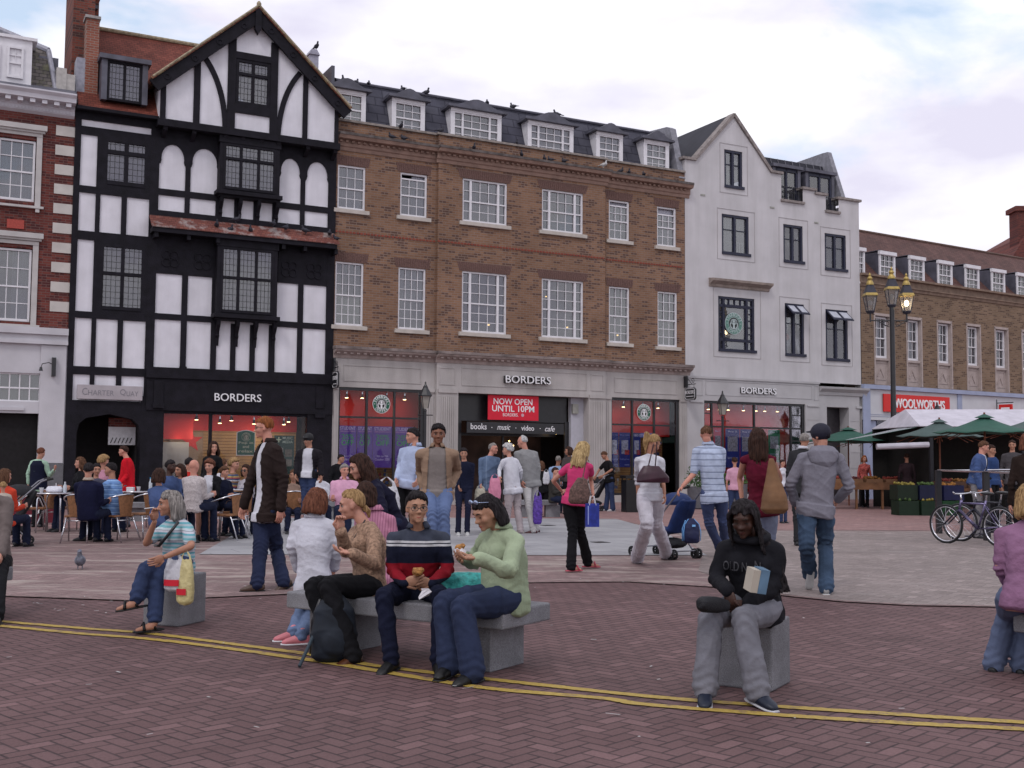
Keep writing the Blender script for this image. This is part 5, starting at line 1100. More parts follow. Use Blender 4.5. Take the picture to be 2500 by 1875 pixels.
def skinmat(name, c):
 key = 'skin_' + name
 if key in MATS: return MATS[key]
 m = M(key, c, .52, .10, 14, .12, 90, spec=.35); b = m.node_tree.nodes['Principled BSDF']; b.inputs['Subsurface Weight'].default_value = .08; b.inputs['Subsurface Radius'].default_value = (.02, .008, .004); b.inputs['Subsurface Scale'].default_value = .5
 MATS[key] = m; return m
SK = {'fair': (.47, .235, .17), 'tan': (.36, .175, .115), 'asian': (.37, .195, .125), 'brown': (.20, .085, .05), 'black': (.045, .018, .012), 'pink': (.50, .23, .17)}
LIP = {'fair': (.40, .11, .09), 'tan': (.30, .08, .06), 'asian': (.33, .09, .07), 'brown': (.14, .05, .035), 'black': (.06, .018, .015), 'pink': (.4, .12, .1)}
white_eye = M('eye_white', (.30, .27, .26), .3, .03); dark_eye = M('eye_dark', (.012, .008, .006), .2, .1); brow_m = M('brow_dark', (.02, .012, .008), .8, .2)
VEC = lambda a: Vector(a)
class Shape:                                   # closed shells that a voxel remesh fuses into one skin
 def __init__(s): s.mb = MB()
 def ell(s, c, r, rot=None, n=14): s.mb.ell(c, r if isinstance(r, (tuple, list)) else (r, r, r), rot, n, max(8, n * 2 // 3)); return s
 def limb(s, pts, rs, n=12, sub=5, flat=None, side=None):
  """tapered tube through the joints, rounded ends; rs radius per joint, flat = depth ratio across 'side'"""
  P = [Vector(p) for p in pts]; Q, Rr = [], []
  for i in range(len(P) - 1):
   p0, p1, p2, p3 = P[max(i - 1, 0)], P[i], P[i + 1], P[min(i + 2, len(P) - 1)]
   for k in range(sub):
    t = k / sub; cat = .5 * ((2 * p1) + (p2 - p0) * t + (2 * p0 - 5 * p1 + 4 * p2 - p3) * t * t + (3 * p1 - p0 - 3 * p2 + p3) * t ** 3)
    Q.append(cat * .35 + p1.lerp(p2, t) * .65); e = t * t * (3 - 2 * t) if sub > 3 else t; Rr.append(rs[i] + (rs[i + 1] - rs[i]) * e)
  Q.append(P[-1]); Rr.append(rs[-1])
  d0 = (Q[1] - Q[0]).normalized(); d1 = (Q[-1] - Q[-2]).normalized()
  pre = [(Q[0] - d0 * Rr[0] * math.sin(a), Rr[0] * math.cos(a)) for a in (1.5, 1.1, .6)]; post = [(Q[-1] + d1 * Rr[-1] * math.sin(a), Rr[-1] * math.cos(a)) for a in (.6, 1.1, 1.5)]
  Q = [p for p, _ in pre] + Q + [p for p, _ in post]; Rr = [r for _, r in pre] + Rr + [r for _, r in post]
  if flat is None: s.mb.tube(Q, Rr, n); return s
  return s.loft(Q, [(r, r * flat) for r in Rr], side, n)
 def loft(s, Q, rr, side, n=18):
  """ellipse sections: half width along 'side' (vector or one per section), half depth across"""
  vs = []; m = len(Q)
  for i, p in enumerate(Q):
   t = (Q[min(i + 1, m - 1)] - Q[max(i - 1, 0)]); t = t.normalized() if t.length > 1e-9 else Vector((0, 0, 1))
   x = Vector(side[i]) if isinstance(side, list) else Vector(side); x = (x - t * x.dot(t)).normalized(); y = t.cross(x)
   for k in range(n):
    a = 2 * math.pi * k / n; ca, sa = math.cos(a), math.sin(a); e = .85
    vs.append(p + x * rr[i][0] * math.copysign(abs(ca) ** e, ca) + y * rr[i][1] * math.copysign(abs(sa) ** e, sa))
  fs = [(i * n + k, i * n + (k + 1) % n, (i + 1) * n + (k + 1) % n, (i + 1) * n + k) for i in range(m - 1) for k in range(n)]
  fs += [tuple(range(n - 1, -1, -1)), tuple((m - 1) * n + k for k in range(n))]
  s.mb.add(vs, fs); return s
 def raw(s):
  me = bpy.data.meshes.new('r'); me.from_pydata([tuple(map(float, v)) for v in s.mb.v], [], s.mb.f); me.update(); return me
 def fuse(s, voxel, smooth=4, origin=None):
  me = s.raw(); bm = bmesh.new(); bm.from_mesh(me); bmesh.ops.recalc_face_normals(bm, faces=bm.faces); bm.to_mesh(me); bm.free()
  o = bpy.data.objects.new('r', me); C.objects.link(o)
  m = o.modifiers.new('r', 'REMESH'); m.mode = 'VOXEL'; m.voxel_size = voxel; m.use_smooth_shade = True
  if smooth: k = o.modifiers.new('s', 'SMOOTH'); k.factor = .5; k.iterations = smooth
  out = bpy.data.meshes.new_from_object(o.evaluated_get(bpy.context.evaluated_depsgraph_get()))
  bpy.data.objects.remove(o); bpy.data.meshes.remove(me)
  return out
def vco(me):
 a = np.empty(len(me.vertices) * 3, np.float32); me.vertices.foreach_get('co', a); return a.reshape(-1, 3)
def vno(me):
 a = np.empty(len(me.vertices) * 3, np.float32); me.vertices.foreach_get('normal', a); return a.reshape(-1, 3)
def setco(me, a): me.vertices.foreach_set('co', a.astype(np.float32).ravel()); me.update()
def folds(me, amp, freq=22, seed=0, dirv=(.3, .2, 1.)):
 """cloth creases: warped ridges running roughly across dirv"""
 a = vco(me); n = vno(me); r = np.random.RandomState(seed); d = np.zeros(len(a), np.float32)
 for k in range(5):
  v = np.array(dirv) + r.uniform(-.9, .9, 3); v /= np.linalg.norm(v); w1 = r.uniform(-1, 1, 3) * 7; w2 = r.uniform(-1, 1, 3) * 13
  ph = a @ v * freq * r.uniform(.6, 1.7) + 1.5 * np.sin(a @ w1 + r.rand() * 6) + .8 * np.sin(a @ w2 + r.rand() * 6)
  mask = .5 + .5 * np.sin(a @ (r.uniform(-1, 1, 3) * 9) + r.rand() * 6)
  d += (1 - np.abs(np.sin(ph))) ** 2 * mask * r.uniform(.4, 1)
 d = d / 1.6 - .35
 setco(me, a + n * (d * amp)[:, None])
def bunch(me, j, ax, amp, rad, seed=0):
 """creases gathered where a joint bends"""
 a = vco(me); n = vno(me); r = a - np.array(j); t = r @ np.array(ax); q = np.linalg.norm(r, axis=1)
 d = np.exp(-(q / rad) ** 2) * np.sin(t * 105 + 1.3 * np.sin(r[:, 0] * 40 + seed) + 1.3 * np.sin(r[:, 1] * 33 + seed * 2)); setco(me, a + n * (d * amp)[:, None])
def headframe(hyaw, hpitch, hroll=0):
 f = Vector((math.sin(R(hyaw)), -math.cos(R(hyaw)), 0)); rot = Matrix((( -f.y * -1, 0, 0), (0, 0, 0), (0, 0, 0)))
 y = f; z = Vector((0, 0, 1)); x = y.cross(z)          # x = the person's right... kept as y x z
 m = Matrix((x, y, z)).transposed()
 return m @ Matrix.Rotation(R(-hpitch), 3, 'X') @ Matrix.Rotation(R(hroll), 3, 'Y')
def add_head(sh, c, Rm, s, male=True, fat=0):
 P = lambda x, y, z: Vector(c) + Rm @ (Vector((x, y, z)) * s)
 E = lambda p, r, q=None: sh.ell(P(*p), tuple(v * s for v in r), Rm @ q if q else Rm, 16)
 E((0, -.012, .025), (.074, .094, .090)); E((0, .018, -.02), (.063, .072, .078)); E((0, .028, -.062), (.050 + fat, .056, .046)); E((0, .072, -.092), (.022, .020, .018))
 E((0, .074, .030), (.048, .018, .020)); E((0, .080, -.005), (.012, .020, .030)); E((0, .100, -.026), (.0145, .0165, .013))
 for k in (-1, 1):
  E((k * .037, .054, -.026), (.026 + fat, .026, .030)); E((k * .0145, .092, -.031), (.009, .011, .009)); E((k * .076, -.004, -.012), (.009, .019, .031), Matrix.Rotation(R(12), 3, 'X'))
  E((k * .032, .072, .024), (.022, .014, .009))
 E((0, .084, -.061), (.019, .013, .0075)); E((0, .080, -.070), (.016, .014, .007))
def add_hand(mb, wr, dirv, nrm, s, curl=.5, thumb=1, spread=.0):
 """palm, four fingers of three bones each, and a thumb from the side of the palm; nrm = the way the palm faces"""
 d = Vector(dirv).normalized(); n = Vector(nrm); n = (n - d * n.dot(d)).normalized(); l = d.cross(n) * thumb     # l: towards the thumb side
 rot = Matrix((l, d, n)).transposed()
 w = Vector(wr); sh = Shape(); sh.mb = mb
 mb.ell(w + d * .045 * s, (.040 * s, .052 * s, .016 * s), rot, 12, 8); mb.ell(w + d * .035 * s + l * .024 * s + n * .008 * s, (.018 * s, .032 * s, .015 * s), rot, 10, 6)
 for k, (off, ln) in enumerate(((.029, .072), (.010, .080), (-.010, .075), (-.028, .060))):
  p = w + d * .083 * s + l * off * s; a = .12 + curl * (.7 + .08 * k); pts = [p - d * .02 * s, p]; q = p
  for j, fr in enumerate((.45, .32, .23)):
   dd = (d * math.cos(a) + n * math.sin(a) + l * off * spread * 6).normalized(); q = q + dd * ln * fr * s; pts.append(q); a += curl * 1.0
  mb.tube(pts, [.0095 * s, .0092 * s, .0085 * s, .0078 * s, .006 * s], 8)
 p = w + d * .028 * s + l * .036 * s; q1 = p + (d * .7 + l * .6 + n * .35).normalized() * .036 * s; q2 = q1 + (d * .9 + l * (.15 - curl * .5) + n * (.3 + curl * .5)).normalized() * .034 * s
 mb.tube([p - d * .02 * s - l * .012 * s, p, q1, q2], [.014 * s, .0125 * s, .0105 * s, .0075 * s], 8)
def hair_cap(c, Rm, s, vol=1.0, line=.50, low=-.30, thick=.008, nape=-.55, part=0, seed=1, side=.25):
 """closed cap of hair over the skull; the face side dives under the skin along the hairline"""
 vs = []; nu, nv = 40, 26; fs = []; r = random.Random(seed); ph = [r.uniform(0, 6) for _ in range(6)]
 for j in range(nv + 1):
  th = math.pi * j / nv
  for k in range(nu):
   a = 2 * math.pi * k / nu; x, y, z = math.sin(th) * math.cos(a), math.sin(th) * math.sin(a), math.cos(th)
   f = 1.0
   hl = line - .25 * abs(x) if y > 0 else line
   lim = hl if y > side else (low + (line - low) * max(0, (y - .0) / max(side, .01)) if y > 0 else nape + (low - nape) * max(0, 1 + y / .7))
   edge = (z - lim - .05 * math.sin(11 * a + ph[2]) - .035 * math.sin(23 * a + ph[3])) / .10; e = max(0., min(1., edge + .5)); e = e * e * (3 - 2 * e)
   bump_ = 1 + .02 * math.sin(9 * a + ph[0] + 3 * z) + .014 * math.sin(17 * a + ph[1] - 5 * z)
   g = .78 + e * (.22 + thick * 8 * vol) * bump_
   vs.append(Vector(c) + Rm @ (Vector((x * .078 * g, -.010 + y * .098 * g, .024 + z * .096 * g)) * s))
 for j in range(nv):
  for k in range(nu): fs.append((j * nu + k, (j + 1) * nu + k, (j + 1) * nu + (k + 1) % nu, j * nu + (k + 1) % nu))
 return vs, fs
def pt_on(u, v, parent, L, sign):
 """the place on the sight line through (u,v) a bone's length L from the parent joint; sign picks nearer (-1) or farther (+1)"""
 d = Vector(ray(u, v)).normalized(); o = Vector((0, 0, CAMH)); oc = parent - o; t0 = oc.dot(d); h2 = (oc - d * t0).length_squared
 dd = math.sqrt(max(L * L - h2, 0)); p = o + d * (t0 + sign * dd)
 if h2 > L * L * 1.5: p = parent + (p - parent).normalized() * L * 1.15
 return p
def person(label, Y=None, crop=(0, 0, 1), s=1.0, yaw=0, hyaw=None, hpitch=5, hroll=0, head=None, neck=None, pel=None, arms=None, legs=None, top=None, bottom=None, shoes='222226', hair=None, skin='fair', male=True,
  fat=0., group=None, near=False, sleeve=1.0, hem=.0, legw=1.0, legopen=None, barefoot=False, jacket=None, openw=.07, collar=None, hands=None, shlean=0, eyes='open', glasses=False, hipyaw=None, extra=None,
  topmat2=None, skirt=None, bare=None, seated=False, topless=False, foothide=False, toplen=None, cuff=None, lipopen=0, name='person', nohand=False):
 cx0, cy0, sc = crop; q = lambda p: (cx0 + p[0] / sc, cy0 + p[1] / sc)
 vox = .0085 if near else .014
 q9 = s * .935
 f = Vector((math.sin(R(yaw)), -math.cos(R(yaw)), 0)); lat = Vector((0, 0, 1)).cross(f)
 hy = yaw if hipyaw is None else hipyaw; hf = Vector((math.sin(R(hy)), -math.cos(R(hy)), 0)); hlat = Vector((0, 0, 1)).cross(hf)
 dys = lambda t: t[2] if len(t) > 2 else 0
 pelv = PD(*q(pel), Y + dys(pel)); nk = PD(*q(neck), Y + dys(neck)); hc = PD(*q(head), Y + dys(head)); dn = nk - hc; nk = hc + dn.normalized() * min(max(dn.length, .135 * s), .160 * s)
 shw = (.168 if male else .145) * s + fat * .4; hpw = .088 * s
 lt = (lat + Vector((0, 0, shlean))).normalized(); spine = (nk - pelv).normalized()
 shc = nk - spine * .088 * s
 SHL, SHR = shc + lt * shw, shc - lt * shw; HL, HR = pelv + hlat * hpw, pelv - hlat * hpw
 base = Vector((pelv.x, pelv.y, 0)); loc = lambda p: Vector(p) - base
 root = thing(name, label, 'person', base, 0, group)
 Rm = headframe(yaw if hyaw is None else hyaw, hpitch, hroll)
 UA, FA, TH, SH_ = .29 * s, .25 * s, .43 * s, .42 * s
 # arms: (elbow u,v,sign), (wrist u,v,sign); default hanging
 A = {}
 for k, sp in (('L', SHL), ('R', SHR)):
  d = (arms or {}).get(k)
  if d is None: el = sp + (Vector((0, 0, -1)) * .96 + lat * (.2 if k == 'L' else -.2) - f * .05).normalized() * UA; wr = el + (Vector((0, 0, -1)) + f * .25).normalized() * FA
  elif callable(d): el, wr = d(sp, f, lat)
  else:
   el = pt_on(*q(d[0]), sp, UA, d[0][2]); wr = pt_on(*q(d[1]), el, FA, d[1][2])
  A[k] = (sp, el, wr)
 LG = {}
 for k, hp in (('L', HL), ('R', HR)):
  d = (legs or {}).get(k)
  if d is None:
   kn = hp + Vector((0, 0, -TH)) + hf * .03; an = Vector((kn.x, kn.y, 0)) + Vector((0, 0, .085 * s)) - hf * .02; toe = an + hf * .14 * s
  elif callable(d): kn, an, toe = d(hp, hf, hlat)
  else:
   anp = d[1]; kn = pt_on(*q(d[0]), hp, TH, d[0][2])
   if anp[2] == 'g': an = G(*q(anp), z=.09 * s)
   else: an = pt_on(*q(anp), kn, SH_, anp[2])
   td = d[2] if len(d) > 2 else None
   toe = an + (Vector((math.sin(R(td[0])), -math.cos(R(td[0])), td[1] if len(td) > 1 else 0)).normalized() if td else hf) * .14 * s
  LG[k] = (hp, kn, an, toe)
 # ---------- clothing and body shells
 rA = (1 + fat * 2) * s * (1.0 if male else .88)
 def torso(sh, g=0., t0=0., hipscale=1., tuck=0, t1=1.0):
  W = .5 * (SHL - SHR).length; n_ = 9; Q, RR, SD = [], [], []
  wid = ([.150, .150, .138, .132, .140, .152, .158, .135, .068] if male else [.160, .158, .132, .118, .122, .134, .136, .112, .060])
  dep = ([.118, .120, .110, .105, .112, .120, .122, .105, .065] if male else [.118, .120, .102, .095, .105, .118, .110, .085, .055])
  low = pelv - spine * .07 * s
  for i in range(n_):
   t = i / (n_ - 1)
   if t < t0 - .001 or t > t1: continue
   p = low.lerp(nk - spine * .01, t); bend = math.sin(t * math.pi) * .018 * s; p = p - f * bend
   gut = fat * math.exp(-((t - .38) / .22) ** 2); sd = hlat.lerp(lt, min(1, t * 1.3))
   Q.append(p + f * gut * .5); RR.append((wid[i] * s + g + gut * .8, dep[i] * s + g + gut)); SD.append(sd)
  d0 = (Q[1] - Q[0]).normalized(); Q = [Q[0] - d0 * .02 * s] + Q + [Q[-1] + spine * .01]; RR = [(RR[0][0] * .8, RR[0][1] * .8)] + RR + [(RR[-1][0] * .7, RR[-1][1] * .7)]; SD = [SD[0]] + SD + [SD[-1]]
  if t1 < .99: Q.append(Q[-1] + spine * .03 * s); RR.append((RR[-1][0] * .6, RR[-1][1] * .5)); SD.append(SD[-1])
  sh.loft(Q, RR, SD, 22)
  if t1 > .99:
   for a_ in (SHL, SHR): sh.limb([shc + (a_ - shc) * .22 + spine * .026 * s, a_ + spine * .0 * s], [.056 * s + g, .050 * rA + g])
  if not male and t1 > .7:
   ch = low.lerp(nk, .69) + f * .058 * s
   for k_ in (-1, 1): sh.ell(ch + lat * k_ * .062 * s, (.064 * s + g, .062 * s + g, .068 * s + g))
 def armshape(sh, k, g, frac, flare=0.):
  sp, el, wr = A[k]
  r0, r1, r2 = .049 * rA + g, .040 * rA + g, .029 * rA + g
  if frac >= 1: sh.limb([sp, sp.lerp(el, .5), el, el.lerp(wr, .45), wr - (wr - el) * .04], [r0, r0 * .95, r1, (r1 + r2) / 2 * 1.04, r2 + flare])
  elif frac > .5: sh.limb([sp, sp.lerp(el, .5), el, el.lerp(wr, (frac - .5) * 2)], [r0, r0 * .95, r1, r2 + (r1 - r2) * (1 - (frac - .5) * 2) + flare])
  elif frac > 0: sh.limb([sp, sp.lerp(el, frac * 2)], [r0, r0 * .98 + flare])
 # body skin
 B = Shape(); torso(B, -.012 * s); add_head(B, hc, Rm, q9, male)
 B.limb([nk - spine * .03 * s, hc + Rm @ (Vector((0, -.022, -.06)) * q9), hc + Rm @ (Vector((0, -.015, -.02)) * q9)], [.055 * s * (1 if male else .86), .049 * s * (1 if male else .85), .046 * s])
 for k in 'LR':
  armshape(B, k, -.004, 1.0); hp, kn, an, toe = LG[k]
  B.limb([hp, hp.lerp(kn, .5), kn, kn.lerp(an, .35), an], [.078 * s, .066 * s, .048 * s, .050 * s, .032 * s]); fz = 1 if barefoot else .55; B.limb([an, an + (toe - an) * .2 + Vector((0, 0, -.035 * s)), (toe if barefoot else an.lerp(toe, .7)) + Vector((0, 0, -.055 * s))], [.034 * s, .036 * s * fz, .020 * s * fz])
 me = B.fuse(vox, 3)
 hb = MB()
 if not nohand:
  for k in 'LR':
   sp, el, wr = A[k]; h = (hands or {}).get(k, {}); dv = Vector(h.get('d', (wr - el))); 
   nr = Vector(h['n']) if 'n' in h else (-lat if k == 'L' else lat)
   add_hand(hb, wr + dv.normalized() * .005, dv, nr, s * (1 if male else .92), h.get('curl', .45), h.get('t', 1 if k == 'L' else -1), h.get('spread', 0.))
 if hb.v:
  bm = bmesh.new(); bm.from_mesh(me); hm = bpy.data.meshes.new('h'); hm.from_pydata([tuple(v) for v in hb.v], [], hb.f); bm.from_mesh(hm); bm.to_mesh(me); bm.free(); bpy.data.meshes.remove(hm)
 me.transform(Matrix.Translation(-base)); me.name = 'body'; me.update()
 co = vco(me); hcL = np.array(hc - base); loc_ = (co - hcL) @ np.array(Rm) / q9
 lips = (np.abs(loc_[:, 0]) < .019) & (loc_[:, 1] > .078) & (np.abs(loc_[:, 2] + .065) < .0105)
 pi = np.zeros(len(me.polygons), np.int32)
 for i, p in enumerate(me.polygons):
  if lips[list(p.vertices)].all(): pi[i] = 1
 me.polygons.foreach_set('material_index', pi)
 bo = link('body', me, [skinmat(skin, SK[skin]), M('lips_' + skin, LIP[skin], .4, .1)], root, True)
 H = lambda x, y, z: hc - base + Rm @ (Vector((x, y, z)) * q9)
 em = MB()
 for k in (-1, 1):
  if eyes == 'open': em.mat(0).ell(H(k * .0315, .0715, .0025), tuple(v * q9 for v in (.0140, .0125, .0060)), Rm, 10, 8); em.mat(1).ell(H(k * .0315, .0800, .002), tuple(v * q9 for v in (.0064, .0055, .0062)), Rm, 8, 6)
  em.mat(1).ell(H(k * .0315, .0785, .0095 if eyes == 'open' else .0), tuple(v * q9 for v in (.0165, .0065, .0022)), Rm, 8, 6)
 em.build('eyes', [white_eye, dark_eye], root, True)
 for k in (-1, 1):
  bw = MB(); bw.tube([H(k * .016, .0895, .0265), H(k * .031, .0880, .031), H(k * .048, .0740, .027)], [.0042 * q9, .0042 * q9, .0026 * q9], 6)
  bw.build('eyebrow', brow_m, root, True)
 if glasses:
  g = MB()
  for k in (-1, 1):
   c_ = [H(k * .033 + .026 * math.cos(a), .094, .0 + .017 * math.sin(a)) for a in [i * math.pi / 8 for i in range(17)]]; g.tube(c_, .0020 * q9, 5, False); g.tube([H(k * .059, .092, .004), H(k * .079, .0, .004)], .0022 * q9, 5)
  g.tube([H(-.008, .097, .003), H(.008, .097, .003)], .002 * q9, 5); g.build('glasses', blackm if glasses is True else M('dark_lens', (.01, .01, .012), .15, .1, spec=.6), root, True)
  if glasses == 'sun':
   g = MB()
   for k in (-1, 1): g.ell(H(k * .033, .092, .0), tuple(v * q9 for v in (.027, .005, .018)), Rm, 12, 8)
   g.build('sunglass_lens', M('dark_lens', (.01, .01, .012), .15, .1, spec=.6), root, True)
 # legs
 if bottom and not skirt:
  T = Shape(); torso(T, -.002, 0, t1=.26)
  hemr = .058 * legw * s
  for k in 'LR':
   hp, kn, an, toe = LG[k]; lw = legw; fr = legopen if legopen else 1.0
   end = kn.lerp(an, min(1, (fr - .5) * 2 + .03)) if fr > .5 else hp.lerp(kn, fr * 2)
   if fr > .5: T.limb([hp + spine * .01, hp.lerp(kn, .33), hp.lerp(kn, .75), kn, kn.lerp(an, .35), kn.lerp(an, .7), end - Vector((0, 0, .0 if fr < 1 else .012 * s))], [.090 * s, .088 * s * (.6 + .4 * lw), .072 * s * (.5 + .5 * lw), .064 * s * (.45 + .55 * lw), .062 * s * (.3 + .7 * lw), .060 * s * (.1 + .9 * lw), hemr * 1.04])
   else: T.limb([hp + spine * .01, hp.lerp(kn, .4), end], [.100 * s, .092 * s, .085 * s])
  tm = T.fuse(vox, 3); folds(tm, .015 * s, 13, int(hc.x * 100) & 255, (.5, .5, .4)); [bunch(tm, LG[k][1], (LG[k][2] - LG[k][0]).normalized(), .006 * s, .12 * s, 2) for k in 'LR']; [bunch(tm, LG[k][2], (0, 0, 1), .007 * s, .09 * s, 4) for k in 'LR']; tm.transform(Matrix.Translation(-base)); tm.name = 'trousers'
  link('trousers', tm, bottom, root, True)
 if skirt:
  T = Shape(); torso(T, .004, 0, t1=.36); km = (LG['L'][1] + LG['R'][1]) / 2; sl = skirt
  pm = pelv; kk = pm.lerp(km, sl); T.loft([pm + spine * .02, pm.lerp(kk, .4), pm.lerp(kk, .8), kk], [(.17 * s, .12 * s), (.18 * s, .12 * s), (.18 * s, .12 * s), (.17 * s, .115 * s)], hlat)
  tm = T.fuse(vox, 3); folds(tm, .006, 20, 3); tm.transform(Matrix.Translation(-base)); tm.name = 'skirt'; link('skirt', tm, bottom, root, True)
 # shoes
 if not foothide:
  for k in 'LR':
   hp, kn, an, toe = LG[k]; d = (toe - an).normalized(); down = Vector((0, 0, -1)) if abs(d.z) < .75 else (hf * -.9 - Vector((0, 0, .1))).normalized(); down = (down - d * down.dot(d)).normalized(); sd = d.cross(down)
   S_ = Shape(); h0 = an + down * (.025 if barefoot else .045) * s
   S_.loft([h0 - d * .075 * s, h0 - d * .05 * s, h0, h0 + d * .07 * s + down * .012 * s, h0 + d * .13 * s + down * .022 * s, h0 + d * .165 * s + down * .03 * s], [(.022 * s, .02 * s), (.034 * s, .036 * s), (.037 * s, .046 * s), (.043 * s, .036 * s), (.042 * s, .024 * s), (.022 * s, .013 * s)], sd, 14)
   if not barefoot: S_.limb([an + down * -.005, h0], [.038 * s, .04 * s])
   sole = Shape(); sole.loft([h0 - d * .078 * s + down * .038 * s, h0 - d * .05 * s + down * .038 * s, h0 + d * .03 * s + down * .040 * s, h0 + d * .12 * s + down * .042 * s, h0 + d * .172 * s + down * .042 * s], [(.024 * s, .008 * s), (.037 * s, .010 * s), (.040 * s, .010 * s), (.045 * s, .010 * s), (.024 * s, .008 * s)], sd, 14)
   shm = (shoes[0] if isinstance(shoes, tuple) else shoes); so_ = (shoes[1] if isinstance(shoes, tuple) else '18181a')
   if not barefoot:
    m_ = S_.fuse(.010 if near else .014, 2); m_.transform(Matrix.Translation(-base)); m_.name = 'shoe'; o = link('shoe', m_, M('shoe_' + shm, shm, .45, .15, 12, spec=.4), root, True)
   else:
    mb_ = MB(); top_ = h0 + d * .06 * s - down * .012 * s
    mb_.tube([h0 + d * .10 * s + sd * .045 * s + down * .03 * s, h0 + d * .09 * s - down * .024 * s, h0 + d * .10 * s - sd * .045 * s + down * .03 * s], .012 * s, 6)
    mb_.tube([h0 + d * .0 * s + sd * .04 * s + down * .03 * s, h0 - d * .0 * s - down * .035 * s + d * .03, h0 - sd * .04 * s + down * .03 * s], .010 * s, 6)
    m_ = bpy.data.meshes.new('sandal'); m_.from_pydata([tuple(v - base) for v in map(Vector, mb_.v)], [], mb_.f); o = link('sandal', m_, M('shoe_' + shm, shm, .5, .15, 12), root, True)
   m_ = sole.raw(); m_.transform(Matrix.Translation(-base)); m_.name = 'sole'; link('sole', m_, M('sole_' + so_, so_, .6, .1), o, True)
 # top
 hemz = -.02 if toplen is None else toplen      # 0 = waist line, negative: longer
 def mk_top(g, frac, mat, nm, amp, t0, openfront=None, flare=0., seedk=0):
  U = Shape(); torso(U, g, t0)
  if t0 < .05 and not seated:
   U.loft([pelv + spine * .02, pelv - spine * .07 * s, pelv - spine * (.07 * s + max(0, -hemz))], [(.170 * s + g + fat * .5, .132 * s + g + fat * .6), (.174 * s + g + fat * .4, .136 * s + g + fat * .5), (.172 * s + g, .134 * s + g)], hlat, 20)
  for k in 'LR': armshape(U, k, g * 1.05, frac, flare)
  m_ = U.fuse(vox, 4); folds(m_, amp * s, 14, int(hc.x * 131 + seedk) & 255, (.6, .4, .6)); [bunch(m_, A[k][1], (A[k][2] - A[k][0]).normalized(), .006 * s, .09 * s, 1) for k in 'LR' if frac > .6]; bunch(m_, pelv + spine * .10 * s + lat * .1, spine, .003 * s, .12 * s, 3)
  co = vco(m_)
  if openfront:
   rel = co - np.array(shc); xx = rel @ np.array(lt); ff = rel @ np.array(f); zz = rel @ np.array(spine)
   # the front edges fall straight from the neck
   w_ = openfront * s * (1.0 + .25 * np.clip(-zz / .5, 0, 1)); hit = (np.abs(xx) < w_) & (ff > .02 * s)
   arm = np.zeros(len(co), bool)
   for k in 'LR':
    sp, el, wr = A[k]
    for p, q_ in ((sp, el), (el, wr)):
     pa = np.array(p); ab = np.array(q_ - p); t_ = np.clip(((co - pa) @ ab) / (ab @ ab), .12 if p is sp else 0, 1); arm |= np.linalg.norm(co - pa - t_[:, None] * ab, axis=1) < (.05 * rA + g) * 1.25
   hit &= ~arm
   bm = bmesh.new(); bm.from_mesh(m_); bm.faces.ensure_lookup_table(); bmesh.ops.delete(bm, geom=[fc for fc in bm.faces if all(hit[v.index] for v in fc.verts)], context='FACES'); bm.to_mesh(m_); bm.free()
  m_.transform(Matrix.Translation(-base)); m_.name = nm; return link(nm, m_, mat, root, True)
 if top is not None:
  if jacket is not None:
   mk_top(.004, sleeve if sleeve < 1 and not topless else .3, top, 'shirt', .004, 0.)
   o = mk_top(.018 * s, 1.0, jacket, 'jacket', .018, 0., openw, .006)
  else:
   o = mk_top(.007 + (.010 if top.name.endswith('_loose') else 0), sleeve, top, 'top', .017, .0 if hem <= 0 else hem, None, .004)
 if collar:
  cm = MB(); cr_ = .066 * s; fwd = f; up_ = spine; pts = []
  for k in range(13): a = R(30 + 300 * k / 12) ; pts.append(nk - base + up_ * .012 * s + fwd * math.cos(a) * cr_ * 1.0 + lat * math.sin(a) * cr_)
  vs = []
  for k, p in enumerate(pts): e = p - (nk - base); e = Vector((e.x, e.y, 0)); vs += [p + up_ * .030 * s - e * .10, p - up_ * .012 * s + e * .30]
  cm.add(vs, [(2 * k, 2 * k + 1, 2 * k + 3, 2 * k + 2) for k in range(12)]); o = cm.build('collar', collar, root, True); md = o.modifiers.new('t', 'SOLIDIFY'); md.thickness = .008; md.offset = 0
 # hair
 if hair:
  st = hair.get('style', 'short'); hs = Shape(); kw = {k: v for k, v in hair.items() if k in ('vol', 'line', 'low', 'thick', 'nape', 'side')}
  if st != 'none':
   vs, fs = hair_cap(hc, Rm, q9, **kw); hs.mb.add(vs, fs)
  L = hair.get('len', 0)
  if st in ('long', 'bob'):
   rr_ = random.Random(3); HH = lambda x, y, z: hc + Rm @ (Vector((x, y, z)) * q9); n = 13; spread = hair.get('spread', 1.0); w0 = hair.get('wrap', 104)
   for k in range(n):
    a = R(-w0 + 2 * w0 * k / (n - 1)); x, y = math.sin(a), -math.cos(a)
    p0 = HH(x * .070, y * .088 - .01, .05); p1 = HH(x * .086, y * .10 - .012, -.03); p2 = p1 * .6 + HH(x * .08 * spread, y * .085 - .02, -.13) * .4
    dn = Vector((0, 0, -1)) * .85 + spine * -.15 + Vector(Rm @ Vector((0, -1, 0))) * hair.get('back', .15)
    end = HH(x * .085 * spread, y * .08 - .02, -.10) + dn.normalized() * max(0, L * (1 - .12 * rr_.random()) - .10) * q9
    mid = HH(x * .088 * spread, y * .09 - .02, -.11).lerp(end, .45)
    hs.limb([p0, p1, HH(x * .088 * spread, y * .092 - .018, -.10), mid, end], [.020 * q9, .023 * q9, .024 * q9, .022 * q9, .007 * q9], 8, 4)
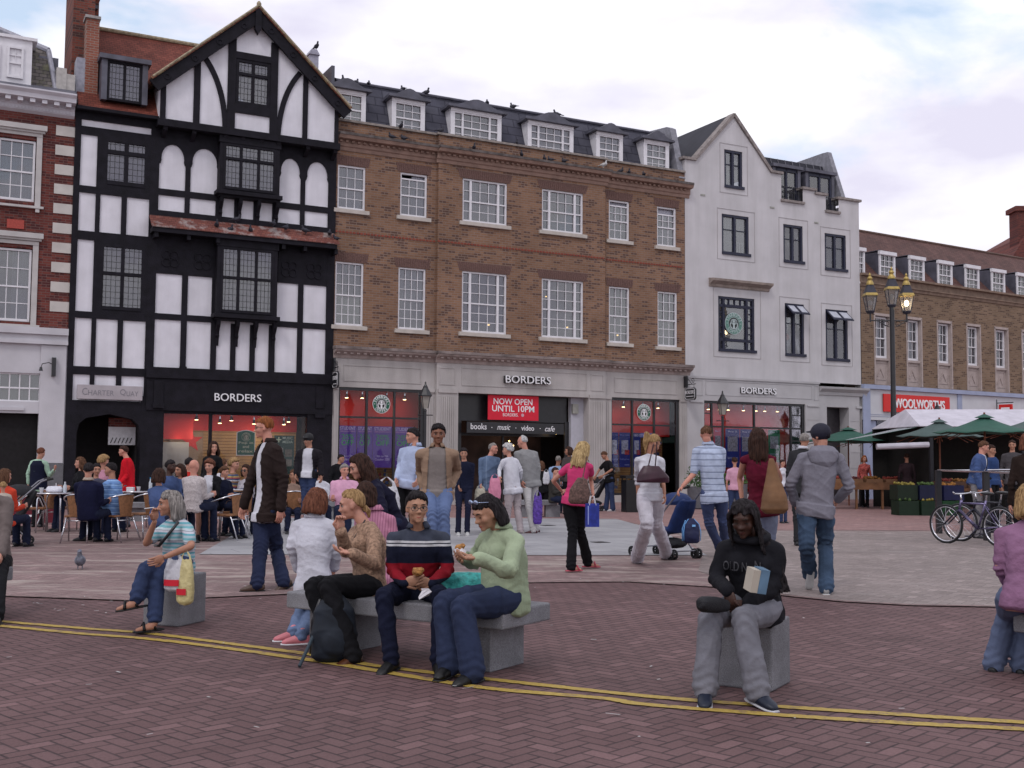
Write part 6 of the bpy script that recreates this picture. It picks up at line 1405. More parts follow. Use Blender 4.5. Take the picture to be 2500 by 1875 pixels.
  if st == 'pony':
   HH = lambda x, y, z: hc + Rm @ (Vector((x, y, z)) * q9); b0 = hair.get('at', (0, -.105, .045))
   p0 = HH(*b0); e1 = HH(b0[0], b0[1] - .06, b0[2] - .0); e2 = e1 + Vector((0, 0, -.11 * q9)) + Rm @ Vector((0, -.015, 0)); e3 = e2 + Vector((0, 0, -max(L, .05) * q9))
   hs.limb([p0, e1, e2, e3], [.022 * q9, .036 * q9, .040 * q9, .012 * q9], 10); 
  if st == 'dreads':
   HH = lambda x, y, z: hc + Rm @ (Vector((x, y, z)) * q9); rr_ = random.Random(2)
   for k in range(8): a = (-1) ** k; y_ = .055 - .022 * (k // 2); hs.limb([HH(a * .045, y_, .105), HH(a * .082, y_, .04), HH(a * .088, y_ - .01, -.06), HH(a * .092, y_ - .02, -.15 - .012 * k) + Vector((0, -.03, -.02))], [.009 * q9, .011 * q9, .010 * q9, .006 * q9], 6, 4)
   for k in range(26):
    a = R(-165 + 330 * k / 25 + rr_.uniform(-4, 4)); x, y = math.sin(a), -math.cos(a)
    tie = HH(.03 * rr_.uniform(-1, 1), -.10, -.04); hs.limb([HH(x * .075, y * .09, .06), HH(x * .085, y * .10 - .01, .0) if y < 0 else HH(x * .06, y * .02, .105), tie], [.009 * q9, .011 * q9, .011 * q9], 6, 3)
    e = hair['tail'](hc, s); e = [v + Vector((rr_.uniform(-.03, .03), rr_.uniform(-.03, .03), rr_.uniform(-.02, .02))) * q9 for v in e]
    hs.limb([tie] + e, [.012 * q9] + [.011 * q9] * (len(e) - 1) + [.006 * q9], 6, 4)
  if hs.mb.v:
   hm = hs.fuse(.0075 if near else .011, 1); co = vco(hm); n_ = vno(hm); rel = (co - np.array(hc)) @ np.array(Rm)
   ang = np.arctan2(rel[:, 0], rel[:, 1]); rs_ = np.random.RandomState(4)
   d = sum(np.sin(ang * k + rs_.rand() * 6 + rel[:, 2] * rs_.uniform(-14, 14)) for k in (19, 31, 47)) * .0020; d = d + .0035 * np.sin(co @ np.array([41, 37, 29.]) + 2 * np.sin(co @ np.array([-23, 31, 17.])))
   if hair.get('curly'): d = d * .5 + (np.sin(co @ np.array([95, 60, 80.]) * .9) * np.sin(co @ np.array([-70, 90, 65.]) * .9)) * .006
   setco(hm, co + n_ * d[:, None]); hm.transform(Matrix.Translation(-base)); hm.name = 'hair'; link('hair', hm, hair['mat'], root, True)
 root['_px'] = 0; del root['_px']
 info = dict(root=root, base=base, A=A, LG=LG, hc=hc, nk=nk, pelv=pelv, f=f, lat=lat, spine=spine, Rm=Rm, s=s, shc=shc, H=H)
 if extra: extra(info)
 return info
# ================================================================ street furniture
C0, C1, C2, CM, CR, CW, CC, CP, C5, CBK, C9, HG = (0, 1050, 3.568), (620, 1150, 3.072), (1340, 1050, 3.072), (780, 840, 3.568), (1300, 840, 3.568), (1880, 840, 3.568), (400, 980, 4.424), (1100, 1000, 3.687), (1500, 900, 3.687), (2200, 1100, 5.927), (2150, 950, 2.212), (1600, 1180, 2.963)
def cpx(c, x, y): return (c[0] + x / c[2], c[1] + y / c[2])
def at(c, x, y, Y): return PD(*cpx(c, x, y), Y)
granite = M('granite', (.215, .215, .232), .8, .10, 1.6, .25, 160)
_t, _n, _l, _b = nodes_of(granite); _co = _t.nodes.new('ShaderNodeTexCoord'); _sp = noisen(_t, _co.outputs['Object'], 140, 3, .8)
_old = _b.inputs['Base Color'].links[0].from_socket; _l.new(mixc(_t, 1., mixc(_t, 1., _old, ramp(_t, _sp, .35, (.62,) * 3, .62, (1.25,) * 3), 'MULTIPLY'), ramp(_t, noisen(_t, _co.outputs['Object'], 4, 6, .7), .35, (.75,) * 3, .6, (1.05,) * 3), 'MULTIPLY'), _b.inputs['Base Color'])
def bench(label, corner, axis, length, width, legs=(.12, .72), group='granite benches', h=.42, th=.12, legw=.36):
 ax = Vector((*axis, 0)).normalized(); rz = math.atan2(ax.y, ax.x); e = thing('stone_bench', label, 'bench', (corner[0], corner[1], 0), rz, group)
 MB().box(0, length, 0, width, h - th, h).build('seat', granite, e, bevel=.012)
 for q in legs: MB().box(q * length, q * length + legw, .09, width - .09, 0, h - th).build('leg', granite, e, bevel=.006)
 return e
# long bench: local x runs from the right-hand near corner to the left end, so it is given from the far left
bench('long granite bench carrying the man with glasses and the women beside him', (-1.66, 8.41), (.84, -.54), 1.92, .60, (.08, .74), legw=.34)
bench('granite bench cut off by the left edge of the picture', (-6.9, 10.45), (.93, -.36), 2.4, .60, (.1, .78), legw=.4)
_p = G(2453, 1492, .42); bench('granite bench at the right edge under the woman in lilac', (_p.x, _p.y - .12), (.80, -.60), 1.5, .55, (.1, .7))
def cube(label, near, axis, a=.50, b=.52, h=.42):
 ax = Vector((*axis, 0)).normalized(); e = MB().box(0, a, 0, b, 0, h).build('granite_block', granite, None, bevel=.012); e.location = (near[0], near[1], 0); e.rotation_euler.z = math.atan2(ax.y, ax.x)
 return tag(e, label, 'stone seat', 'granite cube seats')
_p = G(438, 1531); cube('granite cube seat under the woman with plastic bags', (_p.x - .345, _p.y + .12), (.945, -.33), .365, .37)
_p = G(1885, 1690); cube('granite cube seat under the girl in black hoodie', (_p.x - .306, _p.y + .187), (.853, -.522), .36, .36)
_p = G(720, 1276); bench('far granite bench behind the girl in the white jacket', (_p.x, 26.0), (1, .12), 2.4, .5)
_p = G(1262, 1257); bench('far granite bench behind the elderly couple', (_p.x, 27.8), (1, .1), 1.0, .5)
_p = G(300, 1274); bench('granite bench among the cafe tables', (_p.x, 24.6), (1, .1), .5, .4)
def lantern_mesh(mb, c, s=1.):
 mb.lathe([(.05 * s, 0), (.10 * s, .02 * s), (.11 * s, .05 * s)], c, 4, True)
def street_lamp(label, u, vtop, Y, h=3.6):
 p = PD(u, vtop, Y); e = thing('street_lamp', label, 'street lamp', (p.x, Y, 0), .3, 'small black lantern posts'); H = p.z
 MB().lathe([(.11, 0), (.11, .25), (.08, .3), (.07, .8), (.045, .85), (.04, H - .85), (.05, H - .83), (.03, H - .78)], (0, 0, 0), 12).tube([(-.22, 0, H - .95), (.22, 0, H - .95)], .015).build('post', blackm, e)
 MB().lathe([(.09, H - .76), (.16, H - .42)], (0, 0, 0), 4, True).build('lantern', M('lantern_glass', (.30, .28, .25), .25, .1, spec=.5), e)
 MB().lathe([(.20, H - .42), (.20, H - .39), (.07, H - .18), (.07, H - .15), (.045, H - .13), (.02, H - .06), (.03, H - .04), (.005, H)], (0, 0, 0), 8).build('cap', blackm, e)
 mb = MB()
 for k in range(4): a = math.pi / 4 + k * math.pi / 2; mb.tube([(.093 * math.cos(a), .093 * math.sin(a), H - .76), (.165 * math.cos(a), .165 * math.sin(a), H - .42)], .010, 4)
 mb.build('lantern_frame', blackm, e)
street_lamp('small black lantern post in front of the first shop window', 1039, 931, 31.6); street_lamp('small black lantern post before the white building shop window', 1763.8, 953.5, 35.2); street_lamp('small lantern post in front of the red shop sign', 2287.8, 981.5, 39.8)
# three-headed lamp standard
Yb = 38.0; pb = PD(2185, 1229, Yb); tl = thing('lamp_standard', 'tall black lamp standard with three gold-topped lanterns, right one lit', 'street lamp', (pb.x, Yb, 0), 0)
zt = PD(2182, 745, Yb).z; gold = M('gold_paint', (.40, .29, .09), .4, .2, 10, metal=.3)
MB().lathe([(.30, 0), (.30, .25), (.25, .3), (.25, .9), (.22, 1.0), (.26, 1.5), (.28, 1.55), (.2, 1.62), (.16, 1.7), (.17, 2.2), (.13, 2.3), (.10, 2.5), (.085, 4.0), (.08, zt)], (0, 0, 0), 16).build('post', blackm, tl)
def big_lantern(x, zb, k=1., lit=False):
 p = PD(2250, 1000, Yb); s_ = k
 o = MB().lathe([(.15 * s_, 0), (.16 * s_, .02), (.27 * s_, .55 * s_), (.15 * s_, .551 * s_)], (x, 0, zb), 4, True).build('lantern', glassmat('lamp_glass', (.85, .85, .85), .05, (.4, .38, .36), .25) if 'lamp_glass' not in MATS else MATS['lamp_glass'], tl)
 mb = MB()
 for q in range(4): a = math.pi / 4 + q * math.pi / 2; mb.tube([(x + .155 * s_ * math.cos(a), .155 * s_ * math.sin(a), zb), (x + .275 * s_ * math.cos(a), .275 * s_ * math.sin(a), zb + .55 * s_)], .014, 4)
 mb.lathe([(.10, -.08), (.17 * s_, -.01), (.17 * s_, .01)], (x, 0, zb), 8); mb.lathe([(.27 * s_, .64 * s_), (.13 * s_, .97 * s_)], (x, 0, zb), 4, True); mb.build('lantern_frame', M('lead_black', (.035, .035, .05), .5, .2), o)
 MB().lathe([(.31 * s_, .55 * s_), (.31 * s_, .58 * s_), (.26 * s_, .66 * s_)], (x, 0, zb), 4, True).build('gold_rim', gold, o); MB().lathe([(.14 * s_, .95 * s_), (.13 * s_, 1.02 * s_), (.09 * s_, 1.10 * s_), (.06 * s_, 1.12 * s_), (.10 * s_, 1.18 * s_), (.07 * s_, 1.24 * s_), (.03 * s_, 1.27 * s_), (.045 * s_, 1.32 * s_), (.005, 1.40 * s_)], (x, 0, zb), 12).build('finial', gold, o)
 MB().ell((x, 0, zb + .3 * s_), (.075, .075, .10), None, 12, 8).build('bulb', M('bulb_lit', (1, .9, .7), .4, 0, emit=(1, .78, .45), es=30) if lit else M('bulb_off', (.6, .6, .58), .2, .05), o)
big_lantern(0, zt, .95); zl = PD(2131, 760, Yb).z; big_lantern(-.74, zl, .95); big_lantern(.50, zl, .95, True)
l = bpy.data.lights.new('lantern_light', 'POINT'); l.energy = 25; l.color = (1, .75, .45); lo = bpy.data.objects.new('lantern_light', l); C.objects.link(lo); lo.parent = tl; lo.location = (.50, 0, zl + .3)
mb = MB(); za = PD(2185, 783, Yb).z; mb.tube([(-.74, 0, za), (.55, 0, za)], .022)
for s_, x in ((-1, -.74), (1, .50)):
 mb.tube([(x, 0, za - .05), (x, 0, zl - .06)], .03); mb.tube([(s_ * .1, 0, za - .22), (s_ * .3, 0, za - .12), (s_ * .5, 0, za)], .014)
 mb.tube([(s_ * (.2 + .09 * math.cos(a)), 0, za - .10 + .08 * math.sin(a)) for a in [i * .5 for i in range(13)]], .010, 4)
mb.build('arm', blackm, tl)
# litter bin, bollard, planters
p = G(1540, 1250.6); e = thing('litter_bin', 'square black litter bin beside the woman in white', 'litter bin', (p.x, p.y, 0), .25)
MB().box(-.21, .21, -.21, .21, 0, .88).build('body', M('bin_black', (.010, .010, .011), .35, .2, spec=.4), e, bevel=.015); MB().box(-.23, .23, -.23, .23, .93, 1.01).box(-.2, -.17, -.2, -.17, .88, .93).box(.17, .2, -.2, -.17, .88, .93).box(-.2, -.17, .17, .2, .88, .93).box(.17, .2, .17, .2, .88, .93).build('lid', M('bin_black'), e)
p = at(CW, 800, 1395, 36); e = thing('bollard', 'black round-topped bollard with gold band before the fruit table', 'bollard', (p.x, 36, 0)); MB().lathe([(.14, 0), (.14, .1), (.10, .14), (.09, .75), (.12, .78), (.12, .82), (.09, .86), (.10, .95), (.06, 1.03), (0.01, 1.05)], (0, 0, 0), 14).build('post', blackm, e); MB().lathe([(.095, .60), (.105, .62), (.095, .64)], (0, 0, 0), 14).build('band', gold, e)
leafm = M('bush_leaf', (.035, .085, .018), .6, .5, 3)
def planter(label, u, v, r=.45, h=.66, bush=.65):
 p = G(u, v); e = thing('planter', label, 'planter', (p.x, p.y, 0), 0, 'round grey planters'); MB().lathe([(r * .85, 0), (r * .95, .05), (r, h), (r * .9, h), (r * .88, h - .06)], (0, 0, 0), 24).build('pot', M('planter_grey', (.11, .11, .125), .6, .15, 8), e)
 rr = random.Random(int(u)); mb = MB()
 for k in range(900):
  a, q, z = rr.uniform(0, 6.28), r * 1.05 * math.sqrt(rr.random()), h + rr.random() * bush; q *= (1 - .4 * (z - h) / bush) * (1.1 + .2 * math.sin(3 * a)); c = Vector((q * math.cos(a), q * math.sin(a), z)); d = Vector((rr.uniform(-1, 1), rr.uniform(-1, 1), rr.uniform(-.3, 1))).normalized(); s = d.orthogonal().normalized() * .025
  mb.add([c, c + d * .035 + s, c + d * .08, c + d * .035 - s], [(0, 1, 2, 3)])
 mb.build('foliage', leafm, e)
planter('grey planter with leafy bush behind the pushchair man', 1715, 1243); planter('grey planter with low plants left of the woman in dark red', 1792, 1243, .4, .75, .3)
# ================================================================ cafe terrace
wick = M('wicker', (.26, .12, .055), .6, .25, 30, .4, 120)
def cafe_chair():
 e = thing('cafe_chair', 'x', 'chair')
 def rim(z, w=.27): return [(w * math.cos(a), .02 - .28 * math.sin(a) * 1.0, z + (.10 * math.sin(a))) for a in [math.pi * i / 12 for i in range(13)]]
 mb = MB(); mb.tube([(-.25, .24, 0), (-.265, .22, .45), (-.27, .12, .66)] + [(-x, y, z) for x, y, z in rim(.69)] + [(.27, .12, .66), (.265, .22, .45), (.25, .24, 0)], .013, 8); mb.build('arm_frame', chrome, e, True)
 MB().tube([(-.21, -.36, 0), (-.17, -.2, .40), (-.17, .1, .43)], .013).build('leg', chrome, e, True); MB().tube([(.21, -.36, 0), (.17, -.2, .40), (.17, .1, .43)], .013).build('leg', chrome, e, True)
 MB().tube([(-.175, -.22, .36), (.175, -.22, .36)], .010).tube([(-.24, .2, .40), (.24, .2, .40)], .010).build('stretcher', chrome, e, True)
 MB().prismz([(-.24, .2), (-.22, .24), (.22, .24), (.24, .2), (.21, -.18), (.15, -.22), (-.15, -.22), (-.21, -.18)][::-1], .42, .445).build('seat', wick, e)
 mb = MB(); vs = []
 for k in range(9):
  a = -1 + 2 * k / 8
  vs += [(a * .115, -.235 + .02 * a * a, .43), (a * .17, -.262 + .05 * a * a, .785 - .015 * a * a)]
 mb.add(vs, [(2 * k, 2 * k + 2, 2 * k + 3, 2 * k + 1) for k in range(8)]); o = mb.build('backrest', wick, e); md = o.modifiers.new('t', 'SOLIDIFY'); md.thickness = .012
 return e
def place(proto, first, p, rz, label):
 o = proto if first else copy_tree(proto); o.location = p; o.rotation_euler.z = R(rz); o['label'] = label; return o
chp = cafe_chair(); chp['group'] = 'aluminium cafe chairs with brown backs'
CH = [((720, 900), 18.7, 5, 'aluminium chair with brown back, turned away, under the man in navy'), ((1030, 880), 18.9, 62, 'chair seen side-on under the man in blue striped shirt'), ((1300, 860), 19.6, 40, 'chair right of the man in blue striped shirt, beside the denim woman'),
 ((1975, 900), 19.4, 75, 'chair under the woman in black blazer, curved arm towards the walking man'), ((2080, 880), 20.6, 80, 'chair behind the black blazer woman, next to the boy in navy'), ((300, 860), 21.3, -60, 'empty chair in front of the red barrier'), ((520, 830), 21.6, -20, 'chair behind the small round table at left'),
 ((2560, 850), 21.5, 20, 'chair hidden mostly by the walking man in brown jacket'), ((30, 860), 18.4, -100, 'chair at the left picture edge by the dark pushchair')]
for i, ((x, y), Y, rz, lb_) in enumerate(CH): u, v = cpx(C0, x, y); place(chp, i == 0, PD(u, 1120, Y) * Vector((1, 1, 0)) if False else Vector((PD(u, 1120, Y).x, Y, 0)), rz, lb_)
def cafe_table(w=.35):
 e = thing('cafe_table', 'x', 'table'); 
 MB().lathe([(w, .715), (w + .012, .72), (w + .012, .738), (w, .742)], (0, 0, 0), 28).build('tabletop', chrome, e, True)
 for k in range(4): a = math.pi / 4 + k * math.pi / 2; q = w - .05; MB().tube([(q * 1.05 * math.cos(a), q * 1.05 * math.sin(a), 0), (q * 1.0 * math.cos(a), q * 1.0 * math.sin(a), .62), (q * .8 * math.cos(a), q * .8 * math.sin(a), .715)], .016).build('leg', chrome, e, True)
 return e
tbp = cafe_table(); tbp['group'] = 'round aluminium cafe tables'; TB = []
for i, (x, Y, lb_) in enumerate(((480, 21.0, 'round metal table left of the man in navy'), (1690, 19.8, 'round metal table with white bag before the black blazer woman'), (1200, 22.3, 'round metal table between the striped shirt man and denim woman'), (2300, 21.8, 'round metal table behind the walking man'))):
 u = cpx(C0, x, 0)[0]; TB.append(place(tbp, i == 0, Vector((PD(u, 1120, Y).x, Y, 0)), 12 * i, lb_))
whitep = M('crockery', (.62, .62, .64), .35, .05); plastic = M('plastic_film', (.60, .60, .66), .35, .10, 20, .5, 40)
def bottle(label, t, dx, dy, capc, h=.24):
 b = t.location; e = thing('bottle', label, 'bottle', (b.x + dx, b.y + dy, .743)); MB().lathe([(.030, 0), (.033, .02), (.033, h * .62), (.014, h * .82), (.014, h * .9)], (0, 0, 0), 12).build('body', M('bottle_clear', (.5, .55, .6), .15, .1, spec=.6), e, True); MB().lathe([(.017, h * .9), (.017, h)], (0, 0, 0), 10).build('cap', M('cap_' + capc, capc, .4, 0), e)
bottle('clear bottle with blue cap on the far table', TB[2], .30, -.1, '2090c0', .27); bottle('short bottle on the left table beside the bag', TB[0], .25, -.12, 'c8c8d0', .2)
def cup(label, t, dx, dy): e = MB().lathe([(.025, 0), (.04, .085), (.043, .09), (.036, .088)], (0, 0, 0), 12).build('cup', whitep, None, True); e.location = (t.location.x + dx, t.location.y + dy, .743); tag(e, label, 'cup')
cup('white paper cup at the left end of the table', TB[0], -.15, -.2); cup('white cup on table nearest the denim woman', TB[2], .1, -.2); cup('second white cup on the table with white bag', TB[1], -.25, .05)
e = MB().box(-.07, .07, -.05, .05, 0, .08).build('napkin_box', whitep, None, bevel=.01); e.location = TB[2].location + Vector((-.05, -.22, .743)); tag(e, 'white napkin box on the table behind the striped shirt man', 'box')
def plastic_bag(name, label, c, w, h, d, mat, seed=1, logo_=None, rz=0, handles=True, cat='bag', flat=1.):
 """a limp carrier bag hanging by two loops from its top"""
 e = thing(name, label, cat, c, rz); S_ = Shape(); S_.loft([Vector((0, 0, -h)), Vector((0, 0, -h * .93)), Vector((0, 0, -h * .6)), Vector((0, 0, -h * .25)), Vector((0, 0, -h * .12))], [(w * .28, d * .3), (w * .46, d * .5), (w * .5, d * .5), (w * .42, d * .32), (w * .36, d * .1)], Vector((1, 0, 0)), 24)
 if handles:
  for k in (-1, 1): S_.mb.tube([(k * w * .30, 0, -h * .18), (k * w * .22, 0, -h * .04), (k * w * .05, 0, .02), (0, 0, .03)], [w * .10, w * .06, w * .03, w * .03], 8)
 me = S_.fuse(.009, 2); folds(me, .012 * flat, 34, seed, (1, .2, .2)); me.name = 'body'; link('body', me, mat, e, True)
 if logo_:
  m_, zc, hh, ww = logo_; mb = MB(); n = 8; vs = []
  for k in range(n + 1): a = -1 + 2 * k / n; vs += [(a * ww / 2, -(d * .5 * math.sqrt(max(0, 1 - (a * ww / w) ** 2)) + .012), zc - hh / 2), (a * ww / 2, -(d * .5 * math.sqrt(max(0, 1 - (a * ww / w) ** 2)) + .012), zc + hh / 2)]
  mb.add(vs, [(2 * k, 2 * k + 2, 2 * k + 3, 2 * k + 1) for k in range(n)]); mb.build('printed_band', m_, e)
 return e
pb_ = plastic_bag('plastic_bag', 'crumpled white carrier bag lying on the table by the black blazer woman', (TB[1].location.x, TB[1].location.y - .1, .87), .40, .12, .22, plastic, 3, None, 0, False); pb_ = plastic_bag('plastic_bag', 'crumpled white carrier bag lying on the left cafe table', (TB[0].location.x + .05, TB[0].location.y - .1, .88), .32, .13, .2, plastic, 4, None, 0, False)
# red terrace barrier with round white emblem
p = Vector((PD(90, 1200, 23.4).x, 23.4, 0)); e = thing('terrace_barrier', 'dark red canvas barrier with round white emblem at the cafe edge', 'barrier', (p.x, p.y, 0), .05)
MB().box(-.65, .38, -.01, .01, .04, .80).build('canvas', M('barrier_red', (.12, .008, .02), .7, .1), e); MB().box(-.68, -.65, -.02, .02, 0, .86).box(.38, .41, -.02, .02, 0, .86).build('post', chrome, e)
MB().disc((-.12, .40), .24, -.02, -.011, 28, .20).disc((-.12, .40), .10, -.02, -.011, 20).build('emblem', signwhite, e)
# ---------------------------------------------------------------- pushchairs
def pushchair(label, loc, rz, colm, s=1., hood=True, bag=None):
 e = thing('pushchair', label, 'pushchair', loc, R(rz)); fm = M('frame_grey', (.20, .20, .23), .35, .1, metal=.6)
 for k in (-1, 1):
  MB().tube([(k * .24, .55, .08), (k * .22, -.42, 1.0), (k * .22, -.52, 1.04)], .013).tube([(k * .22, -.25, .08), (k * .22, .05, .40), (k * .22, .15, .55)], .012).build('frame', fm, e)
  MB().tube([(k * .22, -.50, 1.03), (k * .22, -.60, 1.05)], .02).build('handle', M('foam', (.02, .02, .02), .8, .1), e)
  for yy in (.55, -.27):
   for dx in (-.035, .035):
    w_ = MB(); x = k * .24 + dx
    w_.add([(x + q, yy + r_ * math.cos(a), .075 + r_ * math.sin(a)) for q, r_ in ((-.014, .05), (-.014, .075), (.014, .075), (.014, .05)) for a in [i * math.pi / 8 for i in range(16)]], [(j * 16 + i, j * 16 + (i + 1) % 16, ((j + 1) % 4) * 16 + (i + 1) % 16, ((j + 1) % 4) * 16 + i) for j in range(4) for i in range(16)])
    w_.box(x - .01, x + .01, yy - .05, yy + .05, .065, .085).box(x - .01, x + .01, yy - .01, yy + .01, .025, .125); w_.build('wheel', M('rubber', (.012, .012, .014), .6, .2), e)
 MB().tube([(-.22, -.3, .12), (.22, -.3, .12)], .01).build('axle', fm, e); MB().tube([(-.22, .5, .14), (.22, .5, .14)], .01).build('axle', fm, e)
 S_ = Shape(); S_.loft([Vector((0, .42, .42)), Vector((0, .15, .38)), Vector((0, -.12, .42)), Vector((0, -.30, .75)), Vector((0, -.36, .85))], [(.18, .05), (.20, .06), (.20, .07), (.19, .06), (.16, .03)], Vector((1, 0, 0)), 16); me = S_.fuse(.012, 3); folds(me, .01, 20, 5); me.name = 'seat'; link('seat', me, colm, e, True)
 if hood: 
  S_ = Shape(); S_.ell((0, -.12, .80), (.21, .26, .16)); me = S_.fuse(.014, 2); bm = bmesh.new(); bm.from_mesh(me); bmesh.ops.delete(bm, geom=[f_ for f_ in bm.faces if f_.calc_center_median().z < .78], context='FACES'); bm.to_mesh(me); bm.free(); folds(me, .008, 20, 7); me.name = 'hood'; link('hood', me, colm, e, True)
 S_ = Shape(); S_.ell((0, -.05, .22), (.18, .22, .08)); me = S_.fuse(.014, 2); folds(me, .01, 25, 8); me.name = 'basket'; link('basket', me, M('basket_black', (.012, .012, .016), .8, .2), e, True)
 return e
def backpack(name, label, loc, rz, col, s=1., stripe=None, lie=0, cat='backpack'):
 e = thing(name, label, cat, loc, R(rz)); e.scale = (1, 1, 1); S_ = Shape()
 S_.loft([Vector((0, 0, 0)), Vector((0, 0, .04)) * s, Vector((0, -.01, .18)) * s, Vector((0, 0, .34)) * s, Vector((0, .03, .44)) * s], [(.11 * s, .06 * s), (.15 * s, .10 * s), (.155 * s, .11 * s), (.135 * s, .085 * s), (.06 * s, .03 * s)], Vector((1, 0, 0)), 20); S_.ell(Vector((0, -.09, .14)) * s, (.11 * s, .05 * s, .10 * s))
 me = S_.fuse(.010, 3); folds(me, .012 * s, 22, 9); me.name = 'body'; link('body', me, col, e, True)
 for k in (-1, 1): MB().tube([Vector((k * .08, .07, .40)) * s, Vector((k * .12, .13, .25)) * s, Vector((k * .13, .10, .04)) * s], .014 * s, 6).build('strap', stripe or blackm, e, True)
 if stripe:
  for k in (-1, 1): MB().tube([Vector((k * .15, -.055, .05)) * s, Vector((k * .158, -.06, .2)) * s, Vector((k * .13, -.04, .34)) * s, Vector((k * .05, 0, .43)) * s], .008 * s, 6).build('piping', stripe, e, True)
  MB().box(-.02 * s, .04 * s, -.125 * s, -.11 * s, .30 * s, .335 * s).build('badge', M('badge', (.2, .45, .8), .5, 0), e)
 return e
royal = M('royal_blue', (.008, .024, .10), .7, .25, 8); navyc = M('navy_canvas', (.010, .014, .055), .7, .2, 8)
p = at(C2, 960, 960, 16.3); pushchair('royal blue pushchair pushed by the man in striped polo shirt', (p.x - .05, 16.5, 0), 35, royal)
p2 = at(C2, 1070, 850, 15.7); backpack('backpack', 'navy backpack with light blue piping hung on the pushchair handles', (p2.x, 15.72, p2.z), 8, navyc, .78, M('sky_piping', (.12, .32, .65), .6, .1))
p = at(C0, 130, 1000, 17.9); pushchair('black pushchair at the left edge beside the cafe tables', (p.x - .22, 18.2, 0), 118, M('pram_black', (.014, .014, .018), .8, .25))
p = at(CR, 530, 1400, 31.6); pushchair('small dark pushchair held by the man in black tee', (p.x, 31.8, 0), 75, M('pram_black'))
p = G(838, 1612); backpack('backpack', 'limp dark rucksack slumped on the paving in front of the blonde woman', (p.x - .06, p.y - .05, 0), 20, M('rucksack_dark', (.008, .012, .020), .75, .3), 1.05)
mb = MB(); mb.tube([Vector((p.x - .15, p.y - .05, .3)), Vector((p.x - .22, p.y - .2, .1)), Vector((p.x - .25, p.y - .3, .01))], .012); o = mb.build('loose_strap', M('strap_grey', (.03, .045, .06), .7, .1), None); tag(o, 'loose rucksack strap trailing over the yellow lines', 'strap')
# ---------------------------------------------------------------- bicycles
def bicycle(label, rear, front, fcol, group='bicycles at the cycle rack'):
 r0 = Vector((rear[0], rear[1], 0)); f0 = Vector((front[0], front[1], 0)); d = (f0 - r0); L_ = d.length; e = thing('bicycle', label, 'bicycle', r0, math.atan2(d.y, d.x), group); rw = .345; tyre = M('rubber')
 for nm, x in (('wheel', 0), ('wheel', L_)):
  w_ = MB(); n = 36; w_.add([(x + (rw - .022 + .022 * math.cos(b)) * math.cos(a), .022 * math.sin(b), rw + (rw - .022 + .022 * math.cos(b)) * math.sin(a)) for b in [i * math.pi / 4 for i in range(8)] for a in [2 * math.pi * i / n for i in range(n)]], [(j * n + i, ((j + 1) % 8) * n + i, ((j + 1) % 8) * n + (i + 1) % n, j * n + (i + 1) % n) for j in range(8) for i in range(n)]); wo = w_.build('wheel', tyre, e, True)
  w_ = MB(); rr_ = rw - .045; w_.tube([(x + rr_ * math.cos(a), 0, rw + rr_ * math.sin(a)) for a in [2 * math.pi * i / 36 for i in range(37)]], .012, 6, False); w_.build('rim', chrome, wo, True)
  w_ = MB(); w_.tube([(x, -.04, rw), (x, .04, rw)], .02, 8)
  for i in range(16): a = 2 * math.pi * i / 16; w_.tube([(x, .02 * (-1) ** i, rw), (x + rr_ * math.cos(a), 0, rw + rr_ * math.sin(a))], .0022, 4, False)
  w_.build('spokes', chrome, wo)
 bb_, st, hd1, hd2 = Vector((.42, 0, .29)), Vector((.26, 0, .78)), Vector((L_ - .30, 0, .72)), Vector((L_ - .27, 0, .60))
 mb = MB(); mb.tube([bb_, st], .018); mb.tube([bb_, hd2], .030); mb.tube([st - Vector((0, 0, .06)), hd1], .018); mb.tube([hd2, hd1 + Vector((-.02, 0, .05))], .024); mb.build('frame', fcol, e, True)
 mb = MB(); 
 for k in (-1, 1): mb.tube([bb_ + Vector((0, k * .03, 0)), Vector((0, k * .06, rw))], .010); mb.tube([st + Vector((.01, k * .02, -.1)), Vector((0, k * .06, rw))], .009)
 mb.build('rear_triangle', fcol, e, True)
 mb = MB()
 for k in (-1, 1): mb.tube([hd2 + Vector((.01, k * .05, -.02)), Vector((L_, k * .055, rw))], .015)
 mb.tube([hd2 + Vector((.01, -.05, -.02)), hd2 + Vector((.01, .05, -.02))], .018); mb.build('fork', M('fork_dark', (.03, .03, .05), .35, .1, metal=.4), e, True)
 hb_ = hd1 + Vector((.0, 0, .16)); MB().tube([hd1 + Vector((-.02, 0, .04)), hb_], .016).tube([hb_ + Vector((-.08, -.30, .03)), hb_ + Vector((.02, -.12, 0)), hb_, hb_ + Vector((.02, .12, 0)), hb_ + Vector((-.08, .30, .03))], .013).build('handlebar', chrome, e, True)
 S_ = Shape(); S_.ell(st + Vector((-.03, 0, .12)), (.13, .065, .03)); me = S_.fuse(.01, 2); me.name = 'saddle'; link('saddle', me, blackm, e, True); MB().tube([st, st + Vector((-.02, 0, .12))], .014).build('seat_post', chrome, e)
 MB().tube([bb_ + Vector((.09 * math.cos(a), .05, .09 * math.sin(a))) for a in [2 * math.pi * i / 16 for i in range(17)]], .006, 5, False).tube([bb_ + Vector((0, .05, 0)), bb_ + Vector((.12, .07, -.12))], .010).tube([bb_ + Vector((0, -.05, 0)), bb_ + Vector((-.12, -.07, .12))], .010).box(bb_.x + .08, bb_.x + .17, .07, .14, bb_.z - .135, bb_.z - .115).build('crankset', M('fork_dark'), e, True)
 return e
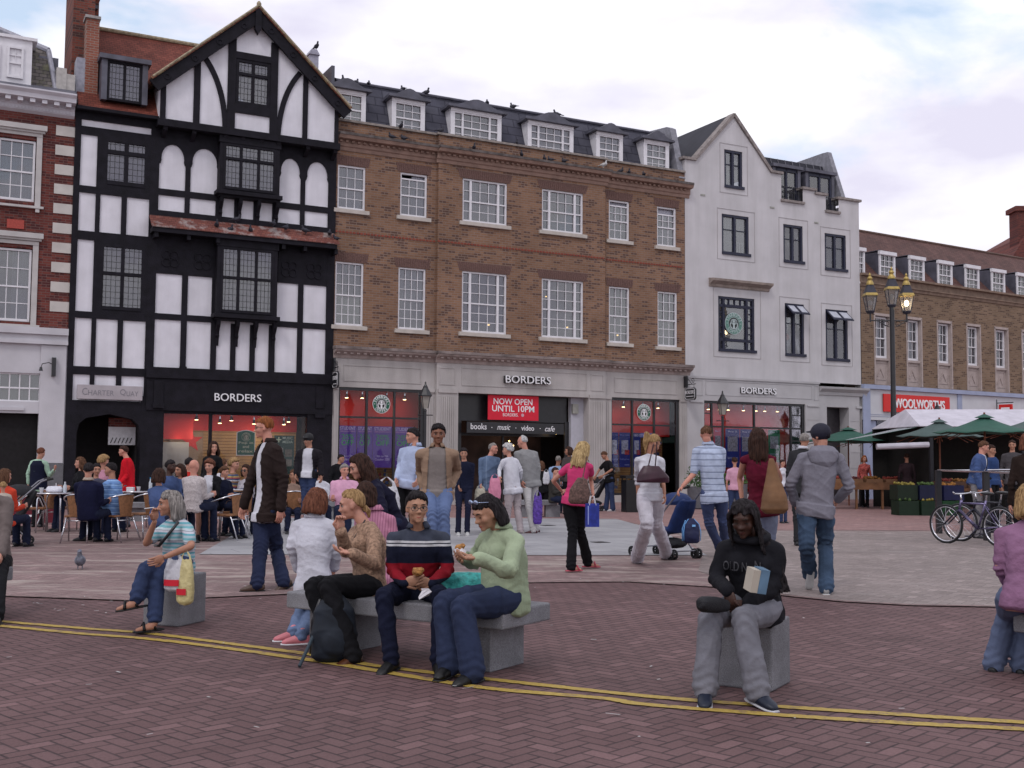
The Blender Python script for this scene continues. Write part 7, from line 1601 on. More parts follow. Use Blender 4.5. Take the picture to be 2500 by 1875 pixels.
bicycle('bicycle with silver and violet frame leaning on the rack, front wheel nearest left', (8.20, 18.95), (7.64, 19.85), M('silver_violet', (.14, .12, .22), .25, .8, 3, metal=.5)); bicycle('dark bicycle behind the silver one, mostly hidden', (8.75, 19.6), (8.1, 20.4), M('dark_bike', (.02, .02, .03), .3, .2))
e = thing('cycle_rail', 'black post and bright double rail behind the parked bicycles', 'railing', (0, 0, 0)); ra, rb = PD(2290, 1148, 22.6), PD(2520, 1156, 19.0); rc, rd_ = PD(2290, 1149, 23.2), PD(2520, 1146, 22.0)
MB().tube([ra, rb], .018).tube([rc, rd_], .014).build('rail', chrome, e); 
for t_ in (0, .55, 1.2):
 q = ra.lerp(rb, t_); MB().box(q.x - .05, q.x + .05, q.y - .05, q.y + .05, 0, q.z).build('post', blackm, e)
MB().box(7.9, 8.0, 21, 22, 0, .001).build('base_plate', blackm, e)
# ---------------------------------------------------------------- market: parasols, stall, produce
def canvas(name, c=(.5, .5, .5)): return M('canvas_' + name, c, .8, .12, 3, .2, 60)
def parasol(label, u, vp, vr, Y, w, col, rz, group='green market parasols'):
 pk = PD(u, vp, Y); zr = PD(u, vr, Y).z; e = thing('parasol', label, 'parasol', (pk.x, Y, 0), R(rz), group); n = 8; rim = []
 for k in range(n):
  a = 2 * math.pi * k / n + math.pi / 8; q = w / 2 / math.cos(math.pi / 8) * (1 if True else 1); sq = 1 / max(abs(math.cos(a)), abs(math.sin(a))) * math.cos(math.pi / 8); rim.append(Vector((w / 2 * sq * math.cos(a), w / 2 * sq * math.sin(a), zr)))
 top = Vector((0, 0, pk.z)); mb = MB(); vs = []; m_ = 6
 for k in range(n):
  for j in range(m_ + 1):
   t_ = j / m_; p = top.lerp(rim[k], t_); p.z -= math.sin(t_ * math.pi) * .05; vs.append(p)
 vs2 = []
 for k in range(n):                              # sagging panels between the ribs
  a_, b_ = k, (k + 1) % n
  for j in range(m_ + 1):
   t_ = j / m_; p = (vs[a_ * (m_ + 1) + j] + vs[b_ * (m_ + 1) + j]) / 2; p.z -= .035 * t_; vs2.append(p)
 al = vs + vs2; o_ = n * (m_ + 1); fs = []
 for k in range(n):
  for j in range(m_):
   A, B2 = k * (m_ + 1) + j, ((k + 1) % n) * (m_ + 1) + j; Cc = o_ + k * (m_ + 1) + j; fs += [(A, A + 1, Cc + 1, Cc), (Cc, Cc + 1, B2 + 1, B2)]
 mb.add(al, fs); o = mb.build('canopy', col, e, True); md = o.modifiers.new('t', 'SOLIDIFY'); md.thickness = .008
 mb = MB(); cap = [top + (r_ - top) * .2 + Vector((0, 0, .03)) for r_ in rim]; mb.add([top + Vector((0, 0, .05))] + cap, [(0, 1 + k, 1 + (k + 1) % n) for k in range(n)]); mb.build('vent_cap', col, e)
 MB().tube([(0, 0, 0), (0, 0, pk.z + .08)], .025).build('pole', M('pole_wood', (.16, .05, .025), .6, .2), e)
 mb = MB()
 for r_ in rim: mb.tube([top + Vector((0, 0, -.16)), r_ * .97 + Vector((0, 0, -.10 + top.z * 0))], .010, 4)
 mb.build('ribs', M('pole_wood'), e)
g1, g2 = canvas('green', (.026, .090, .066)), canvas('grey_green', (.065, .10, .095))
q = lambda y: 840 + y / 3.568
parasol('green market parasol at left, half hidden by the man in cap', 2070.6, q(735), q(842), 37, 2.9, g1, 10); parasol('green parasol behind the tall lamp post with dark underside', 2153, q(725), q(855), 40.3, 3.3, g1, 20); parasol('grey-green parasol right of the tall lamp post', 2293, q(665), q(802), 31, 2.3, g2, 5); parasol('large green parasol in front of the white stall roof', 2403, q(625), q(768), 26.5, 2.3, g1, 0); parasol('grey-green parasol cut by the right picture edge', 2525, q(640), q(760), 28, 2.4, g2, 15)
Yt = 33.0; A_ = PD(2246, q(712), Yt); R0 = PD(2283, q(597), Yt + 1.6); e = thing('market_stall', 'market stall with white canvas roof and dark produce-filled inside', 'market stall', (A_.x, Yt, 0), .10); zr, ze = R0.z + .1, A_.z; Ls = 9.0
mb = MB(); mb.add([(0, 0, ze), (Ls, 0, ze), (Ls, 1.7, zr + .10), (.35, 1.7, zr), (0, 3.4, ze), (Ls, 3.4, ze)], [(0, 1, 2, 3), (3, 2, 5, 4), (0, 3, 4)]); o = mb.build('roof', canvas('white', (.52, .50, .56)), e); md = o.modifiers.new('t', 'SOLIDIFY'); md.thickness = .02
MB().box(0, Ls, 3.3, 3.35, 0, ze).box(.5, .55, .3, 3.3, 0, ze).build('back_cloth', M('stall_dark', (.014, .013, .012), .9, .2), e)
for x in (.35, 3.2, 6.4): MB().box(x - .05, x + .05, 0, .1, 0, ze).build('post', M('stall_post', (.015, .015, .02), .6, .1), e)
MB().tube([(-1.2, .3, ze - .62), (.35, .1, ze - .55)], .09, 10).build('rolled_blind', canvas('white'), e)
mb = MB(); 
for k in range(6): mb.mat(k % 2).add([(-1.9 + .05 * k, .2 + k * .22, ze - .40 + .0 * k), (.1, .2 + k * .22, ze - .02), (.1, .42 + k * .22, ze - .02 + .0), (-1.9 + .05 * k, .42 + k * .22, ze - .40)], [(0, 1, 2, 3)])
mb.build('striped_awning', [g1, canvas('white')], e)
prod = [M('fruit' + str(i), c, .6, .5, 20) for i, c in enumerate(((.22, .03, .02), (.26, .11, .02), (.05, .09, .02), (.20, .16, .03), (.10, .02, .02)))]
def crate(label, x, y, z, w=.55, d=.4, h=.2, col=(.03, .16, .05), fr=0, group='produce crates on the market stalls', seed=1):
 e = thing('produce_crate', label, 'crate', (x, y, z), .1, group); mb = MB(); mb.box(-w / 2, w / 2, -d / 2, -d / 2 + .02, 0, h).box(-w / 2, w / 2, d / 2 - .02, d / 2, 0, h).box(-w / 2, -w / 2 + .02, -d / 2 + .02, d / 2 - .02, 0, h).box(w / 2 - .02, w / 2, -d / 2 + .02, d / 2 - .02, 0, h).box(-w / 2 + .02, w / 2 - .02, -d / 2 + .02, d / 2 - .02, 0, .02); mb.build('box', M('crate' + str(col), col, .6, .2), e)
 rr = random.Random(seed); mb = MB()
 for i in range(26): r_ = rr.uniform(.035, .05); mb.ell((rr.uniform(-w / 2 + .06, w / 2 - .06), rr.uniform(-d / 2 + .06, d / 2 - .06), h - .01 + rr.uniform(0, .06)), (r_, r_, r_), None, 8, 5)
 o = mb.build('produce', prod[fr], e, True); o['kind'] = 'stuff'
wood = M('stall_wood', (.16, .075, .035), .7, .3, 6)
tq = at(CW, 830, 1180, 34.5); e = thing('produce_table', 'wooden trestle table of fruit left of the tall lamp post', 'table', (tq.x, 34.5, 0), .05); MB().box(-1.35, 1.2, -.4, .4, .72, .80).box(-1.35, 1.2, -.42, -.401, .60, .82).build('tabletop', wood, e)
for x in (-1.25, -.4, .4, 1.1): MB().box(x - .03, x + .03, -.35, -.29, 0, .72).build('leg', wood, e)
for k, (dx, fr) in enumerate(((-1.05, 0), (-.45, 4), (.15, 1), (.75, 0))): crate(['shallow wooden crate of red fruit at the left end of the trestle table', 'crate of dark red fruit, second on the trestle table', 'crate of orange fruit beside the tall lamp post', 'crate of red fruit right of the lamp post base'][k], tq.x + dx, 34.4, .80, .52, .5, .12, (.2, .1, .05), fr, seed=k)
sq_ = at(CW, 1400, 1300, 30.5)
for k, (dx, dy, z, c, fr) in enumerate(((-.7, 0, .0, (.004, .018, .007), 2), (-.1, 0, .0, (.004, .02, .008), 3), (.5, .1, .0, (.006, .045, .013), 2), (-.7, .1, .42, (.006, .016, .007), 3), (-.1, .1, .42, (.006, .009, .035), 2), (.55, .1, .42, (.006, .009, .05), 1))):
 crate(['dark green crate on the ground, left one under the stall', 'dark green crate on the ground, middle one under the stall', 'bright green crate on the ground nearest the bicycles', 'upper crate of yellow fruit at the left of the stall stack', 'upper crate of greens in the middle of the stall stack', 'blue upper crate of orange fruit nearest the bicycles'][k], sq_.x + dx, 30.5 + dy, z, .56, .5, .40, c, fr, seed=k + 9)
for k in range(5): p_ = PD(2330 + 34 * k, 1150, 31.5); crate('tilted display crate of ' + ['red', 'orange', 'green', 'yellow', 'dark red'][k] + ' produce inside the white-roofed stall', p_.x, 32.2, .72, .5, .5, .18, (.10, .05, .03), [0, 1, 2, 3, 4][k], seed=k + 20)
mb = MB(); mb.box(PD(2310, 1150, 31.5).x, PD(2560, 1150, 31.5).x, 31.9, 32.6, .62, .71); o = mb.build('stall_counter', wood, None); tag(o, 'long dark wooden counter inside the white-roofed stall', 'counter')
# ---------------------------------------------------------------- pigeons and litter
def pigeon_mesh():
 S_ = Shape(); S_.limb([Vector((0, -.09, .12)), Vector((0, -.02, .10)), Vector((0, .07, .10))], [.045, .060, .030], 12, 4); S_.limb([Vector((0, .0 - .085, .14)), Vector((0, -.10, .19))], [.032, .024]); S_.ell((0, -.105, .205), (.024, .028, .024)); S_.loft([Vector((0, .06, .10)), Vector((0, .13, .085)), Vector((0, .19, .075))], [(.03, .018), (.03, .010), (.028, .005)], Vector((1, 0, 0)), 10); S_.mb.tube([(0, -.12, .203), (0, -.145, .198)], [.009, .003], 6); [S_.limb([Vector((k, 0, .07)), Vector((k, -.005, .008)), Vector((k, -.03, .006))], [.009, .007, .006], 6, 2) for k in (-.022, .022)]
 me = S_.fuse(.007, 2); me.name = 'body'; return me
pg = M('pigeon_grey', (.030, .030, .042), .6, .6, 18, .2); pg_l = M('pigeon_pale', (.14, .15, .19), .6, .6, 16, .2)
pme = pigeon_mesh(); 
def pigeon(label, loc, rz, sc=1., m_=pg, group='pigeons perched on the buildings'):
 o = bpy.data.objects.new('pigeon', pme); C.objects.link(o); o.location = loc; o.rotation_euler.z = R(rz); o.scale = (sc,) * 3
 if not pme.materials: pme.materials.append(pg)
 if m_ is not pg: o.data = pme.copy(); o.data.materials.clear(); o.data.materials.append(m_)
 return tag(o, label, 'pigeon', group)
FM = Matrix.Translation(FO) @ Matrix.Rotation(FROT, 4, 'Z')
def fac(u, v, off):                                # a place on the facade plane standing off by `off`
 d = Vector(ray(u, v)); o = Vector((0, 0, CAMH)); P0 = FO + FN * off; t = (P0 - o).dot(FN) / d.dot(FN); return o + d * t
rr = random.Random(11)
zz2 = lambda x, y: (780 + x / 2.404, 150 + y / 2.404); zz1 = lambda x, y: (x / 2.592, y / 2.592)
for k, (x, y) in enumerate(((55, 100), (88, 105), (150, 113), (215, 120), (288, 130), (492, 160), (619, 182), (984, 240), (1140, 262), (1398, 308))): p_ = fac(*zz2(x, y + 6), -.93); pigeon('pigeon perched on the slate roof ridge, number %s from the left gable' % ['one', 'two', 'three', 'four', 'five', 'six', 'seven', 'eight', 'nine', 'ten'][k], p_ + Vector((0, 0, -.10)), rr.uniform(0, 360), 1.25)
for k, (x, y, w_) in enumerate(((475, 385, .1), (705, 408, .1), (1150, 487, .1), (430, 447, .2), (500, 455, .2), (905, 512, .3), (1187, 552, .3), (1322, 577, .3), (1360, 580, .3), (1440, 588, .3), (1763, 648, .2), (1815, 657, .2), (1905, 664, .2))): p_ = fac(*zz2(x, y + 14), w_); pigeon(('pigeon on the parapet coping of the brick building, place %s from the left' if k < 3 else 'pigeon on the upper cornice ledge of the brick building, place %s from the left') % ['one', 'two', 'three', 'one', 'two', 'three', 'four', 'five', 'six', 'seven', 'eight', 'nine', 'ten'][k], p_, rr.uniform(0, 360), 1.05)
pigeon('pale pigeon on the cornice ledge of the brick building', fac(*zz2(1665, 625), .3), 60, 1.1, M('pigeon_white', (.5, .5, .5), .6, .2))
for k, (x, y) in enumerate(((1370, 1438), (1447, 1468), (1490, 1402), (1585, 1473), (1725, 1428), (1805, 1453), (1937, 1473), (2085, 1488), (2130, 1523))): p_ = fac(*zz1(x, y + 10), .30); pigeon('pigeon on the mossy tiled pentice roof, place %s from the left' % ['one', 'two', 'three', 'four', 'five', 'six', 'seven', 'eight', 'nine'][k], p_, rr.uniform(0, 360), 1.15)
pigeon('pigeon on the grey chimney behind the black and white gable', fac(*zz1(1998, 318), -2.4), 40, 1.2)
gp = G(*cpx(C0, 697, 1215)); pigeon('grey pigeon walking on the paving left of the striped woman', gp, 15, 1.15, pg_l, 'pigeon on the ground')
litm = M('litter_white', (.42, .41, .40), .8, .1); mb = MB(); rr = random.Random(21)
for k in range(150):
 if k < 90: u, v = rr.uniform(0, 1250), rr.uniform(1370, 1500)
 elif k < 112: u, v = rr.uniform(0, 2500), rr.uniform(1500, 1860)
 else: u, v = rr.uniform(1200, 2450), rr.uniform(1330, 1480)
 p_ = G(u, v); a = rr.uniform(0, 3.14); l_ = rr.uniform(.006, .022) if k % 5 else rr.uniform(.02, .05); w_ = rr.uniform(.003, .009); d = Vector((math.cos(a), math.sin(a), 0)) * l_; n_ = Vector((-d.y, d.x, 0)).normalized() * w_; z = Vector((0, 0, .0155)); mb.add([p_ - d - n_ + z, p_ + d - n_ + z, p_ + d + n_ + z, p_ - d + n_ + z], [(0, 1, 2, 3)])
o = mb.build('litter', litm, None); tag(o, 'scattered cigarette ends and paper scraps on the paving', 'litter', None, 'stuff')
for k, (x, y, lb_) in enumerate(((910, 1048, 'small dark drain cover in the grey paving behind the woman in pink, farther one'), (1390, 1200, 'small dark drain cover in the grey paving right of the woman in pink'))):
 p_ = G(*cpx(CP, x, y)); e = thing('drain_cover', lb_, 'drain cover', (p_.x, p_.y, .014), R(28)); MB().box(-.23, .03, -.13, .13, 0, .004).build('plate', M('iron', (.04, .04, .045), .6, .3, 20), e)
 for j in range(3): MB().box(-.22 + j * .075, -.19 + j * .075, -.12, .12, .0045, .006).build('slot', blackm, e)
# ================================================================ the people in the square
def loose(n, c, **k):
 m = fabric(n + '_loose', c, **k); return m
H_ = {k: hairmat(k, a, b) for k, a, b in (('black', (.010, .008, .009), (.03, .025, .028)), ('dark', (.022, .012, .010), (.06, .03, .022)), ('brown', (.07, .032, .02), (.14, .07, .04)), ('auburn', (.10, .035, .022), (.19, .075, .045)), ('ginger', (.19, .06, .02), (.32, .11, .04)), ('blond', (.36, .24, .11), (.55, .40, .20)), ('fair', (.26, .15, .065), (.42, .27, .13)), ('grey', (.16, .145, .135), (.34, .31, .29)), ('silver', (.38, .37, .37), (.58, .57, .57)))}
denim = fabric('denim', (.032, .047, .105)); denim_d = fabric('denim_dark', (.012, .016, .038)); denim_l = fabric('denim_light', (.13, .18, .30)); blk = fabric('black', (.008, .008, .010)); navy = fabric('navy', (.007, .009, .024)); whitef = fabric('white', (.52, .52, .57)); beige = fabric('beige', (.36, .29, .24))
def Yf(c, x, y): return G(*cpx(c, x, y)).y
def strap(I, pts, r, m, nm='strap', flat=None):
 mb = MB(); mb.tube([Vector(p) - I['base'] for p in pts], r, 6); return mb.build(nm, m, I['root'], True)
# --- near, seated ------------------------------------------------------------
tee = stripes('teal_tee', [(0, '9fb0b8'), (.2, '5f9aa6'), (.38, 'b9b9c2'), (.55, '8a8f98'), (.62, 'b5c2c8'), (.8, '6fa5ad')], .085)
I = person('grey-haired woman in striped tee smoking with crossed legs, carrier bags on her arm', Y=9.5, crop=C0, s=.98, male=False, near=True, yaw=-38, hyaw=-68, hpitch=6, head=(1478, 640, -.02), neck=(1535, 765), pel=(1545, 1165, .05), arms={'R': ((1275, 985, -1), (1350, 790, -1)), 'L': ((1665, 1010, -1), (1430, 1108, -1))},
legs={'L': ((1270, 1215, -1), (1190, 1475, 0), (-72, -.15)), 'R': ((1375, 1260, -1), (1345, 1672, 'g'), (-50, 0))}, top=tee, sleeve=.36, bottom=denim, shoes=('0c0c0e', '0c0c0e'), barefoot=True, legw=1.15, legopen=.93, seated=True, hair=dict(mat=H_['grey'], style='bob', len=.17, wrap=92, line=.46), skin='tan', fat=.015, hands={'R': dict(d=(0, -.1, 1), curl=.8), 'L': dict(curl=.5)})
wr = I['A']['R'][2]; o = MB().tube([wr + Vector((.00, -.03, .11)), wr + Vector((-.075, -.05, .10))], .004, 6).build('cigarette', whitep, None); tag(o, 'cigarette held by the woman in striped tee', 'cigarette')
strap(I, [I['shc'] + I['lat'] * .15 + I['f'] * .09 + Vector((0, 0, .06)), I['shc'] + I['f'] * .165 + Vector((0, 0, -.14)), I['pelv'] - I['lat'] * .08 + I['f'] * .17 + Vector((0, 0, .16))], .013, blackm)
c = I['A']['L'][1].lerp(I['A']['L'][2], .35); plastic_bag('plastic_bag', 'white carrier bag with red printed band on the striped woman\'s arm', at(C0, 1525, 1090, 9.12), .19, .29, .10, M('bag_white', (.50, .50, .54), .35, .1, 20, .4, 40), 6, (M('bag_red', (.55, .012, .03), .5, .1), -.215, .05, .13), R(-12)); plastic_bag('plastic_bag', 'yellow carrier bag with red mark hanging beside the white one', at(C0, 1622, 1075, 9.10), .16, .41, .10, M('bag_yellow', (.52, .45, .22), .35, .15, 20, .4, 40), 8, (M('bag_red'), -.30, .05, .09), R(-20))
person('person cut off by the left edge, in grey-brown coat and dark trousers', Y=10.2, crop=C0, s=1.0, yaw=10, head=(-150, 420), neck=(-130, 560), pel=(-70, 1150, .15), arms={'L': ((40, 900, -1), (10, 1080, -1))}, legs={'L': ((10, 1180, -1), (-20, 1600, 'g')), 'R': ((-150, 1180, -1), (-160, 1600, 'g'))}, top=loose('taupe', (.13, .105, .10)), bottom=blk, seated=True, fat=.02, hair=dict(mat=H_['dark']))
Yw = 9.0
person('girl in white bomber jacket seen from behind, seated on the bench', Y=9.0, crop=C1, s=.94, male=False, near=True, yaw=172, hyaw=138, hpitch=12, head=(478, 225, 0), neck=(455, 330), pel=(452, 865, -.08), arms={'L': ((285, 560, 0), (330, 740, 1)), 'R': ((620, 560, 0), (600, 730, 1))}, legs={'L': ((380, 1000, 1), (300, 1190, 'g'), (-75, 0)), 'R': ((470, 1010, 1), (365, 1215, 'g'), (-80, 0))},
top=loose('white_bomber', (.50, .50, .56), bump=.6), bottom=denim_l, shoes=('c07078', 'c8c8cc'), seated=True, hair=dict(mat=H_['auburn'], style='bob', len=.13, wrap=115), skin='fair', collar=loose('white_bomber', (.5, .5, .56)), hem=0, toplen=-.05)
knit = M('mottled_knit', (.30, .19, .13), .95, .45, 46, .6, 90); knit.name = 'mottled_knit_loose'
I = person('blonde woman in mottled beige knit sweater and black trousers, eating', Y=8.25, crop=C1, s=1.0, male=False, near=True, yaw=-58, hyaw=-82, hpitch=12, head=(735, 250, 0), neck=(835, 385), pel=(850, 870, .05), arms={'R': ((690, 600, -1), (650, 450, -1)), 'L': ((905, 700, -1), (735, 620, -1))},
legs={'L': ((555, 860, -1), (740, 1375, 0), (-50, -.1)), 'R': ((440, 860, -1), (600, 1330, 0), (-60, -.1))}, top=knit, bottom=blk, shoes='4a2812', seated=True, legw=1.15, hair=dict(mat=H_['fair'], style='short', line=.62, nape=-.75, low=-.1, thick=.004), skin='fair', hands={'R': dict(d=(-.1, 0, 1), curl=.85), 'L': dict(d=(-.9, -.3, .15), n=(0, 0, 1), curl=.35)})
hc = I['H']; mb = MB(); mb.tube([hc(0, -.085, -.04), hc(.0, -.115, -.08), hc(.0, -.11, -.13)], [.025, .02, .008], 8); mb.build('ponytail', H_['fair'], I['root'], True)
strap(I, [I['nk'] + I['f'] * .02 + Vector((0, 0, .02)) - I['lat'] * .05, I['nk'] + I['f'] * .12 + Vector((0, 0, -.17)), I['nk'] + I['f'] * .02 + Vector((0, 0, .02)) + I['lat'] * .05], .006, blackm, 'necklace_cord')
pinkm = stripes('pink_rib', [(0, '8f5a74'), (.25, 'b0788f')], .022, 0)
person('person in pink ribbed turtleneck seen from behind, dark brown hair', Y=9.35, crop=C1, s=.96, male=False, near=True, yaw=165, hyaw=170, hpitch=10, head=(842, 175), neck=(900, 290), pel=(960, 860), arms={'L': ((790, 560, 0), (830, 700, 1)), 'R': ((1060, 540, 0), (1040, 700, 1))}, legs={'L': ((940, 960, 1), (900, 1200, 0)), 'R': ((1000, 960, 1), (980, 1200, 0))}, top=pinkm, bottom=denim_d, seated=True, hair=dict(mat=H_['dark'], style='bob', len=.12), collar=pinkm)
I = person('long-haired brunette in dark navy top standing behind the bench, head bowed', Y=10.0, crop=CM, s=.98, male=False, near=True, yaw=-70, hyaw=-72, hpitch=22, head=(350, 1065), neck=(450, 1205), pel=(640, 1580, .1), arms={'R': ((430, 1450, 0), (330, 1600, -1)), 'L': ((560, 1480, -1), (440, 1640, -1))}, legs=None, top=fabric('dark_navy_top', (.008, .008, .022)), bottom=denim_d, hair=dict(mat=H_['dark'], style='long', len=.34, wrap=110, back=.35), skin='fair')
plastic_bag('plastic_bag', 'white carrier bag hanging behind the long-haired brunette', at(CM, 585, 1180, 11.5), .30, .62, .16, MATS['bag_white'], 11)
def bands(name, lst):
 """fabric knitted in level bands: (height from the ground, colour)"""
 m, t, b = blank('cloth_' + name, .88, .15); co = t.nodes.new('ShaderNodeTexCoord'); sp = t.nodes.new('ShaderNodeSeparateXYZ'); t.links.new(co.outputs['Object'], sp.inputs[0])
 rp = t.nodes.new('ShaderNodeValToRGB'); rp.color_ramp.interpolation = 'CONSTANT'; e = rp.color_ramp.elements
 for i in range(len(lst) - 2): e.new(.5)
 for i, (z, c_) in enumerate(lst): e[i].position = z / 2; e[i].color = c_ + (1,)
 t.links.new(mathn(t, 'DIVIDE', sp.outputs[2], 2), rp.inputs[0]); nz = noisen(t, co.outputs['Object'], 20, 4); t.links.new(mixc(t, 1., rp.outputs[0], ramp(t, nz, .3, (.8,) * 3, .7, (1.15,) * 3), 'MULTIPLY'), b.inputs['Base Color']); addbump(t, b, noisen(t, co.outputs['Object'], 150, 3), .35, .004); return m
NV, RD, WHT, SLT = (.008, .010, .024), (.20, .006, .014), (.50, .50, .52), (.045, .052, .075)
polo = bands('rugby', [(0, NV), (.585, RD), (.675, NV), (.795, WHT), (.807, NV), (.820, WHT), (.832, SLT)])
I = person('man with glasses in navy polo with red band, holding a bun, seated facing the camera', Y=7.95, crop=C1, s=1.0, near=True, yaw=4, hyaw=16, hpitch=2, head=(1222, 275, -.08), neck=(1235, 430), pel=(1225, 905, .10), arms={'R': ((1040, 745, 0), (1130, 840, -1)), 'L': ((1455, 740, 0), (1330, 845, -1))},
legs={'R': ((975, 940, -1), (1030, 1400, 0), (-25, -.12)), 'L': ((1400, 930, -1), (1385, 1400, 0), (10, -.1))}, top=polo, bottom=navy, shoes='0a0a0c', seated=True, hair=dict(mat=H_['black'], style='short', thick=.014, line=.55), skin='asian', glasses=True, collar=fabric('slate_collar', SLT), fat=.01, hands={'R': dict(d=(1, -.1, .25), n=(.1, .9, .2), curl=.5), 'L': dict(d=(-1, -.1, .2), n=(-.1, .9, .2), curl=.5)})
bread = M('fried_snack', (.36, .17, .05), .7, .45, 60, .7, 80); hp_ = (I['A']['R'][2] + I['A']['L'][2]) / 2
def food(label, c, r, wrapdir, wrapsz=.09):
 S_ = Shape(); S_.ell(c, (r, r * .8, r * .75)); S_.ell(c + Vector((.02, 0, .012)), (r * .6, r * .6, r * .5)); me = S_.fuse(.006, 1); folds(me, .008, 120, 2); me.name = 'food'; o = link('snack', me, bread, None, True); tag(o, label, 'food')
def wrapper(label, pts):
 mb = MB(); mb.add(pts, [tuple(range(len(pts)))]); o = mb.build('paper_wrapper', M('wrapper', (.55, .53, .56), .7, .06, 20, .3), None); md = o.modifiers.new('t', 'SOLIDIFY'); md.thickness = .003; tag(o, label, 'wrapper')
c = at(C1, 1228, 755, I['A']['R'][2].y - .05); food('golden fried bun held in both hands by the man with glasses', c, .04, 0); q = lambda x, y, dy=0: at(C1, x, y, 7.55 + dy)
wrapper('white paper wrapper dangling below the hands of the man with glasses', [q(1255, 880, .03), q(1310, 880), q(1335, 905, -.02), q(1310, 935), q(1240, 965, -.01), q(1235, 945), q(1260, 900, .03)])
olive = loose('mint_jacket', (.30, .36, .24), bump=.55)
I = person('woman in pale green jacket and flared jeans looking down at her food', Y=7.55, crop=C1, s=1.03, male=False, near=True, yaw=-52, hyaw=-58, hpitch=26, head=(1745, 310, -.06), neck=(1845, 425), pel=(1885, 960, .06), arms={'R': ((1640, 690, 1), (1560, 640, -1)), 'L': ((1905, 745, -1), (1675, 650, -1))},
legs={'L': ((1560, 1020, -1), (1640, 1480, 0), (-45, -.1)), 'R': ((1430, 990, -1), (1470, 1420, 0), (-30, -.1))}, top=olive, bottom=fabric('denim_mid', (.024, .033, .070)), shoes=('080809', '080809'), seated=True, legw=1.45, fat=.03, hair=dict(mat=H_['black'], style='bob', len=.10, wrap=84, vol=1.3, line=.45), skin='asian', collar=olive, eyes='down', hands={'R': dict(d=(-.3, -.6, .1), n=(.8, .1, .3), curl=.5), 'L': dict(d=(-.9, -.3, .0), n=(0, 0, 1), curl=.5)})
g_ = MB()
for k in (-1, 1): g_.ell(I['H'](k * .034, .066, .108), (.026, .010, .018), I['Rm'], 12, 8)
g_.tube([I['H'](-.082, .0, .08), I['H'](-.06, .06, .107), I['H'](0, .078, .112), I['H'](.06, .06, .107), I['H'](.082, .0, .08)], .003, 5).build('sunglasses_on_head', M('mirror_lens', (.30, .36, .50), .08, .1, metal=.7), I['root'], True)
c = at(C1, 1540, 575, 7.18); food('fried snack in white paper held by the woman in green', c, .032, 0); q = lambda x, y, dy=0: at(C1, x, y, 7.14 + dy); wrapper('folded white paper in the hands of the woman in green', [q(1500, 590), q(1545, 570, .03), q(1595, 600), q(1585, 620), q(1560, 650), q(1520, 625)])
e = plastic_bag('carrier_bag', 'teal carrier bag on the bench between the man with glasses and the woman in green', at(C1, 1555, 720, 8.15), .40, .30, .2, M('bag_teal', (.03, .30, .28), .45, .4, 30, .5, 50), 14, None, 0, False)
hood = loose('black_hoodie', (.0105, .0105, .014)); greyj = fabric('grey_jersey', (.165, .165, .19))
I = person('girl with long dark braids in black hoodie and grey joggers, hands clasped', Y=6.92, crop=HG, s=1.02, male=False, near=True, yaw=-20, hyaw=-28, hpitch=20, head=(645, 255, -.10), neck=(680, 385), pel=(720, 905, .12), arms={'R': ((440, 690, 0), (530, 775, -1)), 'L': ((860, 740, 0), (655, 880, -1))},
legs={'R': ((405, 965, -1), (362, 1462, 0), (-12, -.12)), 'L': ((640, 985, -1), (735, 1480, 0), (28, -.10))}, top=hood, bottom=greyj, shoes=('111a2c', 'b4b4b8'), skin='black', seated=True, legw=1.30, fat=.012, eyes='down', hands={'R': dict(d=(.2, -.3, -.9), n=(.7, .6, 0), curl=.7), 'L': dict(d=(-.95, -.1, -.1), n=(-.2, .8, .1), curl=.55)},
hair=dict(mat=H_['black'], style='dreads', vol=.9, line=.5, tail=lambda hc, s: [hc + Vector((.13, .06, -.13)) * s, hc + Vector((.195, .05, -.26)) * s, hc + Vector((.235, .03, -.42)) * s]))
mb = MB(); nb_ = I['nk'] - I['base']; rg = [nb_ + Vector((.105 * math.cos(a), .085 * math.sin(a) - .01, .005 + .025 * math.sin(a))) for a in [2 * math.pi * i / 20 for i in range(21)]]; mb.tube(rg, .026, 10, False); o = mb.build('hood', hood, I['root'], True)
MB().ell(I['H'](.080, -.002, -.045), (.009, .009, .013), None, 8, 6).build('earring', chrome, I['root'], True)
mb = MB()
def onchest(x, y, Yd): return at(HG, x, y, Yd)
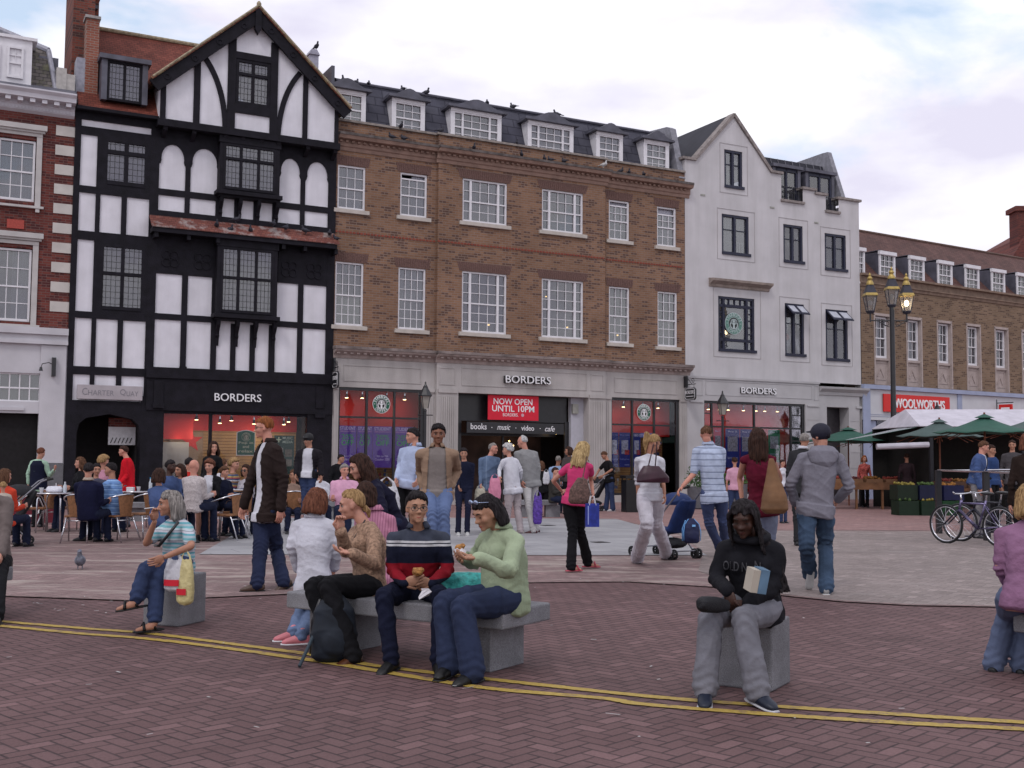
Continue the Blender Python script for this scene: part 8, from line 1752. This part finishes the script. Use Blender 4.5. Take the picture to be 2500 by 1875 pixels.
for word, x0, x1, y0 in (('OLD N', 490, 662, 600), ('N', 718, 762, 600)):
 cu = bpy.data.curves.new('c', 'FONT'); cu.body = word; cu.offset = .012; cu.extrude = .004; to = bpy.data.objects.new('c', cu); C.objects.link(to); me = bpy.data.meshes.new_from_object(to.evaluated_get(bpy.context.evaluated_depsgraph_get())); bpy.data.objects.remove(to)
 co = vco(me); mn, mxx = co.min(0), co.max(0); dg = bpy.context.evaluated_depsgraph_get(); topo = [c_ for c_ in KIDS[I['root'].name] if c_.name.startswith('top')][0]
 from mathutils.bvhtree import BVHTree
 bm = bmesh.new(); bm.from_mesh(topo.data); bv = BVHTree.FromBMesh(bm); bm.free(); out_ = []
 for v in co:
  fx_ = (v[0] - mn[0]) / (mxx[0] - mn[0]); fy = (v[1] - mn[1]) / (mxx[1] - mn[1]); u, vv = cpx(HG, x0 + (x1 - x0) * fx_, y0 + 34 - 68 * fy - (8 - 16 * fx_)); d = Vector(ray(u, vv)).normalized(); hit = bv.ray_cast(Vector((0, 0, CAMH)) - I['base'], d); out_.append((hit[0] if hit[0] else Vector((0, 0, CAMH)) - I['base'] + d * 6.6) - d * .010)
 setco(me, np.array([tuple(v) for v in out_])); me.name = 'lettering'; link('lettering', me, M('print_grey', (.12, .12, .135), .8, .1), I['root'])
o = MB().box(-.0, .055, -.05, .05, -.075, .065).build('book', [M('book_blue', (.09, .16, .24), .6, .4, 6)], None); o.location = at(HG, 728, 690, 6.60); o.rotation_euler = (R(8), R(8), R(14)); tag(o, 'pale blue paperback tucked under the arm of the girl in the hoodie', 'book'); MB().box(-.045, -.001, -.048, .048, -.074, .058).build('page_edge', M('paper_cream', (.42, .38, .32), .8, .05), o)
S_ = Shape(); a_, b_ = at(HG, 318, 872, 6.50), at(HG, 520, 885, 6.66); S_.loft([a_, a_.lerp(b_, .1), a_.lerp(b_, .6), b_], [(.030, .03), (.047, .04), (.050, .045), (.035, .03)], Vector((0, 0, 1)), 16); me = S_.fuse(.009, 2); folds(me, .006, 30, 4); me.name = 'rolled_bag'; o = link('rolled_bag', me, M('umbrella_black', (.007, .007, .010), .6, .2, 20, .3), None, True); tag(o, 'black rolled bag lying across the knees of the girl in the hoodie', 'bag')
lil = fabric('lilac', (.235, .12, .205), bump=.6); 
person('blonde woman in lilac long-sleeved top and jeans, seen from behind at the right edge', Y=7.45, crop=C9, s=1.03, male=False, near=True, yaw=160, hyaw=170, hpitch=14, head=(808, 600), neck=(800, 715), pel=(790, 1130, -.1), arms={'L': ((640, 960, 0), (700, 1090, 1)), 'R': ((930, 980, 0), (900, 1100, 1))}, legs={'L': ((690, 1210, 1), (610, 1480, 0), (150, 0)), 'R': ((820, 1230, 1), (760, 1490, 0), (150, 0))}, top=lil, bottom=fabric('denim_grey', (.10, .125, .20)), shoes='101012', seated=True, legw=1.25, hair=dict(mat=H_['fair'], style='bob', len=.14), skin='fair', fat=.01)
# --- middle distance, standing and walking -----------------------------------
F = (0, 0, .8848)
I = person('red-haired man in open dark brown jacket and jeans walking left', Y=Yf(F, 585, 1268), crop=F, s=1.07, near=True, yaw=-54, hyaw=-78, hpitch=6, head=(570, 924), neck=(588, 972), pel=(574, 1112), arms={'R': ((543, 1035, 1), (527, 1092, -1)), 'L': ((612, 1040, 0), (606, 1100, -1))}, legs={'R': ((562, 1188, -1), (556, 1258, 'g'), (-75, 0)), 'L': ((598, 1190, 1), (612, 1254, 'g'), (-62, -.5))},
top=whitef, jacket=fabric('brown_suede', (.022, .014, .013)), openw=.065, bottom=fabric('denim_ink', (.015, .020, .048)), shoes='4a382e', legw=1.15, toplen=.0, hair=dict(mat=H_['ginger'], style='short', nape=-.45, line=.50), skin='pink', glasses=True, collar=fabric('brown_suede', (.022, .014, .013)))
person('man in pale blue shirt and black trousers looking left', Y=15.9, crop=CM, s=1.04, yaw=-22, hyaw=-68, hpitch=6, head=(812, 800), neck=(838, 885), pel=(775, 1200), arms={'R': ((700, 1060, 0), (672, 1170, -1)), 'L': ((900, 1060, 0), (860, 1170, -1))}, top=fabric('sky_shirt', (.36, .42, .58)), bottom=blk, hair=dict(mat=H_['black'], style='short'), skin='fair', collar=fabric('sky_shirt', (.36, .42, .58)), fat=.03)
I = person('man in open tan jacket and grey polo shirt, hands in pockets, facing the camera', Y=13, crop=CM, s=1.06, near=True, yaw=4, hyaw=6, hpitch=4, head=(1034, 785), neck=(1026, 895), pel=(1020, 1290), arms={'R': ((880, 1110, 1), (910, 1260, -1)), 'L': ((1195, 1110, 1), (1140, 1240, -1))}, legs={'R': ((985, 1500, -1), (990, 1720, 0)), 'L': ((1085, 1500, -1), (1095, 1720, 0))}, top=fabric('grey_polo', (.19, .165, .155)), jacket=fabric('tan_jacket', (.245, .165, .115)), openw=.095, bottom=fabric('denim_fade', (.10, .14, .26)), hair=dict(mat=H_['black'], style='short', thick=.016), skin='brown', collar=fabric('tan_jacket', (.245, .165, .115)), fat=.015)
person('boy in navy hooded top and navy trousers facing the camera', Y=21, crop=CP, s=.93, yaw=5, head=(118, 397), neck=(125, 462), pel=(118, 705), arms={'R': ((60, 590, 0), (72, 680, -1)), 'L': ((195, 590, 0), (190, 715, -1))}, legs={'R': ((75, 880, -1), (68, 1095, 0)), 'L': ((155, 880, -1), (150, 1095, 0))}, top=navy, bottom=fabric('navy_trouser', (.010, .012, .03)), shoes=('b0b0b0', 'b0b0b0'), hair=dict(mat=H_['black'], style='short', thick=.018), skin='tan', male=True)
person('man in grey-blue track top with pale sleeve stripes, looking right', Y=22, crop=CP, s=1.0, yaw=25, hyaw=62, head=(385, 352), neck=(355, 415), pel=(335, 690), arms={'R': ((270, 560, 0), (272, 665, -1)), 'L': ((420, 560, 0), (400, 660, -1))}, legs={'R': ((310, 850, 0), (310, 1080, 0)), 'L': ((360, 850, 0), (360, 1080, 0))}, top=stripes('track_top', [(0, '5b6c86'), (.92, '6a7a92')], .3, 0), bottom=beige, hair=dict(mat=H_['grey'], style='short', thick=.004, line=.6), skin='pink', fat=.03)
person('grey-haired woman in white cardigan and pale trousers seen from behind', Y=21.6, crop=CP, s=.99, male=False, yaw=-140, hyaw=-100, hpitch=5, head=(512, 362), neck=(530, 425), pel=(560, 720), arms={'L': ((440, 540, 0), (440, 610, -1)), 'R': ((630, 550, 0), (625, 640, 1))}, legs={'L': ((520, 890, 0), (500, 1060, 0), (-100, 0)), 'R': ((600, 890, 0), (630, 1085, 0), (-100, 0))}, top=whitef, bottom=fabric('stone_trouser', (.36, .31, .32)), shoes='a8a098', legw=1.2, hair=dict(mat=H_['silver'], style='short', thick=.03, vol=1.4, curly=True), skin='fair', fat=.045)
person('tall old man with white hair in grey jumper and cream trousers, from behind', Y=22, crop=CP, s=1.07, yaw=-150, hyaw=-112, hpitch=14, head=(645, 290), neck=(672, 360), pel=(715, 660), arms={'L': ((620, 520, 0), (640, 640, -1)), 'R': ((785, 520, 0), (780, 700, -1))}, legs={'L': ((700, 850, -1), (745, 1080, 0), (-95, 0)), 'R': ((740, 850, 0), (770, 1075, 0), (-95, 0))}, top=loose('grey_jumper', (.22, .22, .225)), bottom=fabric('cream_trouser', (.42, .41, .41)), shoes='401018', legw=1.1, hair=dict(mat=H_['silver'], style='short', thick=.010, line=1.15, low=-.1, side=.0), skin='pink', fat=.045)
b = plastic_bag('carrier_bag', 'purple patterned carrier bag in the old man\'s right hand', at(CP, 785, 740, 21.6), .19, .62, .08, M('bag_purple', (.08, .035, .26), .4, .5, 26), 15); plastic_bag('carrier_bag', 'cream paper bag between the boy and the elderly couple', at(CP, 268, 690, 21.2), .22, .34, .12, M('bag_cream', (.42, .40, .32), .6, .1), 16)
plastic_bag('handbag', 'pink handbag on the left side of the grey-haired woman', at(CP, 400, 590, 21.0), .24, .46, .14, M('bag_pink', (.50, .18, .27), .5, .15, 10), 17, cat='handbag')
pinkt = fabric('hot_pink', (.52, .045, .15))
I = person('woman with long wavy blonde hair in pink top and black trousers, from behind', Y=Yf(CP, 1120, 1455), crop=CP, s=.97, near=True, male=False, yaw=168, hyaw=118, hpitch=16, head=(1195, 365), neck=(1165, 455), pel=(1120, 800), arms={'L': ((925, 640, 1), (1000, 735, 1)), 'R': ((1265, 640, 1), (1285, 770, -1))}, legs={'L': ((1100, 1100, 1), (1085, 1405, 'g'), (120, 0)), 'R': ((1165, 1080, 1), (1235, 1370, 'g'), (95, 0))},
top=pinkt, sleeve=.22, bottom=blk, shoes=('b04858', 'b04858'), barefoot=True, legw=1.15, hair=dict(mat=H_['blond'], style='long', len=.30, wrap=120, spread=1.15, back=.35, vol=1.3), skin='fair', hem=0)
c = at(CP, 1165, 690, 14.0); S_ = Shape(); S_.loft([c + Vector((0, 0, -.22)), c + Vector((0, 0, -.18)), c + Vector((0, 0, -.05)), c + Vector((.03, 0, .10))], [(.12, .05), (.15, .07), (.13, .06), (.06, .03)], Vector((1, 0, 0)), 16); S_.mb.tube([c + Vector((.03, 0, .08)), c + Vector((.09, .05, .38)), c + Vector((.12, .12, .30))], .012, 6); me = S_.fuse(.012, 2); me.name = 'handbag'; o = link('handbag', me, M('bag_leopard', (.10, .055, .045), .6, .6, 40), None, True); tag(o, 'brown speckled shoulder bag on the woman in pink', 'handbag')
def boxbag(label, c, w, h, d, m, hm, rz=0, cat='bag', cord=.16):
 e = thing('carrier_bag', label, cat, c, R(rz)); MB().prism([(-w / 2, -h), (w / 2, -h), (w / 2 * .98, 0), (-w / 2 * .98, 0)], -d / 2, d / 2).build('body', m, e)
 for k in (-1, 1): MB().tube([(-w * .25, k * d / 2, -.02), (-w * .12, k * d / 3, cord), (w * .12, k * d / 3, cord), (w * .25, k * d / 2, -.02)], .005, 5).build('handle', hm, e)
 MB().box(-w * .38, -w * .30, -d / 2 - .003, -d / 2 - .001, -h * .9, -h * .1).build('printed_strip', M('print_pale', (.25, .30, .6), .5, .2), e); return e
boxbag('deep blue carrier bag in the hand of the woman in pink', at(CP, 1275, 845, 13.9), .165, .285, .07, M('bag_blue', (.02, .035, .26), .4, .35, 12), whitep, 8, cord=.09)
I = person('woman with blonde ponytail in white top and white cargo trousers, from behind', Y=Yf(C2, 650, 1062), crop=C5, s=1.0, near=True, male=False, yaw=166, hyaw=112, hpitch=30, head=(352, 672), neck=(318, 768), pel=(325, 1130), arms={'L': ((208, 985, 1), (215, 1170, 1)), 'R': ((432, 965, 0), (452, 1130, -1))}, legs={'L': ((295, 1400, -1), (205, 1695, 'g'), (-170, 0)), 'R': ((375, 1380, 1), (470, 1660, 'g'), (120, 0))},
top=whitef, sleeve=.62, bottom=fabric('white_cargo', (.50, .48, .53), bump=.6), shoes='7a4632', legw=1.6, hair=dict(mat=H_['fair'], style='pony', len=.16, at=(0, -.10, .055)), skin='tan', hem=0)
c = at(C5, 330, 940, 14.1); S_ = Shape(); S_.loft([c + Vector((.02, 0, -.12)), c + Vector((.02, 0, -.08)), c, c + Vector((0, 0, .09))], [(.21, .05), (.21, .07), (.17, .06), (.10, .03)], Vector((1, 0, -.3)), 16); S_.mb.tube([c + Vector((-.04, 0, .06)), c + Vector((.03, -.02, .36)), c + Vector((.08, .04, .40)), c + Vector((.06, .06, .06))], .012, 6); me = S_.fuse(.012, 2); me.name = 'handbag'; o = link('handbag', me, M('bag_plum', (.040, .014, .024), .35, .3, 8), None, True); tag(o, 'plum leather shoulder bag on the woman in white', 'handbag')
pol = stripes('pale_polo', [(0, '9aa3b8'), (.12, 'a9b4ca'), (.90, '55607c')], .085)
I = person('man with cropped hair in pale striped polo shirt pushing a pushchair', Y=Yf(C2, 1290, 990), crop=C5, s=1.09, near=True, yaw=188, hyaw=182, hpitch=8, head=(826, 590), neck=(842, 672), pel=(895, 1130), arms={'L': ((715, 945, 1), (612, 1060, -1)), 'R': ((960, 940, 1), (930, 1060, 1))}, legs={'L': ((850, 1390, 1), (960, 1640, 'g'), (175, 0)), 'R': ((975, 1380, 1), (1000, 1600, 'g'), (175, 0))}, top=pol, sleeve=.44, bottom=fabric('denim_blue', (.055, .075, .16)), shoes='3a2030', hair=dict(mat=H_['brown'], style='short', thick=.002, nape=-.4), skin='pink', collar=pol, hem=0, toplen=-.05, fat=.01)
mar = bands('maroon_tank', [(0, (.085, .006, .018)), (1.28, (.09, .006, .02)), (1.9, (.5, .5, .5))])
I = person('woman with long straight dark hair in dark red vest top, from behind', Y=12.1, crop=C5, s=1.02, near=True, male=False, yaw=180, hyaw=178, hpitch=4, head=(1290, 630), neck=(1290, 745), pel=(1325, 1250), arms={'L': ((1128, 985, 1), (1150, 1200, 0)), 'R': ((1490, 990, 1), (1430, 1130, 1))}, legs={'L': ((1290, 1600, 1), (1280, 1950, 0)), 'R': ((1390, 1600, 1), (1380, 1950, 0))}, top=mar, sleeve=.0, bottom=fabric('denim_pale', (.20, .23, .32)), hair=dict(mat=H_['dark'], style='long', len=.30, wrap=135, spread=1.05, back=.1, vol=1.2), skin='fair', hem=0)
c = at(C5, 1440, 1100, 11.75); S_ = Shape(); S_.loft([c + Vector((0, 0, -.24)), c + Vector((0, 0, -.19)), c + Vector((0, 0, -.05)), c + Vector((-.02, 0, .16)), c + Vector((-.03, 0, .34))], [(.10, .05), (.15, .09), (.13, .08), (.07, .03), (.03, .012)], Vector((1, 0, 0)), 16); me = S_.fuse(.012, 2); folds(me, .008, 20, 3); me.name = 'shoulder_bag'; o = link('shoulder_bag', me, M('bag_tan', (.16, .08, .035), .6, .25, 8), None, True); tag(o, 'tan slouch bag hanging from the shoulder of the woman in dark red', 'handbag')
grey = loose('grey_marl', (.185, .18, .215))
def hoodback(I):
 s = I['s']; S_ = Shape(); b_ = I['nk'] - I['f'] * .06; w_ = I['lat']; S_.loft([b_ + Vector((0, 0, .03)), b_ - I['f'] * .04 + Vector((0, 0, -.03)), b_ - I['f'] * .06 + Vector((0, 0, -.13)), b_ - I['f'] * .05 + Vector((0, 0, -.24))], [(.12 * s, .05 * s), (.165 * s, .07 * s), (.13 * s, .06 * s), (.03 * s, .02)], w_, 18); me = S_.fuse(.010, 3); folds(me, .012, 22, 3); me.transform(Matrix.Translation(-I['base'])); me.name = 'hood'; link('hood', me, grey, I['root'], True)
I = person('man in loose grey hooded sweatshirt, dark cap and baggy jeans walking away', Y=Yf(CW, 410, 2165), crop=CW, s=1.06, near=True, yaw=172, hyaw=-138, hpitch=4, head=(440, 800), neck=(450, 925), pel=(400, 1410), arms={'L': ((175, 1220, 1), (220, 1390, 1)), 'R': ((690, 1240, 1), (590, 1350, 1))}, legs={'L': ((318, 1765, -1), (345, 1985, 1), (178, -1.9)), 'R': ((480, 1755, 1), (489, 2105, 'g'), (165, 0))}, top=grey, bottom=fabric('denim_worn', (.038, .062, .105), var=.45, scale=3), shoes=('8c8c8c', 'b8b8b8'), legw=1.35, fat=.02, toplen=-.05, hair=dict(mat=H_['black'], style='short', nape=-.6), skin='fair', extra=hoodback)
S_ = Shape(); S_.ell(I['H'](0, -.005, .040), tuple(v * 1.06 for v in (.092, .112, .098)), I['Rm']); S_.ell(I['H'](0, .12, .055), (.07, .06, .010), I['Rm']); me = S_.fuse(.009, 2); bm = bmesh.new(); bm.from_mesh(me); zc = I['H'](0, 0, .02).z; bmesh.ops.delete(bm, geom=[f_ for f_ in bm.faces if f_.calc_center_median().z < zc - 0], context='FACES') if False else None; bm.free(); me.name = 'cap'; link('cap', me, M('cap_navy', (.010, .010, .022), .7, .2), I['root'], True)
person('grey-haired man in dark suit between the vest-top woman and the capped man', Y=19, crop=C5, s=1.04, yaw=170, hyaw=150, head=(1712, 645), neck=(1700, 705), pel=(1690, 1080), top=fabric('charcoal', (.025, .025, .028)), bottom=fabric('charcoal', (.025, .025, .028)), hair=dict(mat=H_['grey'], style='short'), skin='tan', collar=whitef)
person('man in black tee and jeans bending over a pushchair', Y=31.6, crop=CR, s=1.02, yaw=-68, hyaw=-72, hpitch=32, head=(626, 970), neck=(655, 1015), pel=(670, 1180), arms={'R': ((585, 1090, 0), (550, 1150, -1)), 'L': ((690, 1095, -1), (605, 1150, -1))}, legs={'R': ((655, 1310, 0), (640, 1430, 0), (-80, 0)), 'L': ((690, 1310, 0), (700, 1430, 0), (-80, 0))}, top=blk, sleeve=.4, bottom=denim, shoes=('b8b8bc', 'b8b8bc'), legw=1.3, hair=dict(mat=H_['brown'], style='short'), skin='tan')
def child(label, Y, crop, x, y, col, hairc, s=.72, yaw=180, **k):
 d = 1 / (1 if True else 1); pp = crop[2] * FPX / Y; return person(label, Y=Y, crop=crop, s=s, yaw=yaw, head=(x, y), neck=(x, y + .15 * s * pp), pel=(x, y + .66 * s * pp), top=col, bottom=denim, hair=dict(mat=H_[hairc], style='short'), male=False, sleeve=.4, **k)
child('child in pale pink tee standing behind the grey planter', 25, C5, 1082, 835, fabric('pale_pink', (.50, .27, .36)), 'dark', .85); child('small child in white top at the shop front right of the woman in dark red', 26, C5, 1515, 850, whitef, 'dark', .72, yaw=30)
def capped(I):
 S_ = Shape(); S_.ell(I['H'](0, -.005, .050), (.092, .112, .088), I['Rm']); S_.ell(I['H'](0, .12, .055), (.07, .06, .010), I['Rm']); me = S_.fuse(.012, 2); me.transform(Matrix.Translation(-I['base'])) if False else None; me.name = 'cap'; link('cap', me, M('cap_black', (.008, .008, .010), .6, .2), I['root'], True)
I = person('man in black cap, open dark jacket and white tee standing by the shop post', Y=20.3, crop=CC, s=1.04, yaw=-8, hyaw=-22, head=(1560, 420), neck=(1572, 492), pel=(1555, 770), arms={'R': ((1440, 640, 0), (1428, 780, -1)), 'L': ((1690, 640, 0), (1700, 790, -1))}, legs={'R': ((1520, 950, 0), (1520, 1150, 0)), 'L': ((1590, 950, 0), (1590, 1150, 0))}, top=whitef, jacket=fabric('dark_jacket', (.014, .012, .016)), openw=.09, bottom=denim, hair=dict(mat=H_['black'], style='short'), skin='tan', extra=capped)
person('woman with long black hair in black top standing before the tan shop window', Y=20.8, crop=CC, s=1.0, male=False, yaw=-15, hyaw=25, head=(540, 495), neck=(535, 570), pel=(480, 850), top=blk, bottom=blk, hair=dict(mat=H_['dark'], style='long', len=.22, wrap=125, spread=1.2), skin='fair')
# --- cafe and background figures ---------------------------------------------
def sitter(label, Y, crop, x, y, col, hairc, yaw=0, hyaw=None, s=1.0, male=True, st='short', skin='fair', bottom=None, lean=.0, sk=None, hk=None, **k):
 """seated figure given by its head: hips 0.73 m below, thighs forward, shins down"""
 pp = crop[2] * FPX / Y; f = Vector((math.sin(R(yaw)), -math.cos(R(yaw)), 0)); sx = f.x * pp
 def leg(hp, hf, hl): kn = hp + hf * .42 * s + Vector((0, 0, .01)); an = Vector((kn.x, kn.y, .09)) + hf * .03; return kn, an, an + hf * .14
 def arm(sp, ff, la): el = sp + Vector((0, 0, -.27 * s)) + ff * .08; wr = el + ff * .20 * s + Vector((0, 0, .04)); return el, wr
 hh = dict(mat=H_[hairc], style=st); hh.update(hk or {})
 return person(label, Y=Y, crop=crop, s=s, male=male, yaw=yaw, hyaw=hyaw, head=(x, y), neck=(x - sx * (.03 + lean), y + .15 * s * pp), pel=(x - sx * (.03 + lean * 2), y + .68 * s * pp), arms={'L': arm, 'R': arm}, legs={'L': leg, 'R': leg}, top=col, bottom=bottom or denim_d, hair=hh, skin=skin, seated=True, **k)
sitter('man in navy jumper seen from behind on an aluminium chair', 18.3, C0, 772, 350, fabric('navy_jumper', (.007, .008, .028)), 'black', 172, -170, s=1.06, fat=.04, collar=beige)
sitter('man in pale blue striped shirt seated side-on facing left', 18.9, C0, 962, 345, stripes('blue_tee', [(0, '6d8fc0'), (.6, '8fb0d8'), (.85, '4f6fa4')], .075), 'black', -100, -85, s=1.05, sleeve=.45, fat=.035, skin='tan')
sitter('brown-haired woman in black top at the left cafe table', 21.5, C0, 697, 285, blk, 'brown', -40, -60, male=False, st='long', hk=dict(len=.2)); sitter('fair-haired woman in pink and white behind the striped shirt man', 20.8, C0, 905, 275, fabric('dusty_pink', (.42, .20, .27)), 'fair', 160, 140, male=False, st='short', hk=dict(thick=.03, vol=1.3))
sitter('dark-haired person partly hidden behind the man in navy', 20.2, C0, 842, 345, fabric('slate_top', (.06, .06, .09)), 'black', 20, 30, male=False, skin='tan')
person('person in navy waistcoat and pale green shirt standing behind the red barrier', Y=22.4, crop=C0, s=.93, yaw=165, hyaw=165, hpitch=10, head=(358, 200), neck=(340, 250), pel=(335, 500), arms={'R': ((430, 400, 0), (470, 350, -1)), 'L': ((245, 380, 0), (250, 470, 0))}, top=fabric('pale_green', (.30, .44, .34)), bottom=blk, hair=dict(mat=H_['auburn'], style='short'), skin='fair', extra=lambda I: (lambda S_: (S_.loft([I['pelv'] + Vector((0, 0, -.05)), I['pelv'].lerp(I['nk'], .5), I['nk'] - I['spine'] * .12, I['nk'] - I['spine'] * .03], [(.175, .14), (.165, .13), (.165, .14), (.11, .09)], I['lat'], 18), (lambda me: (me.transform(Matrix.Translation(-I['base'])), link('waistcoat', me, navy, I['root'], True)))(S_.fuse(.014, 2))))(Shape()))
person('man in bright red jumper standing side-on at the passage arch', Y=22.6, crop=C0, s=.98, yaw=-88, hyaw=-85, hpitch=5, head=(1075, 183), neck=(1105, 240), pel=(1110, 500), arms={'L': ((1100, 400, -1), (1040, 470, -1)), 'R': ((1060, 400, 0), (1030, 470, -1))}, top=fabric('red_jumper', (.50, .008, .018)), bottom=fabric('grey_trouser', (.12, .13, .17)), hair=dict(mat=H_['dark'], style='short'), skin='pink', fat=.03)
sitter('woman with brown hair in orange-red top at the left edge', 17.2, C0, 45, 400, fabric('orange_red', (.48, .05, .025)), 'brown', 170, 140, male=False, st='bob', hk=dict(len=.12)); child('fair-haired small child held at the left edge', 16.4, C0, 25, 490, fabric('cream_top', (.4, .35, .3)), 'fair', .62, yaw=-150)
sitter('woman with dark red hair in denim jacket seen from behind', 17.2, C0, 1390, 395, fabric('denim_jacket', (.055, .085, .19)), 'dark', 165, 150, male=False, st='bob', hk=dict(len=.12, wrap=130))
sitter('black man in denim jacket seated looking right', 18.9, CC, 75, 705, fabric('denim_jacket2', (.05, .08, .18)), 'black', 60, 70, skin='black'); sitter('brown-haired woman in denim resting her face on her hands', 19.4, CC, 172, 745, fabric('denim_jacket2', (.05, .08, .18)), 'dark', -20, -30, male=False, st='bob', skin='tan')
sitter('bald man in pale patterned shirt seen from behind', 18.6, CC, 330, 700, M('patterned_shirt', (.42, .38, .38), .9, .35, 60), 'grey', 160, 150, skin='pink', hk=dict(style='none'), fat=.02); sitter('black-haired person in red top behind the bald man', 21.6, CC, 278, 672, fabric('red_top', (.40, .02, .015)), 'black', 150, 150)
I = sitter('short-haired woman in black blazer over white blouse and brown skirt', 19.6, CC, 490, 700, whitef, 'auburn', 5, -8, male=False, jacket=blk, openw=.085, hk=dict(thick=.03, vol=1.3), skirt=.9); 
sitter('boy with brown hair in navy jumper with white collar looking right', 19.9, CC, 655, 765, navy, 'brown', 60, 70, s=.88, collar=whitef, hk=dict(thick=.022)); sitter('man with curly fair hair in multicoloured striped jumper', 20.9, CC, 762, 680, stripes('rainbow', [(0, '8a6a50'), (.2, 'b8b8c0'), (.35, '303a60'), (.5, 'a85a58'), (.65, 'b09a60'), (.8, '4a5a78')], .16), 'fair', 80, 75, hk=dict(thick=.03, vol=1.2, curly=True))
sitter('dark curly-haired woman in sunglasses behind the walking man', 20.8, CC, 885, 745, fabric('pale_top', (.4, .38, .42)), 'dark', -30, -20, male=False, st='long', hk=dict(len=.14), skin='tan', glasses='sun'); sitter('grey-haired person in white seated behind the boy', 22.4, CC, 640, 680, whitef, 'brown', 170, 160, male=False)
sitter('person in pink polo shirt with arms folded and sunglasses on head', 19.5, CC, 1952, 745, fabric('pink_polo', (.55, .30, .42)), 'grey', 5, 30, skin='pink', fat=.04, sleeve=.42, collar=fabric('pink_polo', (.55, .30, .42))); sitter('person in white jacket on the far bench left of the pink polo', 21.5, CC, 1690, 770, whitef, 'dark', 20, 30, male=False); sitter('person in brown top seated behind the walking man, right side', 21.4, CC, 1400, 800, fabric('tan_top', (.22, .15, .12)), 'brown', 10, 0, male=False, skin='tan')
person('figure in black leaning against the stone pier by the discount posters', Y=27, crop=CC, s=.95, yaw=40, hyaw=60, head=(1915, 620), neck=(1895, 665), pel=(1880, 870), top=blk, bottom=blk, hair=dict(mat=H_['black'], style='short'), skin='tan')
person('bald man in light blue shirt in the shop doorway, from behind', Y=30, crop=CP, s=1.0, yaw=170, hyaw=150, head=(972, 455), neck=(965, 505), pel=(960, 660), top=fabric('sky_shirt2', (.25, .34, .50)), bottom=navy, hair=dict(mat=H_['grey'], style='short', line=.9), skin='tan', fat=.03); person('brown-haired woman with white bag in the shop doorway', Y=29, crop=CP, s=.93, male=False, yaw=165, hyaw=160, head=(818, 500), neck=(822, 550), pel=(835, 720), top=blk, bottom=blk, hair=dict(mat=H_['brown'], style='bob', len=.15), skin='fair')
person('dark-haired person near the doorway behind the blonde in pink', Y=29.5, crop=CP, s=1.05, male=False, yaw=-160, hyaw=-90, head=(1062, 372), neck=(1070, 420), pel=(1070, 620), top=fabric('grey_brown', (.06, .05, .05)), bottom=blk, hair=dict(mat=H_['dark'], style='bob', len=.1), skin='tan')
sitter('person in dark olive coat seated on the far bench by the doorway', 27.8, CP, 945, 560, fabric('olive_coat', (.035, .033, .030)), 'dark', 60, 60, male=False, fat=.04); plastic_bag('shoulder_bag', 'white shoulder bag on the woman in the doorway', at(CP, 862, 545, 28.6), .18, .36, .08, MATS['bag_white'], 19, cat='handbag')
person('man in blue zip jacket looking at the stall, left of two in blue', Y=21.3, crop=CW, s=1.03, yaw=50, hyaw=65, hpitch=20, head=(1862, 898), neck=(1845, 960), pel=(1800, 1190), top=whitef, jacket=fabric('blue_jacket', (.055, .09, .21)), openw=.06, bottom=fabric('grey_trouser2', (.2, .19, .2)), hair=dict(mat=H_['brown'], style='short'), skin='pink'); person('figure in darker blue jacket behind the man at the stall', Y=23, crop=CW, s=1.0, yaw=40, hyaw=60, hpitch=10, head=(1925, 925), neck=(1935, 980), pel=(1935, 1190), top=fabric('blue_dark', (.025, .05, .14)), bottom=blk, hair=dict(mat=H_['dark'], style='short'), skin='tan')
person('ginger-haired stall holder in red and white behind the trestle table', Y=35.6, crop=CW, s=.96, male=False, yaw=0, head=(822, 1000), neck=(822, 1040), pel=(820, 1170), top=fabric('red_white', (.35, .08, .07), var=.6, scale=30), bottom=blk, hair=dict(mat=H_['ginger'], style='bob', len=.1), skin='fair'); person('figure in dark coat behind the fruit right of the tall lamp post', Y=34, crop=CW, s=1.0, yaw=170, head=(1190, 985), neck=(1190, 1035), pel=(1195, 1185), top=fabric('dark_coat', (.03, .018, .022)), bottom=blk, hair=dict(mat=H_['dark'], style='short'), skin='tan')
person('dark-coated figure with grey top standing under the right market parasol', Y=25, crop=CW, s=1.0, yaw=-30, head=(2110, 880), neck=(2110, 940), pel=(2110, 1190), top=fabric('mid_grey', (.06, .055, .06)), bottom=blk, hair=dict(mat=H_['dark'], style='short'), skin='tan'); person('brown-haired person in dark top cut by the right edge above the blonde woman', Y=13.5, crop=CW, s=1.0, male=False, yaw=170, head=(2245, 850), neck=(2250, 945), pel=(2250, 1350), top=fabric('brown_dark', (.02, .012, .010)), bottom=blk, hair=dict(mat=H_['auburn'], style='bob', len=.12), skin='fair')
